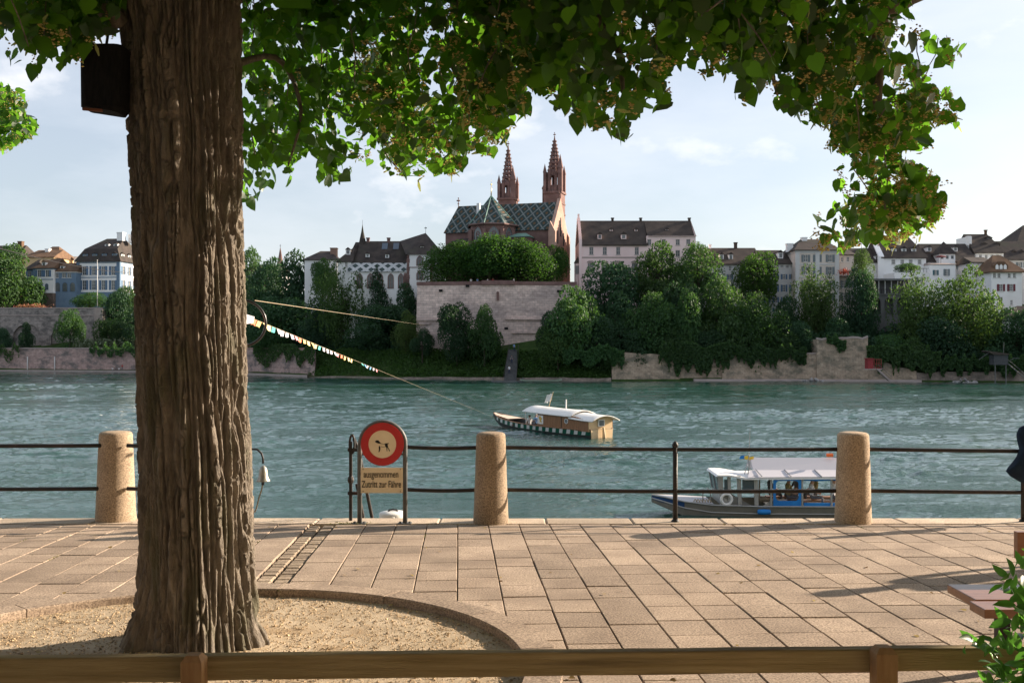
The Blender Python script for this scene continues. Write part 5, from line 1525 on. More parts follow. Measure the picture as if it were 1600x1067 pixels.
for (pa, pb, q) in ((652, 705, 500), (790, 880, 499), (800, 850, 520), (655, 672, 506)):   # offsets in the masonry
    x_, x2 = fc.s(pa), fc.s(pb); m1 = MB()
    f1 = lambda x: -1.9 * (x / xm if x < xm else (L_ - x) / (L_ - xm)) - bt
    v8 = [(x, f1(x) + dy - .12, fc.z(700, q) + dz_) for dz_ in (-.16, .16) for x in (x_, x2) for dy in (0, 0.6)]
    m1.add(v8, [(0, 1, 3, 2), (4, 5, 7, 6), (0, 2, 6, 4), (1, 3, 7, 5), (0, 1, 5, 4), (2, 3, 7, 6)]); m1.build('string_course', PFALZ, root)

# ---- cathedral
LATT = lattice('diamond glazed tiles', (0.04, 0.058, 0.054), (0.15, 0.165, 0.16), (0.11, 0.07, 0.04), 2.35, 2.7)
CT = 17.0
fc = Fac(696, 244, 470, CT)
root = fc.root('cathedral', 'red sandstone cathedral with diamond patterned roof and two openwork spires', 'cathedral')
zb = fc.zb
L_ = fc.s(862); dep = 13.0
He = fc.z(862, 359)
zR = PZ(316, fc.yat(866, dep / 2)) - zb
m1 = MB()
wall_face(m1, (0, 0), (L_, 0), He, []); wall_face(m1, (L_, 0), (L_, dep), He, []); wall_face(m1, (L_, dep), (0, dep), He, []); wall_face(m1, (0, dep), (0, 0), He, [])
m1.build('transept_wall', SANDST, root, fix=False)
m1 = MB()
il = 1.0
m1.add([(-.3, -.6, He), (L_ - .25, -.6, He), (L_ - .25, dep + .6, He), (-.3, dep + .6, He), (il, dep / 2, zR), (L_ - .25, dep / 2, zR)], [(0, 1, 5, 4), (2, 3, 4, 5), (3, 0, 4), (3, 2, 1, 0)])
m1.build('transept_roof', LATT, root)
GABL = pmat('lit gable stone', (0.36, 0.225, 0.18), (0.45, 0.30, 0.24), 0.6, 0.9, 0.4, 2, 0.15)  # paler copy of the sandstone, sunlight on the gable put into its colour
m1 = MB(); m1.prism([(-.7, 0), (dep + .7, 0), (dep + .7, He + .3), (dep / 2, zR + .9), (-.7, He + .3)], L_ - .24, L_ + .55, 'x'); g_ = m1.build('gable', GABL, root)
for q, h0, h1 in ((dep * .5, He - 1.0, He + 3.6), (dep * .28, He - 3, He + .2), (dep * .72, He - 3, He + .2)):
    m1 = MB(); m1.box(L_ + .52, L_ + .58, q - .5, q + .5, h0, h1); m1.build('window', DARK, g_)
for q in (-.4, dep + .4):
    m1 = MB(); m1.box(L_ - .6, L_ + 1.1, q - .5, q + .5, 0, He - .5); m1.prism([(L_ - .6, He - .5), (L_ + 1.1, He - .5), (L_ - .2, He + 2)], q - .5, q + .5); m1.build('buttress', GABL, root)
def finial(m1, x, y, z, h_):
    m1.cyl((x, y, z), (x, y, z + h_), h_ * .05, h_ * .035, 6); m1.box(x - h_ * .2, x + h_ * .2, y - h_ * .06, y + h_ * .06, z + h_ * .58, z + h_ * .70); m1.box(x - h_ * .06, x + h_ * .06, y - h_ * .2, y + h_ * .2, z + h_ * .58, z + h_ * .70)
    m1.lathe([(h_ * .02, z + h_ * .2), (h_ * .13, z + h_ * .28), (h_ * .02, z + h_ * .36)], 8, (x, y, 0)); m1.lathe([(h_ * .02, z + h_ * .85), (h_ * .1, z + h_ * .92), (h_ * .01, z + h_)], 8, (x, y, 0))
m1 = MB(); finial(m1, il, dep / 2, zR, 2.2); finial(m1, L_ + .2, dep / 2, zR + .8, 2.0); m1.build('gable_cross', SANDST, root)
m1 = MB(); x_ = fc.s(747, 3); m1.box(x_ - .4, x_ + .4, 3, 3.8, zR - 5, PZ(317, 244) - zb); m1.build('chimney', PLW, root)
# choir apse with steep faceted roof
RA = 5.6
ac = fc.s(771, 0)
hz_ = fc.z(770, 354)
pts = [(ac - RA, 6), (ac - RA, -1.0), (ac - RA * .707, -1.0 - RA * .707), (ac, -1.0 - RA), (ac + RA * .707, -1.0 - RA * .707), (ac + RA, -1.0), (ac + RA, 6)]
m1 = MB()
for i in range(len(pts) - 1): wall_face(m1, pts[i], pts[i + 1], hz_, [])
m1.build('apse_wall', SANDST, root, fix=False)
for i in range(1, 5):
    a_, b_ = Vector(pts[i]), Vector(pts[i + 1]); mdp = (a_ + b_) / 2; u_ = (b_ - a_).normalized()
    window(root, mdp.x, mdp.y, fc.z(770, 383), 2.9, fc.z(770, 356.5) - fc.z(770, 383), SANDST, 3, 1, 'gothic', None, math.atan2(u_.y, u_.x))
    m1 = MB(); m1.cbox((a_.x, a_.y - .2, hz_ / 2 - .6), .8, 1.2, hz_ - 1.4); m1.build('buttress', SANDST, root)
m1 = MB(); o2 = [(ac + (p[0] - ac) * 1.09, -1.0 + (p[1] + 1.0) * 1.09 if p[1] < 5 else 6.2) for p in pts]
az = PZ(306.5, fc.yat(767, 1.0)) - zb
apx = (fc.s(767.5, 0.6), 0.6, az)
vv = [(p[0], p[1], hz_) for p in o2] + [apx, (apx[0], dep / 2, zR - .2)]
m1.add(vv, [(0, 1, 7, 8), (1, 2, 7), (2, 3, 7), (3, 4, 7), (4, 5, 7), (5, 6, 8, 7)]); m1.build('apse_roof', LATT, root, fix=False)
m1 = MB()
for p in o2[1:6]: m1.tube([(p[0], p[1], hz_ + .05), apx], 0.13, 5)
m1.build('hip_flashing', COPP, root)
m1 = MB()
for i in range(len(o2) - 1): m1.tube([(o2[i][0], o2[i][1], hz_ - .1), (o2[i + 1][0], o2[i + 1][1], hz_ - .1)], .22, 6)
m1.build('apse_cornice', SANDST, root)
m1 = MB(); m1.cyl(apx, (apx[0], apx[1], az + 2.6), .16, .04, 8); m1.lathe([(0.02, az + 2.5), (0.25, az + 2.75), (0.02, az + 3.0)], 8, (apx[0], apx[1], 0)); m1.cyl((apx[0], apx[1], az + 3), (apx[0], apx[1], az + 4), .03, .03, 5); m1.build('gilt_finial', GOLD, root, smooth=True)
# low copper roofed chapels beside the apse
for px_a, px_b, ya, yb_ in ((800, 830, 365, 372), (712, 742, 373, 380)):
    x0, x1 = fc.s(px_a, -2), fc.s(px_b, -2); z0, z1 = fc.z(px_a, yb_, -2), fc.z(px_a, ya, -2)
    m1 = MB(); m1.box(x0, x1, -4, -.05, 0, z0); m1.build('chapel_wall', SANDST, root)
    m1 = MB(); hip(m1, x0, x1, -4, 0, z0 + .1, z1, 1.6, 1.6, .3); m1.build('chapel_roof', COPP if px_a == 800 else TILE, root)

def spire_tower(pxc, Y, wpx, shaft_top, oct_top, spire_top, base_py, turret):
    """square shaft, octagonal belfry with openings and pinnacles, openwork spire with crockets"""
    k_ = Y / F
    O = Vector((PX(pxc, Y), Y, PZ(base_py, Y)))
    M_ = root.matrix_basis.inverted()
    q = Matrix.Translation(root.location) @ Matrix.Rotation(-fc.t, 4, 'Z')
    lo_ = q.inverted() @ O
    def Z(py): return PZ(py, Y) - O.z
    w2 = wpx * k_ / 2
    t_ = lambda n_, r_, z_, ph=0.0: [(r_ * math.cos(2 * math.pi * i / n_ + ph), r_ * math.sin(2 * math.pi * i / n_ + ph), z_) for i in range(n_)]
    m1 = MB(); m1.box(-w2, w2, -w2, w2, 0, Z(shaft_top)); m1.box(-w2 - .3, w2 + .3, -w2 - .3, w2 + .3, Z(shaft_top) + .004, Z(shaft_top) + .6)
    sh = m1.build('tower_shaft', SANDST, root, lo_)
    for zf in (0.55, 0.72, 0.86):
        m1 = MB(); m1.box(-w2 - .15, w2 + .15, -w2 - .15, w2 + .15, Z(shaft_top) * zf, Z(shaft_top) * zf + .35); m1.build('string_course', SANDST, sh)
    zo0, zo1 = Z(shaft_top) + .6, Z(oct_top)
    ro = w2 * 0.92
    m1 = MB()
    ph = math.pi / 8
    for i in range(8):        # eight piers leave eight real openings
        a_ = 2 * math.pi * i / 8 + ph
        m1.cbox((ro * math.cos(a_), ro * math.sin(a_), (zo0 + zo1) / 2), .75, .75, zo1 - zo0, a_)
    for z0, z1 in ((zo0, zo0 + (zo1 - zo0) * .32), (zo1 - (zo1 - zo0) * .2, zo1)):
        m1.add(t_(8, ro, z0, ph) + t_(8, ro, z1, ph), [(i, (i + 1) % 8, 8 + (i + 1) % 8, 8 + i) for i in range(8)] + [tuple(range(8, 16))])
    bf = m1.build('belfry', SANDST, root, lo_)
    m1 = MB(); sh_ = Z(spire_top) - zo1
    for i in range(8):
        a_ = 2 * math.pi * i / 8 + ph
        m1.tube([(ro * .8 * math.cos(a_), ro * .8 * math.sin(a_), zo1), (0, 0, Z(spire_top) - sh_ * .1)], .2, 5, radii=[.26, .09])
        for j in range(9):
            f_ = 0.06 + j * .1
            r_ = ro * .8 * (1 - f_) + .18; m1.cbox((r_ * math.cos(a_), r_ * math.sin(a_), zo1 + sh_ * .9 * f_), .34, .34, .34, a_)
    for j in range(8):
        f_ = j * .115; r_ = ro * .8 * (1 - f_)
        m1.add(t_(8, r_, zo1 + sh_ * .9 * f_, ph) + t_(8, r_ * .97, zo1 + sh_ * .9 * f_ + sh_ * .065, ph), [(i, (i + 1) % 8, 8 + (i + 1) % 8, 8 + i) for i in range(8)])
    zt_ = Z(spire_top)
    finial(m1, 0, 0, zt_ - sh_ * .16, sh_ * .16)
    m1.build('spire', SANDST, root, lo_)
    for sx_ in (-1, 1):
        for sy_ in (-1, 1):
            m1 = MB(); hp = (zo1 - zo0) * (.95 if (sx_, sy_) != turret else 1.15)
            wq = .75 if (sx_, sy_) != turret else 1.15
            m1.cbox((sx_ * (w2 - .2), sy_ * (w2 - .2), zo0 + hp / 2), wq, wq, hp)
            m1.add([(sx_ * (w2 - .2) + a_ * wq * .62, sy_ * (w2 - .2) + b_ * wq * .62, zo0 + hp) for a_, b_ in ((-1, -1), (1, -1), (1, 1), (-1, 1))] + [(sx_ * (w2 - .2), sy_ * (w2 - .2), zo0 + hp + 3.4 * wq)], [(0, 1, 4), (1, 2, 4), (2, 3, 4), (3, 0, 4), (3, 2, 1, 0)])
            m1.build('pinnacle', SANDST, root, lo_)
spire_tower(794, 276, 25, 314, 287, 221, 420, (1, -1))
spire_tower(866.5, 276, 27, 304, 270, 207, 420, (1, -1))
m1 = MB(); O = Vector((PX(852.5, 278), 278, PZ(420, 278))); q = (Matrix.Translation(root.location) @ Matrix.Rotation(-fc.t, 4, 'Z')).inverted()
ht = PZ(296, 278) - O.z
m1.lathe([(0.95, 0), (0.95, ht), (1.1, ht + .1), (1.1, ht + .4), (0.5, ht + 1.6), (0.05, ht + 3.6)], 8); m1.build('stair_turret', SANDST, root, q @ O)
# scaffold on the tower's flank
sc_ = empty('scaffold', P(886, 470, 268), 0, 'pale scaffolding beside the cathedral gable', 'scaffold')
SCF = pmat('scaffold tube', (0.55, 0.5, 0.45), None, rough=0.5)
zt_ = PZ(366, 268) - PZ(470, 268)
for a_ in (-.8, .0, .8):
    for b_ in (0, 1.2):
        m1 = MB(); m1.cyl((a_, b_, 0), (a_, b_, zt_ - (0 if a_ < .5 else 3.5)), .07, .07, 6); m1.build('upright', SCF, sc_, smooth=True)
for j in range(7):
    m1 = MB(); m1.box(-.9, .9, 0.05, 1.15, zt_ * (j + 1) / 8 - .06, zt_ * (j + 1) / 8 + .06); m1.build('deck', SCF, sc_)

# ---- white collegiate building with lattice band on its roof
BAND = lattice('lattice roof band', (0.045, 0.075, 0.07), (0.46, 0.47, 0.47), (0.07, 0.09, 0.085), 2.6, 1.9, lw=0.42)
GW = dict(arch='gothic', fm=SANDST, nx=2)
YC = 238
fc = Fac(546, YC, 500, 0)
root = fc.root('collegiate_church', 'white collegiate church with steep dark roof and white lattice band', 'church')
L_ = fc.s(637); H = fc.z(590, 424); dep = 13
m1 = MB(); wall_face(m1, (0, 0), (L_, 0), H, []); wall_face(m1, (L_, 0), (L_, dep), H, []); wall_face(m1, (L_, dep), (0, dep), H, []); wall_face(m1, (0, dep), (0, 0), H, []); m1.build('wall', PLW, root, fix=False)
for p in (562, 578.5, 594, 610.5, 626.5):
    window(root, fc.s(p), 0, fc.z(p, 451), 1.45, fc.z(p, 427) - fc.z(p, 451), SANDST, 2, 1, 'gothic')
for p in (552, 634.5):
    m1 = MB(); m1.box(fc.s(p) - .45, fc.s(p) + .45, -.5, -.003, 0, fc.z(p, 427)); m1.build('buttress', SANDST if p > 600 else PLW, root)
zr = PZ(377, YC + dep / 2) - fc.zb
zb1 = H + (zr - H) * .27; yb1 = -.5 + (dep / 2 + .5) * .27
m1 = MB(); m1.add([(-.4, -.5, H), (L_ + .05, -.5, H), (L_ + .05, yb1, zb1), (-.4, yb1, zb1)], [(0, 1, 2, 3)]); m1.add([(-.4, -.5, H - .15), (L_ + .05, -.5, H - .15), (L_ + .05, -.5, H), (-.4, -.5, H)], [(0, 1, 2, 3)]); rf = m1.build('roof_band', BAND, root, fix=False)
m1 = MB(); m1.add([(-.4, yb1, zb1 + .01), (L_ + .1, yb1, zb1 + .01), (L_ + 3.5, dep / 2, zr), (1.6, dep / 2, zr), (-.4, dep + .5, H), (L_ + .1, dep + .5, H), (-.4, -.5, H)], [(0, 1, 2, 3), (5, 4, 3, 2), (4, 6, 0, 3)]); rf = m1.build('roof', TILE, root, fix=False)
for p, q in ((572, 399), (603, 400)): dormer(rf, fc.s(p), dep / 2 * .36, PZ(q + 3, YC + 2.5) - fc.zb, .9, .8, PLW, TILE, 2)
for p in (597, 615, 633):
    x_ = fc.s(p); f0, f1_ = .72, .93; m1 = MB(); z0 = H + (zr - H) * f0; z1 = H + (zr - H) * f1_; y0 = -.5 + (dep / 2 + .5) * f0; y1 = -.5 + (dep / 2 + .5) * f1_
    m1.add([(x_ - .7, y0 - .12, z0 + .06), (x_ + .7, y0 - .12, z0 + .06), (x_ + .7, y1 - .12, z1 + .06), (x_ - .7, y1 - .12, z1 + .06)], [(0, 1, 2, 3)]); m1.build('roof_light', pmat('skylight', (0.06, 0.09, 0.13), None, rough=.08, spec=.7), rf, fix=False)
for p in (569, 602): chimney(rf, fc.s(p), dep / 2, zr - .4, zr + .6, .7, SANDST)
m1 = MB(); x_ = fc.s(560); m1.lathe([(1.15, zr - 2.4), (1.1, zr - 1.6), (.75, zr + .2), (.3, zr + 2.3), (.03, zr + 4.1)], 8, (x_, dep / 2, 0)); m1.cyl((x_, dep / 2, zr + 4), (x_, dep / 2, zr + 5.2), .04, .03, 5); m1.build('ridge_turret', TILE, root)
# polygonal choir
x0, x1 = L_ + .003, fc.s(676); Hc = fc.z(655, 398.5); xr = fc.s(688)
m1 = MB()
pl = [(x0, -1.0), (x1, -1.0), (xr + .5, 3.4), (xr + .5, 9), (x1, 13.4), (x0, 13.4)]
for i in range(6): wall_face(m1, pl[i], pl[(i + 1) % 6], Hc, [])
m1.build('choir_wall', PLW, root, fix=False)
for (qa, qb) in ((416, 400), (438, 422)):
    window(root, fc.s(656, -1), -1.0, fc.z(656, qa), 1.65, fc.z(656, qb) - fc.z(656, qa), SANDST, 2, 1, 'gothic')
m1 = MB(); m1.box(x0 - .1, x1 + .1, -1.13, -1.003, fc.z(655, 418.7), fc.z(655, 417.7)); m1.build('string_course', SANDST, root)
for x_ in (x0 + .2, x1 - .2):
    for j in range(12): m1 = MB(); m1.box(x_ - .28 - .1 * (j % 2), x_ + .28 + .1 * (j % 2), -1.09, -1.003, Hc - 1 - j * .95, Hc - .08 - j * .95); m1.build('quoin', SANDST, root)
za = PZ(364, YC + 6) - fc.zb; ap = (fc.s(665, 6), 6.2)
m1 = MB(); ol = [(x0 - .3, -1.5), (x1 + .3, -1.5), (xr + 1.0, 3.2), (xr + 1.0, 9.2), (x1 + .3, 13.9), (x0 - .3, 13.9)]
m1.add([(a_, b_, Hc) for a_, b_ in ol] + [(ap[0], ap[1], za), (x0 - 2.5, ap[1], zr)], [(0, 1, 6), (1, 2, 6), (2, 3, 6), (3, 4, 6), (4, 5, 6), (5, 0, 7), (0, 6, 7), (5, 7, 6), (5, 4, 3, 2, 1, 0)]); rf = m1.build('choir_roof', TILE, root, fix=False)
dormer(rf, fc.s(659), 1.0, fc.z(659, 390), .9, .8, PLW, TILE, 2)
m1 = MB(); m1.cyl((ap[0], ap[1], za - .1), (ap[0], ap[1], za + 1.6), .05, .03, 5); m1.box(ap[0] - .3, ap[0] + .3, ap[1] - .03, ap[1] + .03, za + 1.1, za + 1.3); m1.build('roof_cross', IRON, root)
root2, fc2, L2, H2, zr2, rf2 = house('side_house', 'dark hipped roof house joined to the white collegiate church', 528, 549, 239, 500, 409, 378.5, 11, PLW, TILE, 0, il=5.0, ir=0.3, wins=[([541], 410, 417, 4, dict())])
dormer(rf2, fc2.s(542), 1.6, fc2.z(542, 397), 1.1, 1.2, PLW, TILE, 2)
root2, fc2, L2, H2, zr2, rf2 = house('town_house', 'cream house with low dark hipped roof between the dark trees', 476, 526, 256, 500, 406, 392.5, 12, PLW, TILE, 0, il=3.4, ir=3.0, wins=[([488, 500, 512], 412, 420, 3.5, dict())])
chimney(rf2, fc2.s(517), 4.5, H2, PZ(390, 262) - fc2.zb, 1.7, pmat('brown chimney', (0.25, 0.16, 0.12), None))
root2, fc2, L2, H2, zr2, rf2 = house('town_house', 'pale pillared house peeping through the trees beside the hoop', 384, 438, 275, 500, 424, 414, 12, PLG, TILEG, 0, il=1, ir=1, wins=[([424, 432], 428, 446, 4, dict(nx=1, nz=2))])
cs = empty('church_spire', P(438, 440, 430), 0, 'thin dark church spire far off above the trees', 'spire')
m1 = MB(); k_ = 430 / F; m1.lathe([(1.6, -4), (1.6, 21 * k_), (1.8, 22 * k_), (1.1, 32 * k_), (.05, 54 * k_)], 8); m1.build('steeple', SANDST, cs); m1 = MB(); finial(m1, 0, 0, 53 * k_, 1.4); m1.build('finial', IRON, cs)

# ---- pink building
YP = 236
fc = Fac(908, YP, 500, 0)
root = fc.root('town_house', 'large pink house with steep dark roof and stepped eaves', 'house')
L1 = fc.s(1010.5); L_ = fc.s(1087); H = fc.z(950, 382.5); Hr = fc.z(1050, 368.5); dep = 14
W1 = ([924, 945, 966, 995], 386, 398, 6.4, {}); W2 = ([923, 944.5, 966, 992], 411, 424, 9.5, {}); W3 = ([920.5, 945, 968], 437, 450, 8, {})
W4 = ([1014.5, 1037, 1059, 1075.5], 374, 383, 6.4, {}); W5 = ([1014.5, 1037, 1059, 1077], 391, 401, 7, {}); W6 = ([1037, 1059, 1077], 412, 424, 8, {})
m1 = MB(); hl = []; td = []
for pl_, yt, yb_, wp, op in (W1, W2, W3, W4, W5, W6):
    for p in pl_:
        w_ = wp * YP / F; x_ = fc.s(p); za, zt_ = fc.z(p, yb_), fc.z(p, yt); hl.append((x_ - w_ / 2, x_ + w_ / 2, za, zt_)); td.append((x_, za, w_, zt_ - za, p < 1011 and wp > 9))
wall_face(m1, (0, 0), (L1, 0), H, [h_ for h_ in hl if h_[1] < L1]); wall_face(m1, (L1, 0), (L_, 0), Hr, [(a_ - L1, b_ - L1, c, d_) for a_, b_, c, d_ in hl if a_ > L1])
wall_face(m1, (L_, 0), (L_, dep), Hr, []); wall_face(m1, (L_, dep), (0, dep), H, []); wall_face(m1, (0, dep), (0, 0), H, [])
zr = PZ(345, YP + dep / 2) - fc.zb
m1.poly([(L_ - .02, 0, Hr), (L_ - .02, dep, Hr), (L_ - .02, dep / 2, zr)]); m1.quad((L1, 0, H), (L1, .9, H), (L1, .9, Hr), (L1, 0, Hr))
m1.build('wall', PLP, root, fix=False)
for x_, z_, w_, h_, hood in td:
    wn = window(root, x_, 0, z_, w_, h_, pmat('grey window frame', (0.42, 0.38, 0.36), None), 3 if hood else 2, 2)
    if hood:
        m1 = MB(); m1.prism([(-w_ * .62, h_ + .1), (w_ * .62, h_ + .1), (w_ * .62, h_ + .3), (w_ * .3, h_ + .55), (-w_ * .3, h_ + .55), (-w_ * .62, h_ + .3)], -.16, -.003); m1.build('hood', TRIM, wn)
m1 = MB(); ye_ = -.5
def sl_(z_): return ye_ + (dep / 2 - ye_) * (z_ - H) / (zr - H)
m1.add([(0.2, ye_, H), (L1 + .3, ye_, H), (L1 + .3, dep / 2, zr), (.2, dep / 2, zr), (L1 + .3, sl_(Hr) - .6, Hr + .02), (L_ + .4, sl_(Hr) - .6, Hr + .02), (L_ + .1, dep / 2, zr), (L_ + .3, dep + .5, H), (.2, dep + .5, H)],
       [(0, 1, 2, 3), (4, 5, 6, 2), (7, 8, 3, 6), (0, 3, 8)])
m1.add([(L1 + .3, -.45, Hr - .1), (L_ + .4, -.45, Hr - .1), (L_ + .4, sl_(Hr) - .6, Hr + .02), (L1 + .3, sl_(Hr) - .6, Hr + .02)], [(0, 1, 2, 3)])
m1.add([(0.2, ye_, H - .16), (L1 + .3, ye_, H - .16), (L1 + .3, ye_, H), (.2, ye_, H)], [(0, 1, 2, 3)])
rf = m1.build('roof', TILEG, root, fix=False)
def onroof(py): return PZ(py, YP + 3) - fc.zb
for p, q, w_, h_ in ((937, 375, .95, 1.15), (974.5, 375, 1.25, 1.1), (955, 361, .75, .45), (994, 361, .75, .45), (1042, 361, .75, .45)):
    z_ = onroof(q); y_ = max(sl_(z_), 0) - .1; dormer(rf, fc.s(p, y_), y_, z_, w_, h_, PLP, TILEG, 1.8)
for p in (957, 1001, 1077): chimney(rf, fc.s(p, 7), dep / 2, zr - .3, zr + .45, .55, TILEG)
m1 = MB()
for j in range(9):
    f_ = j / 9; y0 = -.3 + (dep / 2 + .3) * f_; z1 = H + (zr - H) * (f_ + .11) + .6; m1.box(-.5, .18, y0, dep - y0, 0 if j == 0 else H + (zr - H) * f_, z1)
m1.box(-.35, .05, dep / 2 - .5, dep / 2 + .5, zr, zr + 1.6)
m1.build('stepped_gable', PLP, root)
for q in (402.3, 429): m1 = MB(); m1.box(0, L1 + 1.5, -.09, -.003, fc.z(950, q) - .13, fc.z(950, q) + .13); m1.build('string_course', TRIM, root)
m1 = MB(); m1.box(0, L1, -.14, -.003, H - .4, H - .17); m1.build('eaves_board', TRIM, root)
m1 = MB(); x_ = fc.s(903.5); m1.lathe([(.3, fc.z(903, 450)), (.85, fc.z(903, 441)), (.85, fc.z(903, 411))], 8, (x_, 1.2, 0)); by = m1.build('bay_turret', PLP, root)
m1 = MB(); m1.lathe([(1.0, fc.z(903, 411)), (.8, fc.z(903, 408)), (.05, fc.z(903, 401))], 8, (x_, 1.2, 0)); m1.build('turret_roof', TILE, by)
for q in (0, 1, 2): m1 = MB(); m1.box(x_ - .62 + q * .42, x_ - .3 + q * .42, .25, .40, fc.z(903, 428), fc.z(903, 415)); m1.build('pane', GLASS, by)
m1 = MB(); m1.box(-.9, -.02, .5, 12, 0, fc.z(903, 452)); m1.build('base', PLG, root)

# ---- row of houses to the right
def dorm_row(rf, fc, pxs_, py, w_, h_, off, mat=PLW, rm=TILE):
    for p in pxs_: dormer(rf, fc.s(p, off), off, fc.z(p, py, off), w_, h_, mat, rm, 2.5)
r1, fc, L_, H, zr, rf = house('town_house', 'grey house with brown roof and round dormers beside the pink house', 1094, 1189, 238, 505, 413, 387.5, 13, PLG, TILEG, 0, il=.3, ir=.3,
    wins=[([1141, 1152], 416, 423, 4.5, dict(shut=None)), ([1105, 1122, 1140, 1160, 1176], 429, 437, 5, dict(shut=SHB)), ([1105, 1122, 1140, 1160, 1176], 446, 456, 5, dict(shut=SHB))])
dorm_row(rf, fc, (1127.5, 1142), 406, 1.0, 1.3, 1.6); chimney(rf, fc.s(1150, 6), 6.5, zr - .3, zr + 1.1, .7, TILEG); chimney(rf, fc.s(1110, 6), 6.5, zr - .3, zr + .6, .5, PLW)
r1, fc, L_, H, zr, rf = house('town_house', 'bluish grey house with rows of blue shuttered windows', 1190, 1243, 232, 520, 412, 391, 12, PLG, TILEG, 0, il=.3, ir=2.2,
    wins=[([1214, 1222, 1230, 1238], 414, 419, 5, dict(nx=3, nz=1)), ([1199, 1212, 1225, 1238], 428.5, 436.5, 4.8, dict(shut=SHB)), ([1199, 1212, 1225, 1238], 445, 456, 4.8, dict(shut=SHB)), ([1199, 1212, 1225, 1238], 464, 473, 4.8, dict(shut=SHB)), ([1212, 1238], 481, 487, 4.5, dict(shut=SHT))])
dorm_row(rf, fc, (1220,), 404, 1.1, 1.4, 1.6)
r1, fc, L_, H, zr, rf = house('town_house', 'tall grey and beige house with pilasters behind the pale green tree', 1243, 1311, 229, 522, 391, 374, 13, PLB, TILE, 0, il=3.5, ir=2.0,
    wins=[(([1259, 1277, 1297], a_, b_, 6.4, dict(nx=2, nz=2, shut=SHG))) for a_, b_ in ((398, 409.5), (417, 429), (438, 450), (458, 470))], trims=[(394.5, PLG), (413, PLG), (433, PLG)], cornice=PLG)
for x_ in (0, L_ * .46, L_ - .9): m1 = MB(); m1.box(x_ - .06, x_ + .9, -.14, -.003, 0, H - .45); m1.build('pilaster', PLG, r1)
chimney(rf, fc.s(1243), 5, H, PZ(381, 232) - fc.zb, 1.4); chimney(rf, fc.s(1260, 4), 6, H, PZ(372, 234) - fc.zb, 1.2)
r1, fc, L_, H, zr, rf = house('town_house', 'narrow pink beige house front beside the slim ivy clad tree', 1311.5, 1334, 231, 520, 398, 388, 12, PLB, TILEG, 0, il=.4, ir=.4,
    wins=[([1316, 1325], 402, 409, 4, dict(nz=2)), ([1318, 1329], 438, 450, 4.6, dict(shut=SHG)), ([1318, 1329], 457, 469, 4.6, dict(shut=SHG)), ([1318], 479, 488, 4.6, dict(nz=2)), ([1318], 502, 508, 4.6, dict(nz=2))])
m1 = MB(); m1.box(fc.s(1311), fc.s(1330), -2.2, -.003, fc.z(1320, 432.5), fc.z(1320, 431)); bal = m1.build('balcony', TRIM, r1)
for j in range(8): m1 = MB(); xx = fc.s(1311) + j * .38; m1.cyl((xx, -2.1, fc.z(1320, 431)), (xx, -2.1, fc.z(1320, 425)), .04, .04, 5); m1.build('baluster', IRON, bal)
RF = leafmat('red flowers', (0.5, 0.09, 0.05), (0.6, 0.2, 0.1), (0.5, 0.1, 0.05), .3)
q_ = rs.normal(0, 1, (160, 3)) * np.array([.8, .4, .35]) + np.array([fc.s(1315), -2.0, fc.z(1315, 426)]); d_ = rs.normal(0, 1, q_.shape)
tag(link('balcony_flowers', leaf_mesh('balcony_flowers', q_, d_, rs.normal(0, 1, q_.shape), np.full(160, .3), RF), r1), kind='stuff')
r1, fc, L_, H, zr, rf = house('town_house', 'white house with steep dark roof behind the slim ivy clad tree', 1336, 1376, 234, 520, 410, 388, 12, PLW, TILE, 0, il=.3, ir=.3,
    wins=[([1366, 1377 - 3], 415, 423, 4, dict())])
dorm_row(rf, fc, (1373 - 2,), 409, 1.1, 1.4, .8)
r1, fc, L_, H, zr, rf = house('town_house', 'white house with large dark roof and three round dormers', 1379, 1447, 233, 520, 403, 370, 12, PLW, TILEG, 0, il=.3, ir=2.2,
    wins=[([1396, 1410, 1423, 1437], 405.5, 413, 6, dict(nx=3, nz=2, shut=None))])
dorm_row(rf, fc, (1397, 1412.5, 1428), 397, 1.1, 1.3, 1.4)
m1 = MB(); m1.box(-1.1, .25, -.3, .25, 0, H + .4); m1.prism([(-.3, H + .4), (6, zr + .3), (.4, H + .4)], -1.0, .25, 'x'); m1.build('fire_wall', PLW, r1)
# terrace and loggia below
lg = Fac(1362, 222, 505, 0)
root = lg.root('loggia', 'dark two storey loggia with round arches and slim columns', 'loggia')
L_ = lg.s(1424)
STD = pmat('dark grey stone', (0.13, 0.13, 0.135), (0.18, 0.18, 0.18), .6, .9)
m1 = MB(); m1.box(0, L_, 1.6, 8, 0, lg.z(1390, 437)); m1.build('back_wall', pmat('shaded back wall', (0.1, 0.1, 0.105), None, rough=.9), root)  # dark grey puts the shade behind the columns into the wall colour
m1 = MB(); hgt_ = lg.z(1390, 461)
arch_wall(m1, L_, hgt_, [(lg.s(1369), 1.0, lg.z(1390, 472), lg.z(1390, 491)), (lg.s(1389), 1.0, lg.z(1390, 472), lg.z(1390, 491)), (lg.s(1409), 1.0, lg.z(1390, 472), lg.z(1390, 491))], 1.4); m1.quad((0, 0, hgt_), (L_, 0, hgt_), (L_, 1.6, hgt_), (0, 1.6, hgt_)); m1.build('arcade', STD, root, fix=False)
m1 = MB(); m1.box(-.2, L_ + .2, -.25, 1.7, hgt_ + .004, hgt_ + .3); m1.build('balcony_floor', STD, root)
for j in range(7): m1 = MB(); xx = .2 + (L_ - .4) * j / 6; m1.lathe([(.16, hgt_ + .3), (.11, hgt_ + .6), (.1, lg.z(1390, 440)), (.17, lg.z(1390, 438.6))], 8, (xx, .1, 0)); m1.build('column', PLG, root, smooth=True)
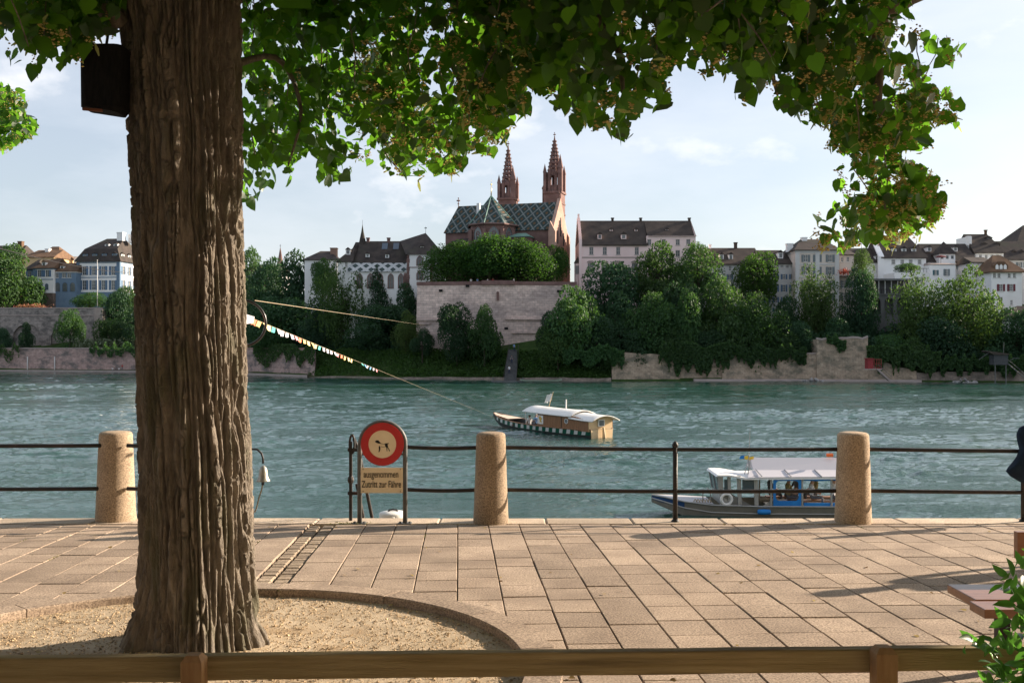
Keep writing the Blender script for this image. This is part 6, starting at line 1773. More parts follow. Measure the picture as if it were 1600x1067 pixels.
m1 = MB(); m1.box(-.3, L_ + .3, -.35, 8, lg.z(1390, 438.5), lg.z(1390, 435.5)); m1.build('entablature', STD, root)
for j in range(14): m1 = MB(); xx = L_ * (j + .5) / 14; m1.box(xx - .04, xx + .04, 0.0, .08, hgt_ + .3, hgt_ + 1.2); m1.build('baluster', IRON, root)
m1 = MB(); m1.box(.1, L_ - .1, -.02, .1, hgt_ + 1.2, hgt_ + 1.3); m1.build('handrail', IRON, root)
tf_ = Fac(1398, 226, 505, 0)
root = tf_.root('roof_terrace', 'white walled roof terrace with railing above the loggia', 'terrace')
m1 = MB(); m1.box(0, tf_.s(1452), 0, 7, 0, tf_.z(1420, 426)); m1.build('wall', PLW, root)
for p in (1432, 1442): window(root, tf_.s(p), -.2, tf_.z(p, 441), .9, 1.3)
for j in range(11): m1 = MB(); xx = tf_.s(1452) * (j + .3) / 11; m1.cyl((xx, .2, tf_.z(1420, 426)), (xx, .2, tf_.z(1420, 419.5)), .04, .04, 5); m1.build('baluster', IRON, root)
m1 = MB(); m1.box(0, tf_.s(1452), .15, .25, tf_.z(1420, 419.8), tf_.z(1420, 419)); m1.build('handrail', IRON, root)

r1, fc, L_, H, zr, rf = house('town_house', 'cream house with dark roof and pointed turret between two white houses', 1450, 1525, 237, 520, 409, 381, 12, PLW, TILE, 0, il=.4, ir=.3,
    wins=[([1499, 1511], 412.5, 420.5, 4.2, dict(shut=SHT)), ([1522], 413, 420, 3.6, dict(shut=SHT))])
dorm_row(rf, fc, (1448 + 4, 1493), 393, 1.0, 1.0, 2.0); chimney(rf, fc.s(1513, 6), 6, zr - .4, zr + 1.6, .7)
m1 = MB(); xq = fc.s(1480, -2); m1.box(xq - 1.9, xq + 1.9, -2, 3, 0, fc.z(1480, 397, -2)); tw = m1.build('turret', PLW, r1)
m1 = MB(); z0 = fc.z(1480, 397, -2); m1.add([(xq - 2.3, -2.4, z0), (xq + 2.3, -2.4, z0), (xq + 2.3, 2.3, z0), (xq - 2.3, 2.3, z0), (xq, 0, fc.z(1480, 377.5))], [(0, 1, 4), (1, 2, 4), (2, 3, 4), (3, 0, 4), (3, 2, 1, 0)]); m1.build('turret_roof', TILE, tw)
for p in (1472, 1480, 1488): m1 = MB(); m1.box(fc.s(p, -2) - .3, fc.s(p, -2) + .3, -2.05, -1.97, fc.z(p, 404.5, -2), fc.z(p, 399.5, -2)); m1.build('pane', GLASS, tw)
r1, fc, L_, H, zr, rf = house('town_house', 'small white flat fronted house with a parasol on its roof terrace', 1453, 1493, 230, 520, 413, 411.5, 6, PLW, TRIM, 0, il=.2, ir=.2, ov=.2,
    wins=[([1462], 422, 430, 4.2, dict(shut=SHT)), ([1479], 420.5, 431, 4.6, dict(shut=SHG)), ([1479], 438, 446, 4, dict())])
pr_ = empty('parasol', (fc.O[0] + fc.s(1476), 232, PZ(412, 232)), 0, 'open dark red parasol on the white roof terrace', 'parasol')
m1 = MB(); m1.cyl((0, 0, 0), (0, 0, 1.75), .04, .04, 6); m1.build('pole', IRON, pr_)
m1 = MB(); m1.lathe([(1.35, 1.5), (.8, 1.78), (.1, 1.98)], 10); m1.build('canopy', pmat('dark red canvas', (0.13, 0.025, 0.03), None, rough=.9), pr_)
r1, fc, L_, H, zr, rf = house('town_house', 'tall white house with broad steep dark roof and flat dormers', 1524, 1568, 240, 520, 395, 366, 12, PLW, TILEG, 0, il=.3, ir=1.6, wins=[([1532, 1541, 1550, 1559], 398, 404, 4.5, dict())])
for a_, b_ in ((1536, 385), (1556, 385), (1549, 374)): dormer(rf, fc.s(a_, 3), 2.6 if b_ > 380 else 4.4, fc.z(a_, b_, 3), 1.7, .5, TILEG, TILEG, 2, False)
chimney(rf, fc.s(1540, 6), 6, zr - .3, zr + .8, .5, TILEB); m1 = MB(); m1.box(-.4, .3, 2.5, 9.5, 0, zr - .9); m1.build('fire_wall', PLW, r1)
r1, fc, L_, H, zr, rf = house('town_house', 'house with long dark roof at the right edge behind the white house', 1569, 1680, 246, 520, 406, 377, 13, PLG, TILE, 0, il=1.0, ir=1, wins=[([1592, 1604], 410, 418, 4.5, dict(shut=SHG))])
dorm_row(rf, fc, (1584, 1596), 399, 1.2, .8, 2.4, TILE)
r1, fc, L_, H, zr, rf = house('town_house', 'steep grey gable roof rising at the right edge above all others', 1590, 1690, 268, 520, 380, 352, 14, PLG, TILEG, 0, il=5.5, ir=2)
r1, fc, L_, H, zr, rf = house('town_house', 'white house with maroon shutters and brown roof at the right', 1549, 1597, 222, 520, 425, 399, 9, PLW, TILEB, 0, il=3.2, ir=3.2, ov=.7,
    wins=[([1554, 1561, 1577, 1585], 427, 434, 4.4, dict(nz=2)), ([1564, 1580], 444, 455, 6, dict(shut=SHM)), ([1564], 464, 474.5, 5.5, dict()), ([1580.5], 469, 476, 3.4, dict()), ([1568], 482.5, 493, 5.5, dict())])
m1 = MB(); xq = fc.s(1564.5); m1.prism([(xq - 1.6, H + .3), (xq + 1.6, H + .3), (xq + 1.6, H + 1.5), (xq + .8, H + 2.3), (xq - .8, H + 2.3), (xq - 1.6, H + 1.5)], .1, 4); dm = m1.build('dormer', TILEB, rf)
for a_ in (-.9, 0, .9): m1 = MB(); m1.prism([(xq + a_ - .33, H + .45), (xq + a_ + .33, H + .45), (xq + a_ + .33, H + 1.4), (xq + a_, H + 1.75), (xq + a_ - .33, H + 1.4)], .04, .14); m1.build('pane', PLW, dm)
r1, fc, L_, H, zr, rf = house('shed', 'low lean to shed with sloping roof below the white house', 1571, 1640, 214, 540, 495, 478, 6, PLG, TILEG, 0, il=4.5, ir=.3)
r1, fc, L_, H, zr, rf = house('town_house', 'white house wall glimpsed between the two big right trees', 1520, 1550, 229, 520, 410, 402, 9, PLW, TILE, 0, il=.3, ir=.3)

# ---- small waterside things on the right bank
hut = empty('red_hut', P(1366, 576, 197), 0, 'small red timber hut with railing on the ochre wall', 'hut')
REDH = pmat('red timber', (0.24, 0.03, 0.035), (0.3, 0.05, 0.05), 2, .8)
m1 = MB(); m1.box(-1.3, -.15, 0, 1.6, 0, 1.9); m1.build('cabin', REDH, hut)
m1 = MB(); m1.box(-1.45, -.05, -.15, 1.75, 1.904, 2.05); m1.build('roof', REDH, hut)
for xx in (0.0, .45, .9, 1.35): m1 = MB(); m1.box(xx, xx + .09, 0, .09, 0, 1.9); m1.build('railing_post', REDH, hut)
for z_ in (.05, .95, 1.82): m1 = MB(); m1.box(0, 1.44, -.03, -.001, z_, z_ + .09); m1.build('railing_bar', REDH, hut)
m1 = MB(); m1.box(-1.45, 1.5, -.2, 1.8, -.2, -.004); m1.build('deck', TRIM, hut)
st = empty('stone_stair', P(1370, 577, 196), 0, 'narrow stair going down to the water below the red hut', 'stairs')
m1 = MB(); m1.prism([(0, 0), (.5, 0), (2.9, -2.3), (2.4, -2.3)], -.1, .7); m1.build('flight', TRIM, st)
for i in range(8): m1 = MB(); m1.box(.2 + i * .28, .55 + i * .28, -.12, .72, -.1 - i * .27, -.04 - i * .27); m1.build('step', TRIM, st)
m1 = MB(); m1.tube([(.3, -.1, .9), (2.8, -.1, -1.4)], .04, 5); m1.build('handrail', GREYP, st)
gl = empty('fishing_hut', P(1563, 570, 194), 0, 'dark fishing hut on stilts with slanting lift arm and gangway', 'hut')
m1 = MB(); m1.box(-1.2, 1.5, 0, 2, 0, 1.9); m1.build('cabin', pmat('dark boards', (0.05, 0.055, 0.06), (0.08, 0.08, 0.085), 3, .8), gl)
m1 = MB(); m1.prism([(-2.6, 2.6), (-2.5, 2.75), (1.6, 2.15), (1.6, 1.95), (-1.3, 1.95)], -.3, 2.3); m1.build('roof', TILEG, gl)
for xx in (-.9, 1.2): m1 = MB(); m1.cyl((xx, .2, -4), (xx, .2, 0), .1, .1, 6); m1.build('stilt', GREYP, gl)
m1 = MB(); m1.tube([(1.5, 0, .2), (4.6, 0, -2.4)], .12, 6); m1.tube([(1.5, 0, 1.0), (4.6, 0, -1.6)], .05, 6); m1.build('gangway', GREYP, gl)
m1 = MB(); m1.tube([(.6, 0, 1.9), (.7, 0, 4.4)], .05, 6); m1.tube([(-4.2, 0, 1.0), (-2.2, 0, 2.4), (1.2, 0, 2.2)], .05, 6); m1.tube([(1.6, 0, .6), (2.6, 0, 1.3), (3.7, 0, 1.25)], .05, 6); m1.build('lift_arm', GREYP, gl)
RIP = pmat('pale boulders', (0.33, 0.31, 0.3), None, island=.3, rough=.9)
def riprap(px0, px1, y0, n_, label):
    Y = bank((px0 + px1) / 2) - 2.2; t_ = empty('boulder_heap', P((px0 + px1) / 2, y0, Y), 0, label, 'boulders')
    for i in range(n_):
        m1 = MB(); r_ = random.uniform(.28, .55); m1.lathe([(r_ * .5, -r_ * .5), (r_, -.1), (r_ * .8, r_ * .35), (r_ * .3, r_ * .55)], 6); m1.v = [(x * random.uniform(.7, 1.3), y * random.uniform(.7, 1.3), z) for x, y, z in m1.v]
        xx = random.uniform(-1, 1); m1.build('boulder', RIP, t_, (xx * (px1 - px0) / 2 * Y / F, random.uniform(-.8, .8), random.uniform(-.1, .35) * (1 - abs(xx)) * 2), (random.random(), random.random(), random.random()))
riprap(1252, 1290, 596.5, 16, 'heap of pale boulders at the water below the ochre wall')
riprap(1483, 1528, 598, 20, 'heap of pale boulders at the water below the right trees')
# long stair down from the terrace to the landing
stc = empty('bank_stair', P(797, 594, 205), 0, 'dark stairway climbing the green bank below the terrace wall', 'stairs')
for i in range(16):
    m1 = MB(); m1.box(-1.3 + i * .055, 1.3 + i * .055 - .7 * i / 16, i * .5, i * .5 + .52, -.5 + i * .42 - .45, i * .42); m1.build('step', pmat('dark step stone', (0.07, 0.07, 0.075), (0.11, 0.11, 0.11), 1.5, .9), stc)
for sg in (-1, 1): m1 = MB(); m1.tube([(sg * 1.35, 0, .9), (sg * .95 + .85, 8, 7.4)], .06, 6); m1.build('handrail', IRON, stc)
ld = empty('landing_stage', P(797, 597.5, 201), 0, 'low floating landing stage at the foot of the bank stair', 'jetty')
m1 = MB(); m1.box(-3.8, 3.0, -1.0, 1.2, -.25, .3); m1.build('deck', GREYP, ld)
for xx in (-3.4, 2.6): m1 = MB(); m1.cyl((xx, 0, -1.5), (xx, 0, 1.0), .12, .12, 8); m1.build('pile', GREYP, ld)
# ------------------------------------------------------------------ trees of the far bank
rt = np.random.RandomState(5)
TQ = np.array([(-0.5, -0.32, 0), (0.5, -0.32, 0.06), (0.5, 0.32, 0), (-0.5, 0.32, 0.06)]); TF = np.array([(0, 1, 2, 3)])
TL = {
 'mid': leafmat('bank tree leaf', (0.028, 0.068, 0.026), (0.054, 0.108, 0.038), (0.11, 0.24, 0.035), 0.33, 0.6, 0.2),
 'dark': leafmat('dark tree leaf', (0.020, 0.054, 0.029), (0.040, 0.085, 0.040), (0.06, 0.15, 0.035), 0.28, 0.6, 0.2),
 'light': leafmat('light tree leaf', (0.035, 0.066, 0.018), (0.06, 0.10, 0.03), (0.11, 0.21, 0.035), 0.36, 0.6, 0.2),
 'chest': leafmat('chestnut leaf', (0.020, 0.055, 0.013), (0.04, 0.092, 0.022), (0.10, 0.24, 0.025), 0.36, 0.6, 0.2)}
def crown_mesh(name, kind, n_, lobes, size, shape='round', flat=1.0):
    cs_ = []
    for i in range(lobes):
        if shape == 'round':
            v_ = rt.normal(0, 1, 3); v_ /= np.linalg.norm(v_); c = v_ * rt.uniform(0.45, 0.72); c[2] = c[2] * 0.9 + 0.03; r_ = rt.uniform(0.26, 0.46)
        elif shape == 'dome':
            v_ = rt.normal(0, 1, 3); v_ /= np.linalg.norm(v_); c = v_ * 0.62; c[2] = abs(c[2]) * 0.9 - 0.35; r_ = rt.uniform(0.36, 0.5)
        elif shape == 'cone':
            h_ = (i + .5) / lobes; a_ = rt.uniform(0, 6.28); rr_ = (1 - h_) * 0.62; c = np.array([rr_ * math.cos(a_), rr_ * math.sin(a_), h_ * 1.8 - 0.9]); r_ = 0.16 + (1 - h_) * 0.26
        elif shape == 'column':
            h_ = (i + .5) / lobes; a_ = rt.uniform(0, 6.28); rr_ = 0.4 * math.sin(math.pi * (0.15 + 0.8 * h_)); c = np.array([rr_ * math.cos(a_), rr_ * math.sin(a_), h_ * 1.8 - 0.9]); r_ = 0.22 + 0.2 * math.sin(math.pi * h_)
        elif shape == 'weep':
            a_ = rt.uniform(0, 6.28); rr_ = rt.uniform(0.1, 0.68); c = np.array([rr_ * math.cos(a_), rr_ * math.sin(a_), rt.uniform(-0.75, 0.72 - rr_ * .6)]); r_ = rt.uniform(0.2, 0.36)
        cs_.append((c, r_))
    wts = np.array([q[1] ** 2 for q in cs_]); wts /= wts.sum()
    idx = rt.choice(lobes, n_, p=wts)
    C0 = np.array([q[0] for q in cs_])[idx]; R0 = np.array([q[1] for q in cs_])[idx]
    v_ = rt.normal(0, 1, (n_, 3)); v_[:, 2] += 0.25; v_ /= np.linalg.norm(v_, axis=1, keepdims=True)
    st = np.array([1, 1, 1.0 if shape != 'weep' else 1.7])
    p = C0 + v_ * (R0 * rt.uniform(0.55, 1.0, n_) ** 0.45)[:, None] * st
    p[:, 2] *= flat
    for ax_ in range(3):
        lo_, hi_ = np.percentile(p[:, ax_], (1.0, 99.0)); p[:, ax_] = (p[:, ax_] - (lo_ + hi_) / 2) / (hi_ - lo_) * 2
    d = rt.normal(0, 1, p.shape); d[:, 2] -= 0.5
    nn = v_ * 0.8 + rt.normal(0, 0.5, p.shape); nn[:, 2] += 0.3
    me = leaf_mesh(name, p, d, nn, rt.uniform(size * .7, size * 1.35, n_), TL[kind], TQ, TF)
    me.polygons.foreach_set('use_smooth', np.zeros(len(me.polygons), bool))
    return me
PROTO = {
 'mid1': crown_mesh('crown', 'mid', 9000, 24, 0.062), 'mid2': crown_mesh('crown', 'mid', 8500, 18, 0.060), 'mid3': crown_mesh('crown', 'mid', 8500, 30, 0.058),
 'dark1': crown_mesh('crown', 'dark', 8500, 22, 0.062), 'dark2': crown_mesh('crown', 'dark', 8000, 16, 0.062), 'fir': crown_mesh('crown', 'dark', 6500, 34, 0.06, 'cone'),
 'light1': crown_mesh('crown', 'light', 9000, 34, 0.05, 'weep'), 'light2': crown_mesh('crown', 'light', 8000, 24, 0.055), 'chest': crown_mesh('crown', 'chest', 12000, 30, 0.058, 'dome'),
 'chest2': crown_mesh('crown', 'chest', 9000, 22, 0.06), 'column': crown_mesh('crown', 'light', 7000, 30, 0.05, 'column'), 'weep': crown_mesh('crown', 'mid', 9500, 40, 0.05, 'weep')}
TBARK = pmat('far bark', (0.05, 0.04, 0.03), (0.08, 0.06, 0.045), 2, .9)
m1 = MB(); m1.tube([(0, 0, -1.6), (0.01, 0, -0.6), (0.0, 0.02, 0.1), (0.02, 0, 0.6)], 0, 8, radii=[.075, .06, .045, .015])
for i in range(6):
    a_ = i * 1.1; z0 = -.55 + i * .13; m1.tube([(0, 0, z0), (.22 * math.cos(a_), .22 * math.sin(a_), z0 + .28), (.5 * math.cos(a_), .5 * math.sin(a_), z0 + .45)], 0, 6, radii=[.035, .025, .01])
TRK = m1.mesh('trunk', TBARK, True)
def fartree(px, yt, yb_, wpx, d, proto, label, zfloor=None, cat='tree', name='tree', group=None, Yabs=None):
    Y = Yabs if Yabs else bank(px) + d
    zc, zt_ = PZ(yb_, Y), PZ(yt, Y)
    gzv = ground(px, Y - bank(px)) if zfloor is None else zfloor
    rz = (zt_ - zc) / 2; cz = (zt_ + zc) / 2; rx = wpx * Y / F / 2
    t_ = empty(name, (PX(px, Y), Y, gzv), 0, label, cat, group)
    h0 = cz - gzv
    rot = random.uniform(0, 6.28)
    ex = 1.03
    link('crown', PROTO[proto], t_, (0, 0, h0), (0, 0, rot), (rx * ex, rx * ex, rz * ex))
    tk = link('trunk', TRK, t_, (0, 0, h0), (0, 0, rot), (rx * .9, rx * .9, max(rz, (h0 + .5) / 1.6)))
    return t_
TR = [
 (12, 388, 490, 86, 22, 'mid1', 'large dark green tree at the far left beside the small blue house'),
 (-40, 400, 490, 80, 20, 'dark1', 'dark tree left of the large green one at the far left'),
 (109, 486, 542, 38, 3.5, 'mid2', 'small young tree against the arched garden wall'),
 (42, 506, 548, 22, 4.0, 'dark2', 'thin bush in front of the blind arch'),
 (8, 514, 548, 24, 4.0, 'dark1', 'low bush at the foot of the left garden wall'),
 (178, 458, 545, 52, 20, 'dark1', 'dark bushy tree below the big blue house'),
 (203, 450, 500, 42, 26, 'mid3', 'spiky crowned tree in front of the blue side wall'),
 (211, 484, 550, 52, 12, 'dark2', 'very dark round bush at the left edge of the big trunk'),
 (170, 500, 548, 40, 8, 'mid2', 'green climbing bush beside the pale wall pier'),
 (140, 458, 485, 50, 26, 'mid3', 'low round bushes under the blue house plinth'),
 (392, 394, 520, 52, 26, 'mid3', 'leafy tree right behind the hoop rope'),
 (414, 412, 545, 66, 20, 'dark1', 'dark tree above the pink river wall'),
 (455, 402, 545, 84, 24, 'dark2', 'broad dark tree between the thin spire and the cream house'),
 (440, 470, 548, 90, 9, 'dark1', 'dark undergrowth tree low on the bank left'),
 (504, 408, 462, 44, 24, 'mid2', 'round bush in front of the cream house'),
 (535, 419, 546, 78, 13, 'light1', 'pale drooping tree with yellowish top in front of the white church'),
 (591, 424, 520, 54, 18, 'fir', 'dark pointed tree in front of the white church windows'),
 (631, 448, 530, 52, 18, 'dark2', 'dark round tree touching the terrace wall corner'),
 (590, 482, 546, 90, 11, 'dark1', 'low dark trees at the foot of the white church'),
 (634, 490, 548, 38, 7, 'light2', 'small pale tree left of the terrace wall'),
 (660, 515, 552, 34, 4.5, 'dark2', 'dark bush at the lower left corner of the terrace wall'),
 (500, 470, 555, 60, 12, 'dark2', 'dark tree left of the pale drooping one'),
 (714, 478, 560, 54, 4, 'dark1', 'dark tree standing against the terrace wall'),
 (757, 482, 566, 50, 3.4, 'mid1', 'bright green slim tree standing against the terrace wall'),
 (902, 455, 575, 84, 6, 'mid2', 'full green tree over the right corner of the terrace wall'),
 (872, 506, 572, 58, 3, 'light2', 'lighter young tree before the right end of the terrace wall'),
 (857, 490, 552, 40, 4.5, 'dark2', 'dark leafy tree on the right half of the terrace wall'),
 (932, 500, 580, 50, 5, 'dark1', 'dark tree low on the bank right of the terrace'),
 (955, 416, 520, 84, 20, 'dark1', 'dark round tree before the left part of the pink house'),
 (965, 462, 570, 70, 12, 'dark2', 'deep shaded tree below the pink house'),
 (1026, 386, 500, 76, 22, 'mid1', 'tall round tree before the middle of the pink house'),
 (1091, 386, 490, 74, 21, 'mid3', 'tall tree with lit crown between the pink and grey houses'),
 (1060, 450, 560, 70, 14, 'dark1', 'shaded tree between the two tall ones at the pink house'),
 (1022, 464, 575, 84, 7, 'weep', 'drooping green tree low on the bank below the pink house'),
 (1072, 458, 580, 56, 6, 'mid2', 'narrow drooping tree beside the weeping one'),
 (1128, 440, 575, 86, 10, 'mid1', 'large dense tree below the grey house'),
 (1183, 398, 480, 66, 20, 'chest2', 'bright crowned tree in front of the bluish grey house'),
 (1178, 464, 585, 92, 7, 'weep', 'broad dense tree hanging over the ivy wall'),
 (1228, 470, 570, 60, 12, 'dark2', 'dark tree left of the pale green tree'),
 (1276, 424, 545, 66, 13, 'light1', 'pale green airy tree in front of the tall grey house'),
 (1346, 392, 450, 32, 17, 'column', 'slim ivy clad tree top before the pink beige house'),
 (1346, 428, 540, 46, 15, 'dark1', 'dark narrow tree standing under the slim ivy clad top'),
 (1312, 500, 555, 60, 8, 'dark2', 'dark bushes above the ruined bastion'),
 (1395, 525, 575, 66, 5, 'mid3', 'ivy covered bush spilling over the wall right of the bastion'),
 (1440, 430, 560, 78, 11, 'light1', 'broad pale topped tree right of the loggia'),
 (1515, 428, 570, 92, 9, 'light2', 'big round tree left of the white house with maroon shutters'),
 (1478, 500, 585, 80, 6, 'dark1', 'dark foliage low between the two big right trees'),
 (1590, 488, 585, 70, 7, 'dark1', 'dark tree at the right edge below the white house'),
 (1545, 545, 590, 60, 3, 'dark2', 'dark bush beside the fishing hut'),
 (985, 520, 590, 60, 4, 'dark2', 'low dark tree over the left end of the ochre river wall'),
 (1050, 515, 590, 66, 4, 'mid3', 'low tree hanging over the ivy curtain'),
 (1105, 520, 592, 60, 4, 'dark1', 'low dark tree beside the ivy curtain'),
 (1215, 520, 580, 60, 5, 'mid2', 'low tree over the wall left of the ruined bastion'),
 (1255, 505, 560, 56, 6, 'dark1', 'dark bush at the left shoulder of the bastion'),
 (1430, 530, 592, 56, 4, 'weep', 'drooping bush over the wall end right of the red hut'),
 (430, 505, 556, 60, 5, 'mid3', 'bush above the pink wall beside the hoop'),
 (955, 545, 585, 50, 3, 'mid3', 'small green bush at the end of the grassy bank'),
 (1655, 470, 585, 90, 9, 'mid2', 'tree continuing the wood past the right edge'),
]
for a_ in TR: fartree(*a_)
# clipped chestnuts on the terrace
ZT = PZ(446, TYW) + .0
for px, yt, w_, Y, lb in ((706, 381, 82, 230, 'leftmost clipped chestnut on the cathedral terrace'), (764, 373, 96, 228, 'tallest clipped chestnut on the terrace before the apse'), (823, 378, 80, 229, 'clipped chestnut on the terrace before the copper chapel roof')):
    fartree(px, yt, 443, w_, 0, 'chest', lb, ZT, group='clipped chestnuts on the terrace', Yabs=Y)
fartree(866, 387, 441, 42, 0, 'chest2', 'small darker round tree at the right end of the terrace', ZT, group='clipped chestnuts on the terrace', Yabs=236)
fartree(1416, 412, 426, 34, 0, 'mid3', 'clipped green hedge plants on the white roof terrace', PZ(426, 228), cat='plant', name='terrace_plant', Yabs=228)

# ground cover, ivy and hedges that no one could count
def cover(name, label, pieces_, kind, size):
    P_ = []
    for px0, px1, d0, d1, n_, hmax in pieces_:
        a_ = rt.uniform(px0, px1, n_); d_ = rt.uniform(d0, d1, n_)
        Y = np.array([bank(q) for q in a_]) + d_
        z_ = np.interp(d_, [p[0] for p in prof], [p[1] for p in prof]) + rt.uniform(-.1, 1, n_) ** 2 * hmax * (0.5 + 0.8 * np.abs(vnoise(a_ * .09, d_ * .3, a_ * 0, 4)))
        P_.append(np.stack([(a_ - HX) / F * Y, Y, z_], -1))
    p = np.concatenate(P_)
    d = rt.normal(0, 1, p.shape); nn = rt.normal(0, .6, p.shape); nn[:, 2] += .6; nn[:, 1] -= .4
    me = leaf_mesh(name, p, d, nn, rt.uniform(size * .6, size * 1.4, len(p)), TL[kind], TQ, TF)
    tag(link(name, me), label, 'plants', None, 'stuff')
cover('undergrowth', 'dense green undergrowth covering the steep bank', [(390, 490, 2, 30, 7000, 2.2), (490, 660, 9.5, 30, 11000, 2.2), (900, 1640, 3, 26, 30000, 2.6), (160, 390, 8, 34, 9000, 2.0), (1230, 1640, 2, 12, 6000, 2.5)], 'dark', 0.55)
cover('bank_grass', 'rough green grass and weeds on the slope below the terrace', [(480, 955, 0.5, 8.5, 30000, 0.9), (110, 225, 2, 10, 5000, .8)], 'chest', 0.34)
# ivy curtains hanging down the river walls
def ivy(px0, px1, y0, y1, n_, off, label):
    a_ = rt.uniform(px0, px1, n_); t_ = rt.uniform(0, 1, n_) ** 1.2
    lim = y1 - (y1 - y0) * (0.55 * np.abs(vnoise(a_ * .12, a_ * 0, a_ * 0, 8)) + .1)
    yy_ = y0 - 8 + 14 * np.abs(vnoise(a_ * .07, a_ * 0 + 3, a_ * 0, 18)) + (lim - y0) * t_
    Y = np.array([bank(q) for q in a_]) + off + rt.uniform(-.4, .5, n_)
    p = np.stack([(a_ - HX) / F * Y, Y, EYE - (yy_ - HY) / F * Y], -1)
    d = rt.normal(0, .7, p.shape); d[:, 2] -= .8; nn = rt.normal(0, .6, p.shape); nn[:, 1] -= .8
    tag(link('hanging_ivy', leaf_mesh('hanging_ivy', p, d, nn, rt.uniform(.25, .5, n_), TL['mid'], TQ, TF)), label, 'ivy', None, 'stuff')
ivy(1030, 1140, 540, 592, 6000, 0.0, 'curtain of ivy hanging down the wall below the dense trees')
ivy(1140, 1260, 545, 578, 4500, -.2, 'ivy fringe hanging over the wall left of the bastion')
ivy(1355, 1470, 545, 594, 6000, -.4, 'thick ivy falling over the wall right of the red hut')
ivy(396, 492, 545, 578, 2600, -.2, 'ivy hanging down the pink wall beyond the hoop')
ivy(140, 226, 541, 560, 1300, -.2, 'ivy fringe on the pink river wall left of the trunk')
ivy(-10, 30, 543, 566, 500, -.2, 'thin ivy at the far left of the river wall')
ivy(880, 975, 545, 578, 4500, 0.0, 'green hedge over the wall end right of the terrace')
ivy(1292, 1322, 529, 552, 700, -.5, 'small ivy patch between the two peaks of the bastion')
ivy(1470, 1620, 560, 590, 5000, -.2, 'dark ivy above the stone footing at the right edge')
# flower bed on the garden wall
q_ = rt.normal(0, 1, (420, 3)) * np.array([2.2, .6, .35]) + np.array(P(50, 478.5, 298)); d_ = rt.normal(0, 1, q_.shape)
tag(link('flower_bed', leaf_mesh('flower_bed', q_, d_, rt.normal(0, 1, q_.shape), np.full(420, .3), leafmat('garden flowers', (0.32, 0.22, 0.07), (0.28, 0.09, 0.07), (0.25, 0.15, 0.05), .3), TQ, TF)), 'yellow and red flowers along the garden wall top', 'flowers', None, 'stuff')
q_ = np.array([P(rt.uniform(115, 222), rt.uniform(531, 545), 284) for i in range(900)]) + rt.normal(0, .5, (900, 3)); d_ = rt.normal(0, 1, q_.shape)
tag(link('pale_shrubs', leaf_mesh('pale_shrubs', q_, d_, rt.normal(0, 1, q_.shape), np.full(900, .5), leafmat('pale shrub leaf', (0.12, 0.17, 0.09), (0.25, 0.29, 0.2), (0.2, 0.25, 0.1), .3), TQ, TF)), 'pale flowering shrubs above the pink river wall', 'shrubs', None, 'stuff')
# ------------------------------------------------------------------ people
SKIN = pmat('skin', (0.52, 0.30, 0.21), None, rough=.6)
HAIR = {'dark': pmat('dark hair', (0.02, 0.015, 0.012), None, rough=.6), 'grey': pmat('grey hair', (0.4, 0.38, 0.36), None, rough=.7), 'brown': pmat('brown hair', (0.09, 0.05, 0.025), None, rough=.6)}
POSE = {
 'stand': dict(hip=.92, pts={'pel': (0, 0, .92), 'wai': (0, .01, 1.08), 'che': (0, .02, 1.30), 'nec': (0, .02, 1.48), 'hd0': (0, -.01, 1.56), 'hd1': (0, -.015, 1.66),
   'sl': (-.18, .02, 1.42), 'el': (-.24, .03, 1.14), 'wl': (-.22, -.05, .92), 'fl': (-.21, -.08, .82), 'sr': (.18, .02, 1.42), 'er': (.25, .04, 1.14), 'wr': (.23, -.06, .92), 'fr': (.22, -.09, .82),
   'hl': (-.10, 0, .88), 'kl': (-.11, -.02, .48), 'al': (-.11, .03, .09), 'tl': (-.12, -.12, .04), 'hr': (.10, 0, .88), 'kr': (.11, -.02, .48), 'ar': (.11, .03, .09), 'tr': (.12, -.12, .04)}),
 'sit': dict(hip=.12, pts={'pel': (0, 0, .12), 'wai': (0, .02, .28), 'che': (0, .03, .50), 'nec': (0, .01, .68), 'hd0': (0, -.03, .76), 'hd1': (0, -.04, .86),
   'sl': (-.18, .02, .62), 'el': (-.25, -.08, .38), 'wl': (-.14, -.30, .28), 'fl': (-.10, -.38, .27), 'sr': (.18, .02, .62), 'er': (.25, -.08, .38), 'wr': (.14, -.30, .28), 'fr': (.10, -.38, .27),
   'hl': (-.10, -.02, .10), 'kl': (-.13, -.44, .12), 'al': (-.13, -.42, -.30), 'tl': (-.13, -.56, -.35), 'hr': (.10, -.02, .10), 'kr': (.13, -.44, .12), 'ar': (.13, -.42, -.30), 'tr': (.13, -.56, -.35)})}
BONE = [('pel', 'wai', 's'), ('wai', 'che', 's'), ('che', 'nec', 's'), ('nec', 'hd0', 'k'), ('hd0', 'hd1', 'k'), ('che', 'sl', 's'), ('sl', 'el', 's'), ('el', 'wl', 'k'), ('wl', 'fl', 'k'), ('che', 'sr', 's'), ('sr', 'er', 's'), ('er', 'wr', 'k'), ('wr', 'fr', 'k'),
        ('pel', 'hl', 't'), ('hl', 'kl', 't'), ('kl', 'al', 't'), ('al', 'tl', 'h'), ('pel', 'hr', 't'), ('hr', 'kr', 't'), ('kr', 'ar', 't'), ('ar', 'tr', 'h')]
RAD = {'pel': .135, 'wai': .125, 'che': .15, 'nec': .055, 'hd0': .085, 'hd1': .092, 's': .07, 'e': .045, 'w': .034, 'f': .03, 'h': .085, 'k': .06, 'a': .042, 't': .04}
PC = {}
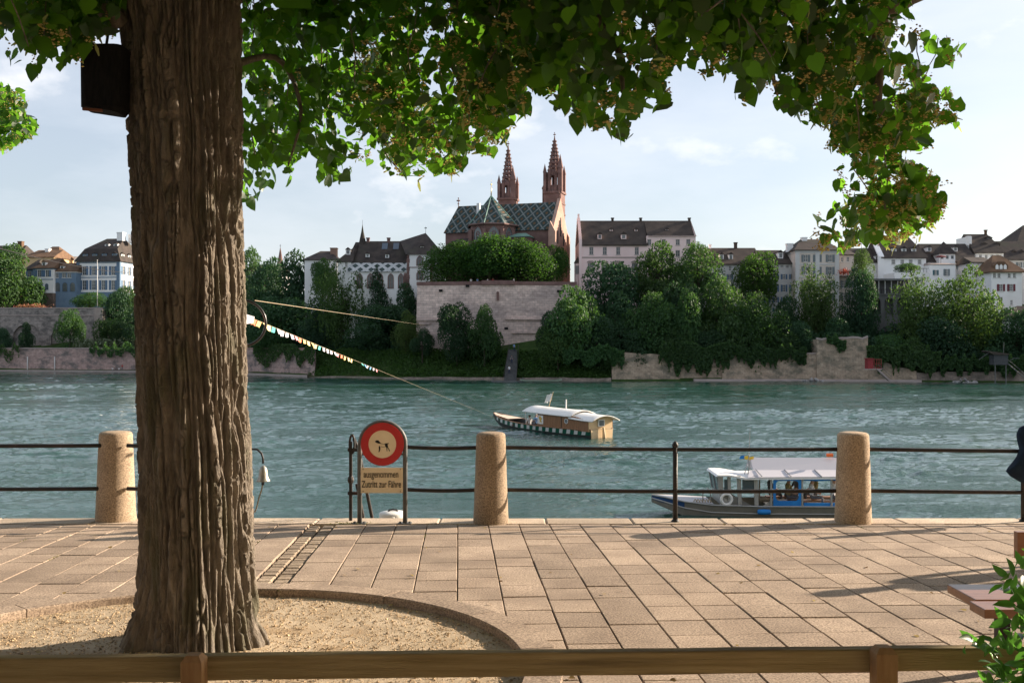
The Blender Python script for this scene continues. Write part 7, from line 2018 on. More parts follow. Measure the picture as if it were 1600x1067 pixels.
def person_mesh(pose, shirt, trous, sleeves):
    key = (pose, shirt.name, trous.name, sleeves)
    if key in PC: return PC[key]
    pts = POSE[pose]['pts']; nm_ = list(pts)
    me = bpy.data.meshes.new('body')
    me.from_pydata([pts[q] for q in nm_], [(nm_.index(a_), nm_.index(b_)) for a_, b_, c in BONE], [])
    o = bpy.data.objects.new('tmp_body', me); COL.objects.link(o)
    md = o.modifiers.new('skin', 'SKIN'); md.use_smooth_shade = True
    for i, q in enumerate(nm_):
        r_ = RAD.get(q) or RAD[q[0]]
        sv = me.skin_vertices[0].data[i]
        sv.radius = (r_, r_ * (.75 if q in ('che', 'wai', 'pel') else 1)); sv.use_root = (q == 'pel')
    o.modifiers.new('sub', 'SUBSURF').levels = 1
    bpy.context.view_layer.update()
    out = bpy.data.meshes.new_from_object(o.evaluated_get(bpy.context.evaluated_depsgraph_get()))
    bpy.data.objects.remove(o)
    out.materials.clear()
    for m_ in (shirt, SKIN, trous, BLK): out.materials.append(m_)
    idx = {'s': 0, 'k': 1, 't': 2, 'h': 3}
    segs = [(Vector(pts[a_]), Vector(pts[b_]), (0 if (sleeves and (a_, b_) in (('el', 'wl'), ('er', 'wr'))) else idx[c])) for a_, b_, c in BONE]
    for p in out.polygons:
        c = p.center; best = None
        for a_, b_, k_ in segs:
            ab = b_ - a_; t_ = max(0, min(1, (c - a_).dot(ab) / ab.length_squared)); d_ = (c - a_ - ab * t_).length
            if best is None or d_ < best[0]: best = (d_, k_)
        p.material_index = best[1]; p.use_smooth = True
    PC[key] = out
    return out
def person(loc, rz, pose, shirt, trous, hair, label, group=None, sc=1.0, sleeves=False):
    t_ = empty('person', loc, rz, label, 'person', group); t_.scale = (sc, sc, sc)
    link('body', person_mesh(pose, shirt, trous, sleeves), t_)
    hd = POSE[pose]['pts']['hd1']
    m1 = MB(); m1.lathe([(.02, -.03), (.088, -.05), (.108, .0), (.10, .05), (.065, .09), (.01, .105)], 12, (hd[0], hd[1] + .025, hd[2])); m1.build('hair', HAIR[hair], t_, smooth=True)
    m1 = MB(); m1.add([(hd[0] - .013, hd[1] - .08, hd[2] - .045), (hd[0] + .013, hd[1] - .08, hd[2] - .045), (hd[0], hd[1] - .082, hd[2] + .0), (hd[0], hd[1] - .118, hd[2] - .04)], [(0, 1, 3), (1, 2, 3), (2, 0, 3)]); m1.build('nose', SKIN, t_)
    return t_
def cl(name, c): return pmat('cloth ' + name, c, None, rough=.9)
LBLUE, CNAVY, CWHITE, COLIVE, CRED, CGREY = cl('light blue', (0.20, 0.36, 0.62)), cl('navy', (0.015, 0.03, 0.075)), cl('white', (0.72, 0.72, 0.72)), cl('olive', (0.26, 0.22, 0.10)), cl('red', (0.45, 0.05, 0.05)), cl('grey', (0.12, 0.12, 0.13))

# ------------------------------------------------------------------ cable ferry
stern = Vector((PX(940, 78.5), 78.5, 0)); bow = Vector((PX(780, 90.5), 90.5, 0))
hd_ = (bow - stern); LEN = hd_.length; ang = math.atan2(hd_.y, hd_.x)
fy = empty('cable_ferry', stern, ang, 'wooden cable ferry with white barrel roof and green and white striped hull', 'boat')
fy.scale = (1, 1, 0.84)
HULLD = pmat('dark hull', (0.035, 0.04, 0.04), (0.06, 0.06, 0.055), 2, .6)
GREEN = pmat('boat green', (0.015, 0.12, 0.075), None, rough=.45)
PLANK = pmat('varnished planks', (0.20, 0.095, 0.042), (0.28, 0.14, 0.065), 1.6, .45, stretch=(6, 6, .6))
PALEW = pmat('pale stern wood', (0.62, 0.44, 0.24), (0.68, 0.5, 0.3), 2, .5)
GW_ = LEN
# stations: x along, half width, bottom z, sheer z
ST = [(0.0, 1.12, -.2, .80), (1.2, 1.25, -.25, .74), (3.5, 1.36, -.25, .68), (7.0, 1.38, -.25, .66), (10.0, 1.25, -.22, .72), (12.2, 1.02, -.10, .86), (13.6, .78, .12, 1.02), (GW_ + .1, .40, .50, 1.22), (GW_ + .8, .14, .92, 1.38)]
m1 = MB()
vv = []
for x_, hw, zb_, zs in ST: vv += [(x_, -hw * .72, zb_), (x_, -hw, zs), (x_, hw, zs), (x_, hw * .72, zb_), (x_, -hw * .72 + .03, zb_ + .16), (x_, -hw + .09, zs - .02), (x_, hw - .09, zs - .02), (x_, hw * .72 - .03, zb_ + .16)]
ff = []
for i in range(len(ST) - 1):
    a_, b_ = i * 8, (i + 1) * 8
    for p, q in ((0, 1), (2, 3), (3, 0), (5, 4), (7, 6), (4, 7), (1, 5), (6, 2)): ff.append((a_ + p, b_ + p, b_ + q, a_ + q))
e_ = (len(ST) - 1) * 8
ff += [(0, 1, 2, 3), (e_, e_ + 1, e_ + 2, e_ + 3)]
m1.add(vv, ff); hull = m1.build('hull', HULLD, fy)
def side(x_, f_, sg, out_=.012):
    hw = np.interp(x_, [q[0] for q in ST], [q[1] for q in ST]); zb_ = np.interp(x_, [q[0] for q in ST], [q[2] for q in ST]); zs = np.interp(x_, [q[0] for q in ST], [q[3] for q in ST])
    return (x_, sg * (hw * (.72 + .28 * f_) + out_), zb_ + (zs - zb_) * f_)
for sg in (-1, 1):
    m1 = MB(); xs_ = np.linspace(.1, GW_ - .2, 26)
    for i in range(25): m1.quad(side(xs_[i], .45, sg), side(xs_[i + 1], .45, sg), side(xs_[i + 1], .97, sg), side(xs_[i], .97, sg))
    m1.build('green_band', GREEN, hull, fix=False)
    for i in range(15):
        x_ = .5 + i * .93; m1 = MB(); m1.quad(side(x_ + .26, .48, sg, .022), side(x_ + .70, .48, sg, .022), side(x_ + .42, .94, sg, .022), side(x_ - .02, .94, sg, .022)); m1.build('white_stripe', WHITE, hull, fix=False)
    m1 = MB(); m1.tube([side(q, 1.0, sg, .0) for q in np.linspace(0, GW_ + .6, 20)], .055, 6); m1.build('gunwale', PLANK, hull, smooth=True)
m1 = MB(); m1.add([(GW_ - 2.6, -.82, .96), (GW_ - 2.6, .82, .96), (GW_ + .1, .38, 1.2), (GW_ + .1, -.38, 1.2), (GW_ + .75, -.12, 1.37), (GW_ + .75, .12, 1.37)], [(0, 1, 2, 3), (3, 2, 5, 4)]); m1.build('fore_deck', pmat('pale deck', (0.55, 0.42, 0.33), (0.62, 0.5, 0.4), 2, .7), hull, fix=False)
for q in (8.3, 9.6, 10.9): m1 = MB(); m1.box(q - .16, q + .16, -1.05, 1.05, .36, .42); m1.build('thwart', PLANK, hull)
m1 = MB(); m1.box(0.2, 12.5, -.85, .85, -.06, -.02); m1.build('floor', PLANK, hull)
for sg in (-1, 1):
    cab0, cab1 = .15, 6.9
    nb = 22
    for i in range(nb):
        x0 = cab0 + (cab1 - cab0) * i / nb; x1 = cab0 + (cab1 - cab0) * (i + 1) / nb - .018
        zt_ = 1.92 - .30 * max(0, (1.6 - x0) / 1.6); m1 = MB(); m1.box(x0, x1, sg * 1.24 - .03, sg * 1.24 + .03, .60, zt_); m1.build('wall_plank', PLANK, fy)
    m1 = MB(); m1.cyl((2.9, sg * 1.26, 1.40), (2.9, sg * 1.295, 1.40), .24, .24, 20); pw = m1.build('porthole', WHITE, fy); m1 = MB(); m1.cyl((2.9, sg * 1.28, 1.40), (2.9, sg * 1.302, 1.40), .19, .19, 18); m1.build('pane', GLASS, pw)
    m1 = MB(); m1.box(3.55, 3.60, sg * 1.255 - .04, sg * 1.255 + .04, .6, 1.9); m1.build('door_post', HULLD, fy)
    m1 = MB(); m1.box(6.05, 6.75, sg * 1.275 - .012, sg * 1.275 + .012, .88, 1.72); pn = m1.build('emblem_panel', WHITE, fy)
    m1 = MB(); y_ = sg * 1.292
    lion = [(6.55, 1.0), (6.48, 1.2), (6.6, 1.35), (6.62, 1.55), (6.5, 1.65), (6.38, 1.6), (6.3, 1.45), (6.18, 1.5), (6.2, 1.36), (6.32, 1.3), (6.24, 1.1), (6.2, .98), (6.32, 1.0), (6.4, 1.14), (6.44, .98)]
    m1.prism(lion, y_ - .006, y_ + .006); m1.build('emblem', pmat('emblem ochre', (0.55, 0.36, 0.08), None), pn)
for x_ in (.16, 6.92):
    m1 = MB(); pr2 = [(-1.2, .6), (1.2, .6), (1.2, 1.62 if x_ < 1 else 1.9), (.75, 2.0 if x_ < 1 else 2.2), (-.75, 2.0 if x_ < 1 else 2.2), (-1.2, 1.62 if x_ < 1 else 1.9)]
    m1.prism(pr2, x_ - .04, x_ + .04, 'x'); m1.build('stern_wall' if x_ < 1 else 'front_wall', PALEW if x_ < 1 else PLANK, fy)
m1 = MB(); m1.prism([(-1.05, -.1), (1.05, -.1), (1.12, .78), (-1.12, .78)], -.06, -.012, 'x'); m1.build('transom', PALEW, fy)
m1 = MB(); m1.box(-.0, .10, -.32, .32, 1.05, 1.7); sw_ = m1.build('stern_window', WHITE, fy); m1 = MB(); m1.box(-.02, .0, -.24, .24, 1.12, 1.62); m1.build('pane', GLASS, sw_)
m1 = MB(); m1.prism([(-.6, -.3), (-.16, -.3), (-.16, 1.0), (-.32, 1.0)], -.05, .05); m1.build('rudder', PALEW, fy)
def barrel(x0, x1, zc_, hw, rise, name, sag=0.0):
    m1 = MB(); n_ = 12; secs_ = np.linspace(x0, x1, 9); vv = []
    for x_ in secs_:
        lift = sag * ((x_ - x0) / (x1 - x0)) ** 2
        for dz_ in (0, -.07):
            for i in range(n_ + 1):
                t_ = -1 + 2 * i / n_; vv.append((x_, hw * t_, zc_ + rise * (1 - t_ * t_) + dz_ + lift))
    w2 = 2 * (n_ + 1); ff = []
    for k_ in range(8):
        for i in range(n_):
            ff += [(k_ * w2 + i, (k_ + 1) * w2 + i, (k_ + 1) * w2 + i + 1, k_ * w2 + i + 1), (k_ * w2 + n_ + 1 + i, k_ * w2 + n_ + 2 + i, (k_ + 1) * w2 + n_ + 2 + i, (k_ + 1) * w2 + n_ + 1 + i)]
        for i in (0, n_): ff.append((k_ * w2 + i, (k_ + 1) * w2 + i, (k_ + 1) * w2 + n_ + 1 + i, k_ * w2 + n_ + 1 + i))
    for k_ in (0, 8):
        for i in range(n_): ff.append((k_ * w2 + i, k_ * w2 + i + 1, k_ * w2 + n_ + 2 + i, k_ * w2 + n_ + 1 + i))
    m1.add(vv, ff); return m1.build(name, WHITE, fy, smooth=True)
barrel(2.2, 8.9, 1.90, 1.42, .52, 'roof', .10); barrel(-.55, 2.5, 1.62, 1.42, .50, 'stern_roof', .12)
for sg in (-1, 1): m1 = MB(); m1.cyl((8.6, sg * 1.2, .6), (8.6, sg * 1.28, 2.0), .035, .035, 6); m1.build('roof_post', WHITE, fy)
m1 = MB(); m1.tube([(7.0, 0, 2.4), (6.6, .1, 3.1), (6.1, .2, 4.0)], .03, 6); fp = m1.build('flag_pole', PALEW, fy)
m1 = MB(); vv = []
for i in range(7):
    for j in range(5):
        vv.append((6.2 + .38 * (j / 4) + .75 * i / 6, .18 + .12 * math.sin(i * 1.1), 3.85 - .85 * j / 4 - .18 * i / 6 + .05 * math.sin(i * 1.4)))
m1.add(vv, [(i * 5 + j, (i + 1) * 5 + j, (i + 1) * 5 + j + 1, i * 5 + j + 1) for i in range(6) for j in range(4)]); m1.build('flag', WHITE, fp, smooth=True)
m1 = MB(); m1.add([(6.62, .10, 3.62), (6.80, .10, 3.52), (6.72, .10, 3.3), (6.55, .12, 3.38)], [(0, 1, 2, 3)]); m1.build('flag_emblem', BLK, fp, fix=False)
m1 = MB(); m1.cyl((4.6, 0, 2.4), (4.6, 0, 3.35), .06, .06, 8); m1.build('stove_pipe', WHITE, fy)
fm = Matrix.Translation(stern) @ Matrix.Rotation(ang, 4, 'Z')
def onferry(x, y, z): return fm @ Vector((x, y, z * 0.84))
person(onferry(9.55, -.55, .42), ang + R(90), 'sit', LBLUE, CGREY, 'grey', 'person in light blue shirt sitting in the open bow of the ferry', 'ferry passengers')
person(onferry(8.35, -.45, .42), ang - R(60), 'sit', CNAVY, CNAVY, 'dark', 'dark clothed person sitting under the front of the ferry roof', 'ferry passengers', sleeves=True)
person(onferry(9.0, .55, .42), ang + R(80), 'sit', CWHITE, CGREY, 'brown', 'person in white sitting deep inside the open ferry', 'ferry passengers')

# ------------------------------------------------------------------ passenger boat with blue curtains
BYb = 43.0
kt = 41.9 / F
tb = empty('passenger_boat', (PX(1018, BYb), BYb, 0), R(-1.5), 'small grey passenger boat with white roof and blue curtains', 'boat')
HG = pmat('olive grey hull', (0.17, 0.165, 0.14), (0.22, 0.21, 0.18), 1.5, .5)
ALU = pmat('grey aluminium', (0.33, 0.33, 0.32), (0.4, 0.4, 0.39), 2, .4, metal=.3)
BLC = pmat('blue canvas', (0.015, 0.17, 0.50), (0.02, 0.22, 0.58), 2, .6)
SEG = [(0.0, .10, .50, .82), (.5, .42, .30, .78), (1.3, .85, .0, .66), (2.4, 1.12, -.2, .56), (4.5, 1.2, -.25, .52), (7.5, 1.2, -.25, .52), (9.0, 1.15, -.2, .54)]
m1 = MB(); vv = []
for x_, hw, zb_, zs in SEG: vv += [(x_, -hw * .8, zb_), (x_, -hw, zs), (x_, hw, zs), (x_, hw * .8, zb_)]
ff = [(i * 4 + p, (i + 1) * 4 + p, (i + 1) * 4 + (p + 1) % 4, i * 4 + (p + 1) % 4) for i in range(len(SEG) - 1) for p in (0, 2, 3)]
ff += [(0, 1, 2, 3), (24, 25, 26, 27)]
m1.add(vv, ff); hl_ = m1.build('hull', HG, tb)
m1 = MB()
for i in range(2): m1.add([(SEG[i][0], -SEG[i][1] - .006, SEG[i][3]), (SEG[i + 1][0], -SEG[i + 1][1] - .006, SEG[i + 1][3]), (SEG[i + 1][0], -SEG[i + 1][1] * .93 - .006, SEG[i + 1][3] - .28), (SEG[i][0], -SEG[i][1] * .93 - .006, SEG[i][3] - .2)], [(0, 1, 2, 3)])
m1.build('bow_stripe', pmat('boat navy', (0.02, 0.06, 0.16), None, rough=.4), hl_, fix=False)
m1 = MB(); m1.add([(.1, -.08, .80), (.1, .08, .80), (1.3, .82, .665), (1.3, -.82, .665), (2.5, 1.05, .57), (2.5, -1.05, .57)], [(0, 1, 2, 3), (3, 2, 4, 5)]); m1.build('fore_deck', pmat('pale grey deck', (0.45, 0.44, 0.45), None, rough=.5), hl_, fix=False)
for f_ in (.97, .55): m1 = MB(); m1.tube([(q[0], -(q[1] * (.8 + .2 * f_) + .012), q[2] + (q[3] - q[2]) * f_) for q in SEG], .035, 6); m1.build('rubbing_strake', ALU, hl_, smooth=True)
X = lambda px: (px - 1018) * kt
Zp = lambda py: PZ(py, 41.9)
# wheelhouse
m1 = MB(); zr_ = Zp(743)
m1.prism([(X(1124), .5), (X(1170), .5), (X(1170), Zp(790)), (X(1138), Zp(790)), (X(1136), Zp(770)), (X(1122), Zp(770))], -1.05, -1.0); m1.build('wheelhouse_side', ALU, tb)
for pa, pb in ((1121, 1126), (1133, 1138), (1148, 1154), (1174, 1180)):
    m1 = MB(); m1.prism([(X(pa), .5), (X(pb), .5), (X(pb) - .04, zr_ + .02), (X(pa) - .12 if pa < 1130 else X(pa) - .04, zr_ + .02)], -1.08, -.98); m1.build('pillar', ALU, tb)
m1 = MB(); m1.add([(X(1121), -1.0, .55), (X(1121), 1.0, .55), (X(1116), 1.0, zr_), (X(1116), -1.0, zr_), (X(1121), -1.0, 1.0), (X(1121), 1.0, 1.0)], [(0, 1, 5, 4)]); m1.build('front_panel', ALU, tb, fix=False)
TG = pmat('tinted windscreen', (0.05, 0.08, 0.10), None, rough=.08, spec=.7)
m1 = MB(); m1.box(0, 0, 0, 0, 0, 0) if False else m1.add([(X(1121), -1.0, 1.0), (X(1121), 1.0, 1.0), (X(1116), 1.0, zr_), (X(1116), -1.0, zr_)], [(0, 1, 2, 3)]); m1.build('windscreen', TG, tb, fix=False)
for y_ in (-.95, 0, .95): m1 = MB(); m1.tube([(X(1120.5), y_, 1.0), (X(1115.5), y_, zr_)], .03, 5); m1.build('screen_bar', ALU, tb)
for pa, pb in ((1127, 1133), (1155, 1174)): m1 = MB(); m1.box(X(pa), X(pb), -1.03, -1.01, Zp(770), Zp(749)); m1.build('side_window', TG, tb)
m1 = MB(); m1.add([(X(1170), -1.0, .5), (X(1186), -1.06, .5), (X(1198), -1.06, .72), (X(1210), -1.06, .78), (X(1210), -1.06, .5)], [(0, 1, 2, 3, 4)]); m1.build('step_panel', ALU, tb, fix=False)
# roof: two tiers
m1 = MB(); m1.prism([(X(1113), zr_ - .02), (X(1116), zr_ + .05), (X(1135), zr_ + .05), (X(1160), Zp(745.5)), (X(1348), Zp(743.5)), (X(1348), Zp(746.5)), (X(1158), Zp(748.5)), (X(1134), zr_ - .02)], -1.22, 1.22); m1.build('roof', pmat('white roof paint', (0.78, 0.77, 0.75), None, rough=.45), tb)
m1 = MB(); m1.add([(X(1176), -.55, Zp(737) + .02), (X(1348), -.55, Zp(736) + .02), (X(1348), .1, Zp(719)), (X(1176), .1, Zp(719)), (X(1176), .75, Zp(735)), (X(1348), .75, Zp(735))], [(0, 1, 2, 3), (3, 2, 5, 4), (0, 3, 4), (1, 5, 2)]); m1.add([(X(1162), -1.2, Zp(745) + .01), (X(1348), -1.2, Zp(743) + .01), (X(1348), -.55, Zp(736) + .02), (X(1170), -.55, Zp(737) + .02)], [(0, 1, 2, 3)]); m1.build('raised_roof', pmat('pale lilac grey', (0.55, 0.53, 0.55), None, rough=.5), tb, fix=False)
for p in (1184, 1229, 1276, 1320): m1 = MB(); m1.tube([(X(p), -1.215, Zp(744) + .03), (X(p) - .12, -.55, Zp(737) + .05)], .02, 5); m1.build('roof_seam', ALU, tb)
# cabin: pillars, low side, curtains
m1 = MB(); m1.box(X(1196), X(1348), -1.12, -1.07, .5, Zp(790)); m1.build('side_panel', ALU, tb)
m1 = MB(); m1.box(X(1196), X(1348), 1.07, 1.12, .5, Zp(786)); m1.build('side_panel', ALU, tb)
for p in (1199, 1247, 1292, 1338):
    for sg in (-1, 1): m1 = MB(); m1.box(X(p) - .035, X(p) + .035, sg * 1.12 - .03, sg * 1.12 + .03, .5, Zp(746)); m1.build('pillar', ALU, tb)
def rr2(x0, x1, z0, z1, r):
    pts = []
    for cx_, cz_, a0 in ((x1 - r, z1 - r, 0), (x0 + r, z1 - r, 90), (x0 + r, z0 + r, 180), (x1 - r, z0 + r, 270)):
        for i in range(5): t_ = R(a0 + 22.5 * i); pts.append((cx_ + r * math.cos(t_), cz_ + r * math.sin(t_)))
    return pts
m1 = MB(); m1.ring(rr2(X(1202), X(1245), Zp(791), Zp(745.5), .02), rr2(X(1206), X(1241), Zp(781), Zp(750), .14), -1.165, -1.14); m1.build('curtain', BLC, tb)
for pa, pb in ((1249, 1290), (1294, 1336), (1340, 1347)):
    m1 = MB(); m1.tube([(X(pa), -1.14, Zp(747.5)), (X((pa + pb) / 2), -1.14, Zp(748.5)), (X(pb), -1.14, Zp(747.5))], .055, 8); m1.build('rolled_curtain', BLC, tb, smooth=True)
    m1 = MB(); m1.box(X(pa), X(pb), -1.16, -1.125, Zp(789), Zp(784)); m1.build('blue_sill', BLC, tb)
for y_ in (-.55, .55): m1 = MB(); m1.box(X(1205), X(1355), y_ - .22, y_ + .22, .62, .68); m1.build('seat_bench', PLANK, tb)
m1 = MB(); m1.box(X(1205), X(1347), -1.05, 1.05, .30, .34); m1.build('floor', ALU, tb)
# fittings
m1 = MB(); m1.lathe([(.02, -.28), (.10, -.25), (.12, 0), (.10, .25), (.02, .28)], 12); fdr = m1.build('fender', BLC, tb, (X(1187), -1.24, .28), (0, R(90), 0), smooth=True)
m1 = MB(); m1.tube([(.22 * math.cos(t_ * .3927), 0, .22 * math.sin(t_ * .3927)) for t_ in range(16)], .06, 8, closed=True); m1.build('lifebuoy', WHITE, tb, (X(1130), -1.10, .78), (0, 0, 0), smooth=True)
for p, h_ in ((1095, .5), (1107, .55), (1129, .65)): m1 = MB(); m1.tube([(X(p), -.8, .55), (X(p), -.8, .55 + h_), (X(p) - .18 if p > 1100 else X(p), -.8, .55 + h_ + .12)], .025, 6); m1.build('deck_rail', ALU, tb, smooth=True)
m1 = MB(); m1.cyl((X(1172), 0, Zp(745)), (X(1175), 0, Zp(672)), .022, .008, 6); ms = m1.build('mast', ALU, tb)
m1 = MB(); m1.tube([(X(1164), -.3, Zp(744)), (X(1172), 0, Zp(722))], .02, 5); m1.tube([(X(1178), .3, Zp(744)), (X(1173), 0, Zp(722))], .02, 5); m1.build('mast_stay', ALU, ms)
for dx, c, z_ in ((-.32, BLC, 0), (-.16, pmat('flag yellow', (0.75, 0.5, 0.05), None), -.02), (.06, pmat('flag yellow', (0.75, 0.5, 0.05), None), -.05)):
    m1 = MB(); m1.add([(X(1172) + dx, 0, Zp(716) + z_), (X(1172) + dx + .2, .02, Zp(715) + z_), (X(1172) + dx + .16, 0, Zp(721) + z_), (X(1172) + dx - .06, .02, Zp(721) + z_)], [(0, 1, 2, 3)]); m1.build('pennant', c, ms, fix=False)
m1 = MB(); m1.box(X(1296), X(1306), -.1, .0, Zp(717), Zp(712)); m1.build('orange_flag', pmat('orange cloth', (0.8, 0.17, 0.05), None), tb)
m1 = MB(); m1.box(X(1350), X(1357), -.2, .2, Zp(793), Zp(788)); m1.box(X(1346), X(1351), -.12, .12, .3, .8); m1.build('outboard', BLK, tb)
for i in range(6): m1 = MB(); m1.tube([(X(1080) + i * .12, -.85 + .05 * (i % 2), .62), (X(1083) + i * .12, -.8, .74), (X(1086) + i * .12, -.85, .62)], .03, 5); m1.build('rope_coil', ROPE, tb)
tm = Matrix.Translation((PX(1018, BYb), BYb, 0)) @ Matrix.Rotation(R(-1.5), 4, 'Z')
for (p, y_, rz, sh, hr_, lb) in ((1211, .45, 90, CGREY, 'grey', 'grey haired person in dark top behind the blue curtain window'), (1232, -.4, 60, COLIVE, 'brown', 'person in olive top behind the blue curtain window'),
    (1253, .5, -80, CGREY, 'dark', 'dark haired person seated beside the open boat side'), (1268, -.5, 70, CWHITE, 'brown', 'person in white shirt leaning in the open boat side'), (1283, .45, -90, COLIVE, 'dark', 'person in ochre top sitting deep in the passenger boat'), (1303, -.4, 80, CWHITE, 'dark', 'person in white near the rear pillar of the passenger boat')):
    person(tm @ Vector((X(p), y_, .68)), R(rz), 'sit', sh, CGREY, hr_, lb, 'passengers in the boat with blue curtains', 1.02)

# rowing boat at the far bank, and its neighbours
rb = empty('rowing_boat', P(845, 597, 199.5), 0, 'long flat pale green rowing boat moored at the far bank', 'boat')
m1 = MB(); vv = []
for x_, hw, zb_, zs in ((-4.2, .1, .35, .62), (-3, .5, .1, .42), (0, .75, 0, .34), (3, .5, .1, .46), (4.2, .1, .4, .72)): vv += [(x_, -hw * .6, zb_), (x_, -hw, zs), (x_, hw, zs), (x_, hw * .6, zb_)]
m1.add(vv, [(i * 4 + p, (i + 1) * 4 + p, (i + 1) * 4 + (p + 1) % 4, i * 4 + (p + 1) % 4) for i in range(4) for p in (0, 2, 3)]); m1.build('hull', pmat('pale green boat', (0.30, 0.36, 0.28), None, rough=.6), rb, fix=False)
for x_ in (-1.5, 1.2): m1 = MB(); m1.box(x_ - .15, x_ + .15, -.6, .6, .22, .26); m1.build('thwart', PLANK, rb)
# people far off
k_ = 0
for p, col_, lb in ((176, CWHITE, 'person in white on the towpath under the pink wall'), (181, CGREY, 'person in dark grey on the towpath under the pink wall'), (186, CWHITE, 'person in white beside a red one on the towpath'), (191, CRED, 'person in red on the towpath under the pink wall')):
    Y = bank(p) - .4; person((PX(p, Y), Y, .5), R(20 * (p % 3)), 'sit' if p < 188 else 'stand', col_, CGREY, 'dark', lb, 'people on the towpath', 1.0)
for p, col_, lb in ((736, CWHITE, 'person in white at the terrace parapet left of the pulpit'), (746, LBLUE, 'person in light blue at the terrace parapet'), (762, CWHITE, 'person in white standing beside the parapet pulpit'), (770, CRED, 'person in red at the parapet pulpit'), (803, CWHITE, 'person in white right of the parapet pulpit'), (838, COLIVE, 'person in olive at the right half of the terrace')):
    person((PX(p, 224.6), 224.6, ZT), R(10 * (p % 7)), 'stand', col_, CGREY, 'brown', lb, 'visitors at the terrace parapet', 1.02)
for i, (col_, lb) in enumerate(((CWHITE, 'person in white on the lower steps of the bank stair'), (CGREY, 'person in dark grey halfway up the bank stair'), (LBLUE, 'person in light blue at the top of the bank stair'))):
    j = (3, 8, 14)[i]
    person(Vector(P(797, 594, 205)) + Vector((.3 * (i - 1) + j * .04, j * .5 + .25, j * .42)), R(15 * i), 'stand', col_, CNAVY, 'dark', lb, 'people on the bank stair')
# unseen passer by, added past the right edge to cast the slab shadow
person((6.55, 8.95, gz(8.95)), R(100), 'stand', CNAVY, CGREY, 'dark', 'unseen person in navy added past the right edge to cast the slab shadow', None, 1.0, True)
# overhead cable of the ferry, from the near pylon to the far bank
m1 = MB(); A_, B_ = P(-330, 300, 60), P(262, 424, 285)
m1.tube([Vector(A_).lerp(Vector(B_), i / 24) - Vector((0, 0, 2.2 * math.sin(math.pi * i / 24))) for i in range(25)], .045, 6)
tag(m1.build('ferry_cable', IRON, smooth=True), 'thin steel ferry cable spanning the river in front of the blue houses', 'cable')
# ------------------------------------------------------------------ unseen houses and lindens added behind the viewer to shade the foreground
for i, (x0, x1, hgt_, wm, rm, lb) in enumerate(((-62, -34, 15, PLW, TILEB, 'unseen white house added far left behind the viewer to shade the foreground'), (-33.9, -12, 13, PLY, TILEG, 'unseen ochre house added left behind the viewer to shade the foreground'), (-11.9, 7, 15.5, PLW, TILEB, 'unseen white house added straight behind the viewer to shade the foreground'),
                                  (7.1, 29, 13.5, PLY, TILEG, 'unseen ochre house added at the right behind the viewer to shade the foreground'), (29.1, 60, 16, PLW, TILEB, 'unseen white house added far right behind the viewer to shade the foreground'))):
    t_ = empty('town_house', (x0, -7.5, gz(-7.5)), 0, lb, 'house', 'unseen houses added on the near bank')
    W_ = x1 - x0; hs_ = []
    nw = int(W_ / 3.0)
    for fl in range(4):
        for k_ in range(nw): xc = W_ * (k_ + .5) / nw; hs_.append((W_ - xc - .55, W_ - xc + .55, 1.2 + fl * 3.2, 3.0 + fl * 3.2))
    m1 = MB(); wall_face(m1, (W_, 0), (0, 0), hgt_, hs_); wall_face(m1, (0, 0), (0, -11), hgt_, []); wall_face(m1, (0, -11), (W_, -11), hgt_, []); wall_face(m1, (W_, -11), (W_, 0), hgt_, []); m1.build('wall', wm, t_, fix=False)
    for (a_, b_, c, d_) in hs_: window(t_, W_ - (a_ + b_) / 2, 0, c, 1.1, 1.8, rot=math.pi)
    m1 = MB(); hip(m1, 0, W_, -11, 0, hgt_ + .05, hgt_ + 5, .3, .3, .6); m1.build('roof', rm, t_)
def backtree(x, y, lb, n_=2600):
    t_ = empty('linden_tree', (x, y, gz(y)), 0, lb, 'tree')
    m1 = MB(); m1.tube([(0, 0, -.1), (.02, 0, 1.5), (-.03, .05, 3.5), (.05, 0, 5.5), (.1, 0, 8)], 0, 14, radii=[.36, .28, .26, .2, .08]); m1.build('trunk', BARK, t_, smooth=True)
    o_ = np.array((x, y, gz(y)))
    q = rs.normal(0, 1, (n_, 3)); q /= np.linalg.norm(q, axis=1, keepdims=True); q = q * (rs.uniform(.3, 1, (n_, 1)) ** .5) * np.array((5.4, 4.2, 3.0)) + np.array((x, y, 12.6))
    q = np.repeat(q, 5, 0) + rs.normal(0, .3, (n_ * 5, 3))
    a_ = q[:, 1] > 0.3
    px_, py_ = proj(np.where(a_[:, None], q, np.array([[0, 1.0, 99]])))
    q = q[~a_ | (py_ < -40) | (px_ < -80) | (px_ > 1680)]
    d = rs.normal(0, .55, q.shape); d[:, 2] -= .6; nn = rs.normal(0, .55, q.shape); nn[:, 2] += .7
    tag(link('crown', leaf_mesh('crown', q - o_, d, nn, rs.uniform(.28, .4, len(q)), LIND), t_), kind='stuff')
backtree(-8.5, 0.8, 'unseen linden added behind the viewer at the left to shade the foreground'); backtree(1.5, -2.2, 'unseen linden added close behind the viewer to shade the foreground'); backtree(10.5, 1.2, 'unseen linden added behind the viewer at the right to shade the foreground')

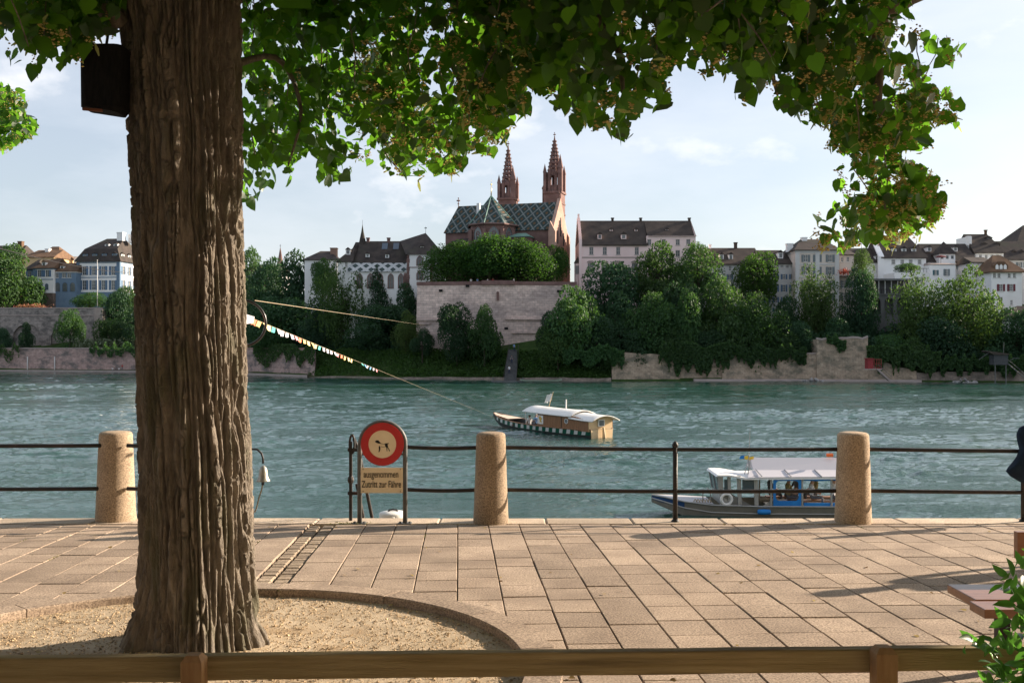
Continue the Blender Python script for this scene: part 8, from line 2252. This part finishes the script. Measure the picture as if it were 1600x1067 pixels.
# ------------------------------------------------------------------ litter and weeds on the paving
DRY = leafmat('dry leaf', (0.22, 0.13, 0.05), (0.40, 0.30, 0.12), (0.2, 0.12, 0.04), .2, .8, .1)
n_ = 170
x_ = rs.uniform(-4.5, 5.5, n_); y_ = rs.uniform(4.9, 10.8, n_)
ok = np.hypot(x_ - PIT[0], y_ - PIT[1]) > 0.4
x_, y_ = x_[ok], y_[ok]
inn = np.hypot(x_ - PIT[0], y_ - PIT[1]) < PITR
q = np.stack([x_, y_, EYE - 1.6 - SL * y_ + np.where(inn, -.036, .008)], -1)
d = rs.normal(0, 1, q.shape); d[:, 2] *= .12; nn = rs.normal(0, .18, q.shape); nn[:, 2] += 1
tag(link('leaf_litter', leaf_mesh('leaf_litter', q, d, nn, rs.uniform(.012, .04, len(q)), DRY)), 'dry leaves and bracts strewn over the slabs', 'litter', None, 'stuff')
MOSS = leafmat('joint weed', (0.10, 0.11, 0.03), (0.20, 0.20, 0.07), (0.15, 0.18, 0.04), .3, .8, .1)
pw = []
for i in range(130):
    u_, v_ = random.choice(edges)[0], random.uniform(4.4, 10.4); xx, yy_ = uv2xy(u_, v_)
    if abs(xx) < 6 and math.hypot(xx - PIT[0], yy_ - PIT[1]) > PITR + .25:
        for j in range(random.randint(4, 14)): a2, b2 = uv2xy(u_ + random.uniform(-.008, .008), v_ + random.uniform(-.09, .09)); pw.append((a2, b2, EYE - 1.6 - SL * b2 - .008))
for i in range(260):
    a_ = random.uniform(0, 6.28); r_ = PITR + random.choice((.0, .212)) + random.uniform(-.012, .012); pw.append((PIT[0] + r_ * math.cos(a_), PIT[1] + r_ * math.sin(a_), EYE - 1.6 - SL * (PIT[1] + r_ * math.sin(a_)) - .015))
for i in range(160): xx = PX(random.gauss(545, 16), 10.62); pw.append((xx, random.gauss(10.6, .03), gz(10.6)))
pw = np.array(pw); d = rs.normal(0, .6, pw.shape); d[:, 2] = abs(d[:, 2]) + .3
tag(link('joint_weeds', leaf_mesh('joint_weeds', pw, d, rs.normal(0, 1, pw.shape), rs.uniform(.008, .022, len(pw)), MOSS, SV, SFt)), 'tiny weeds growing in the joints of the slabs', 'weeds', None, 'stuff')
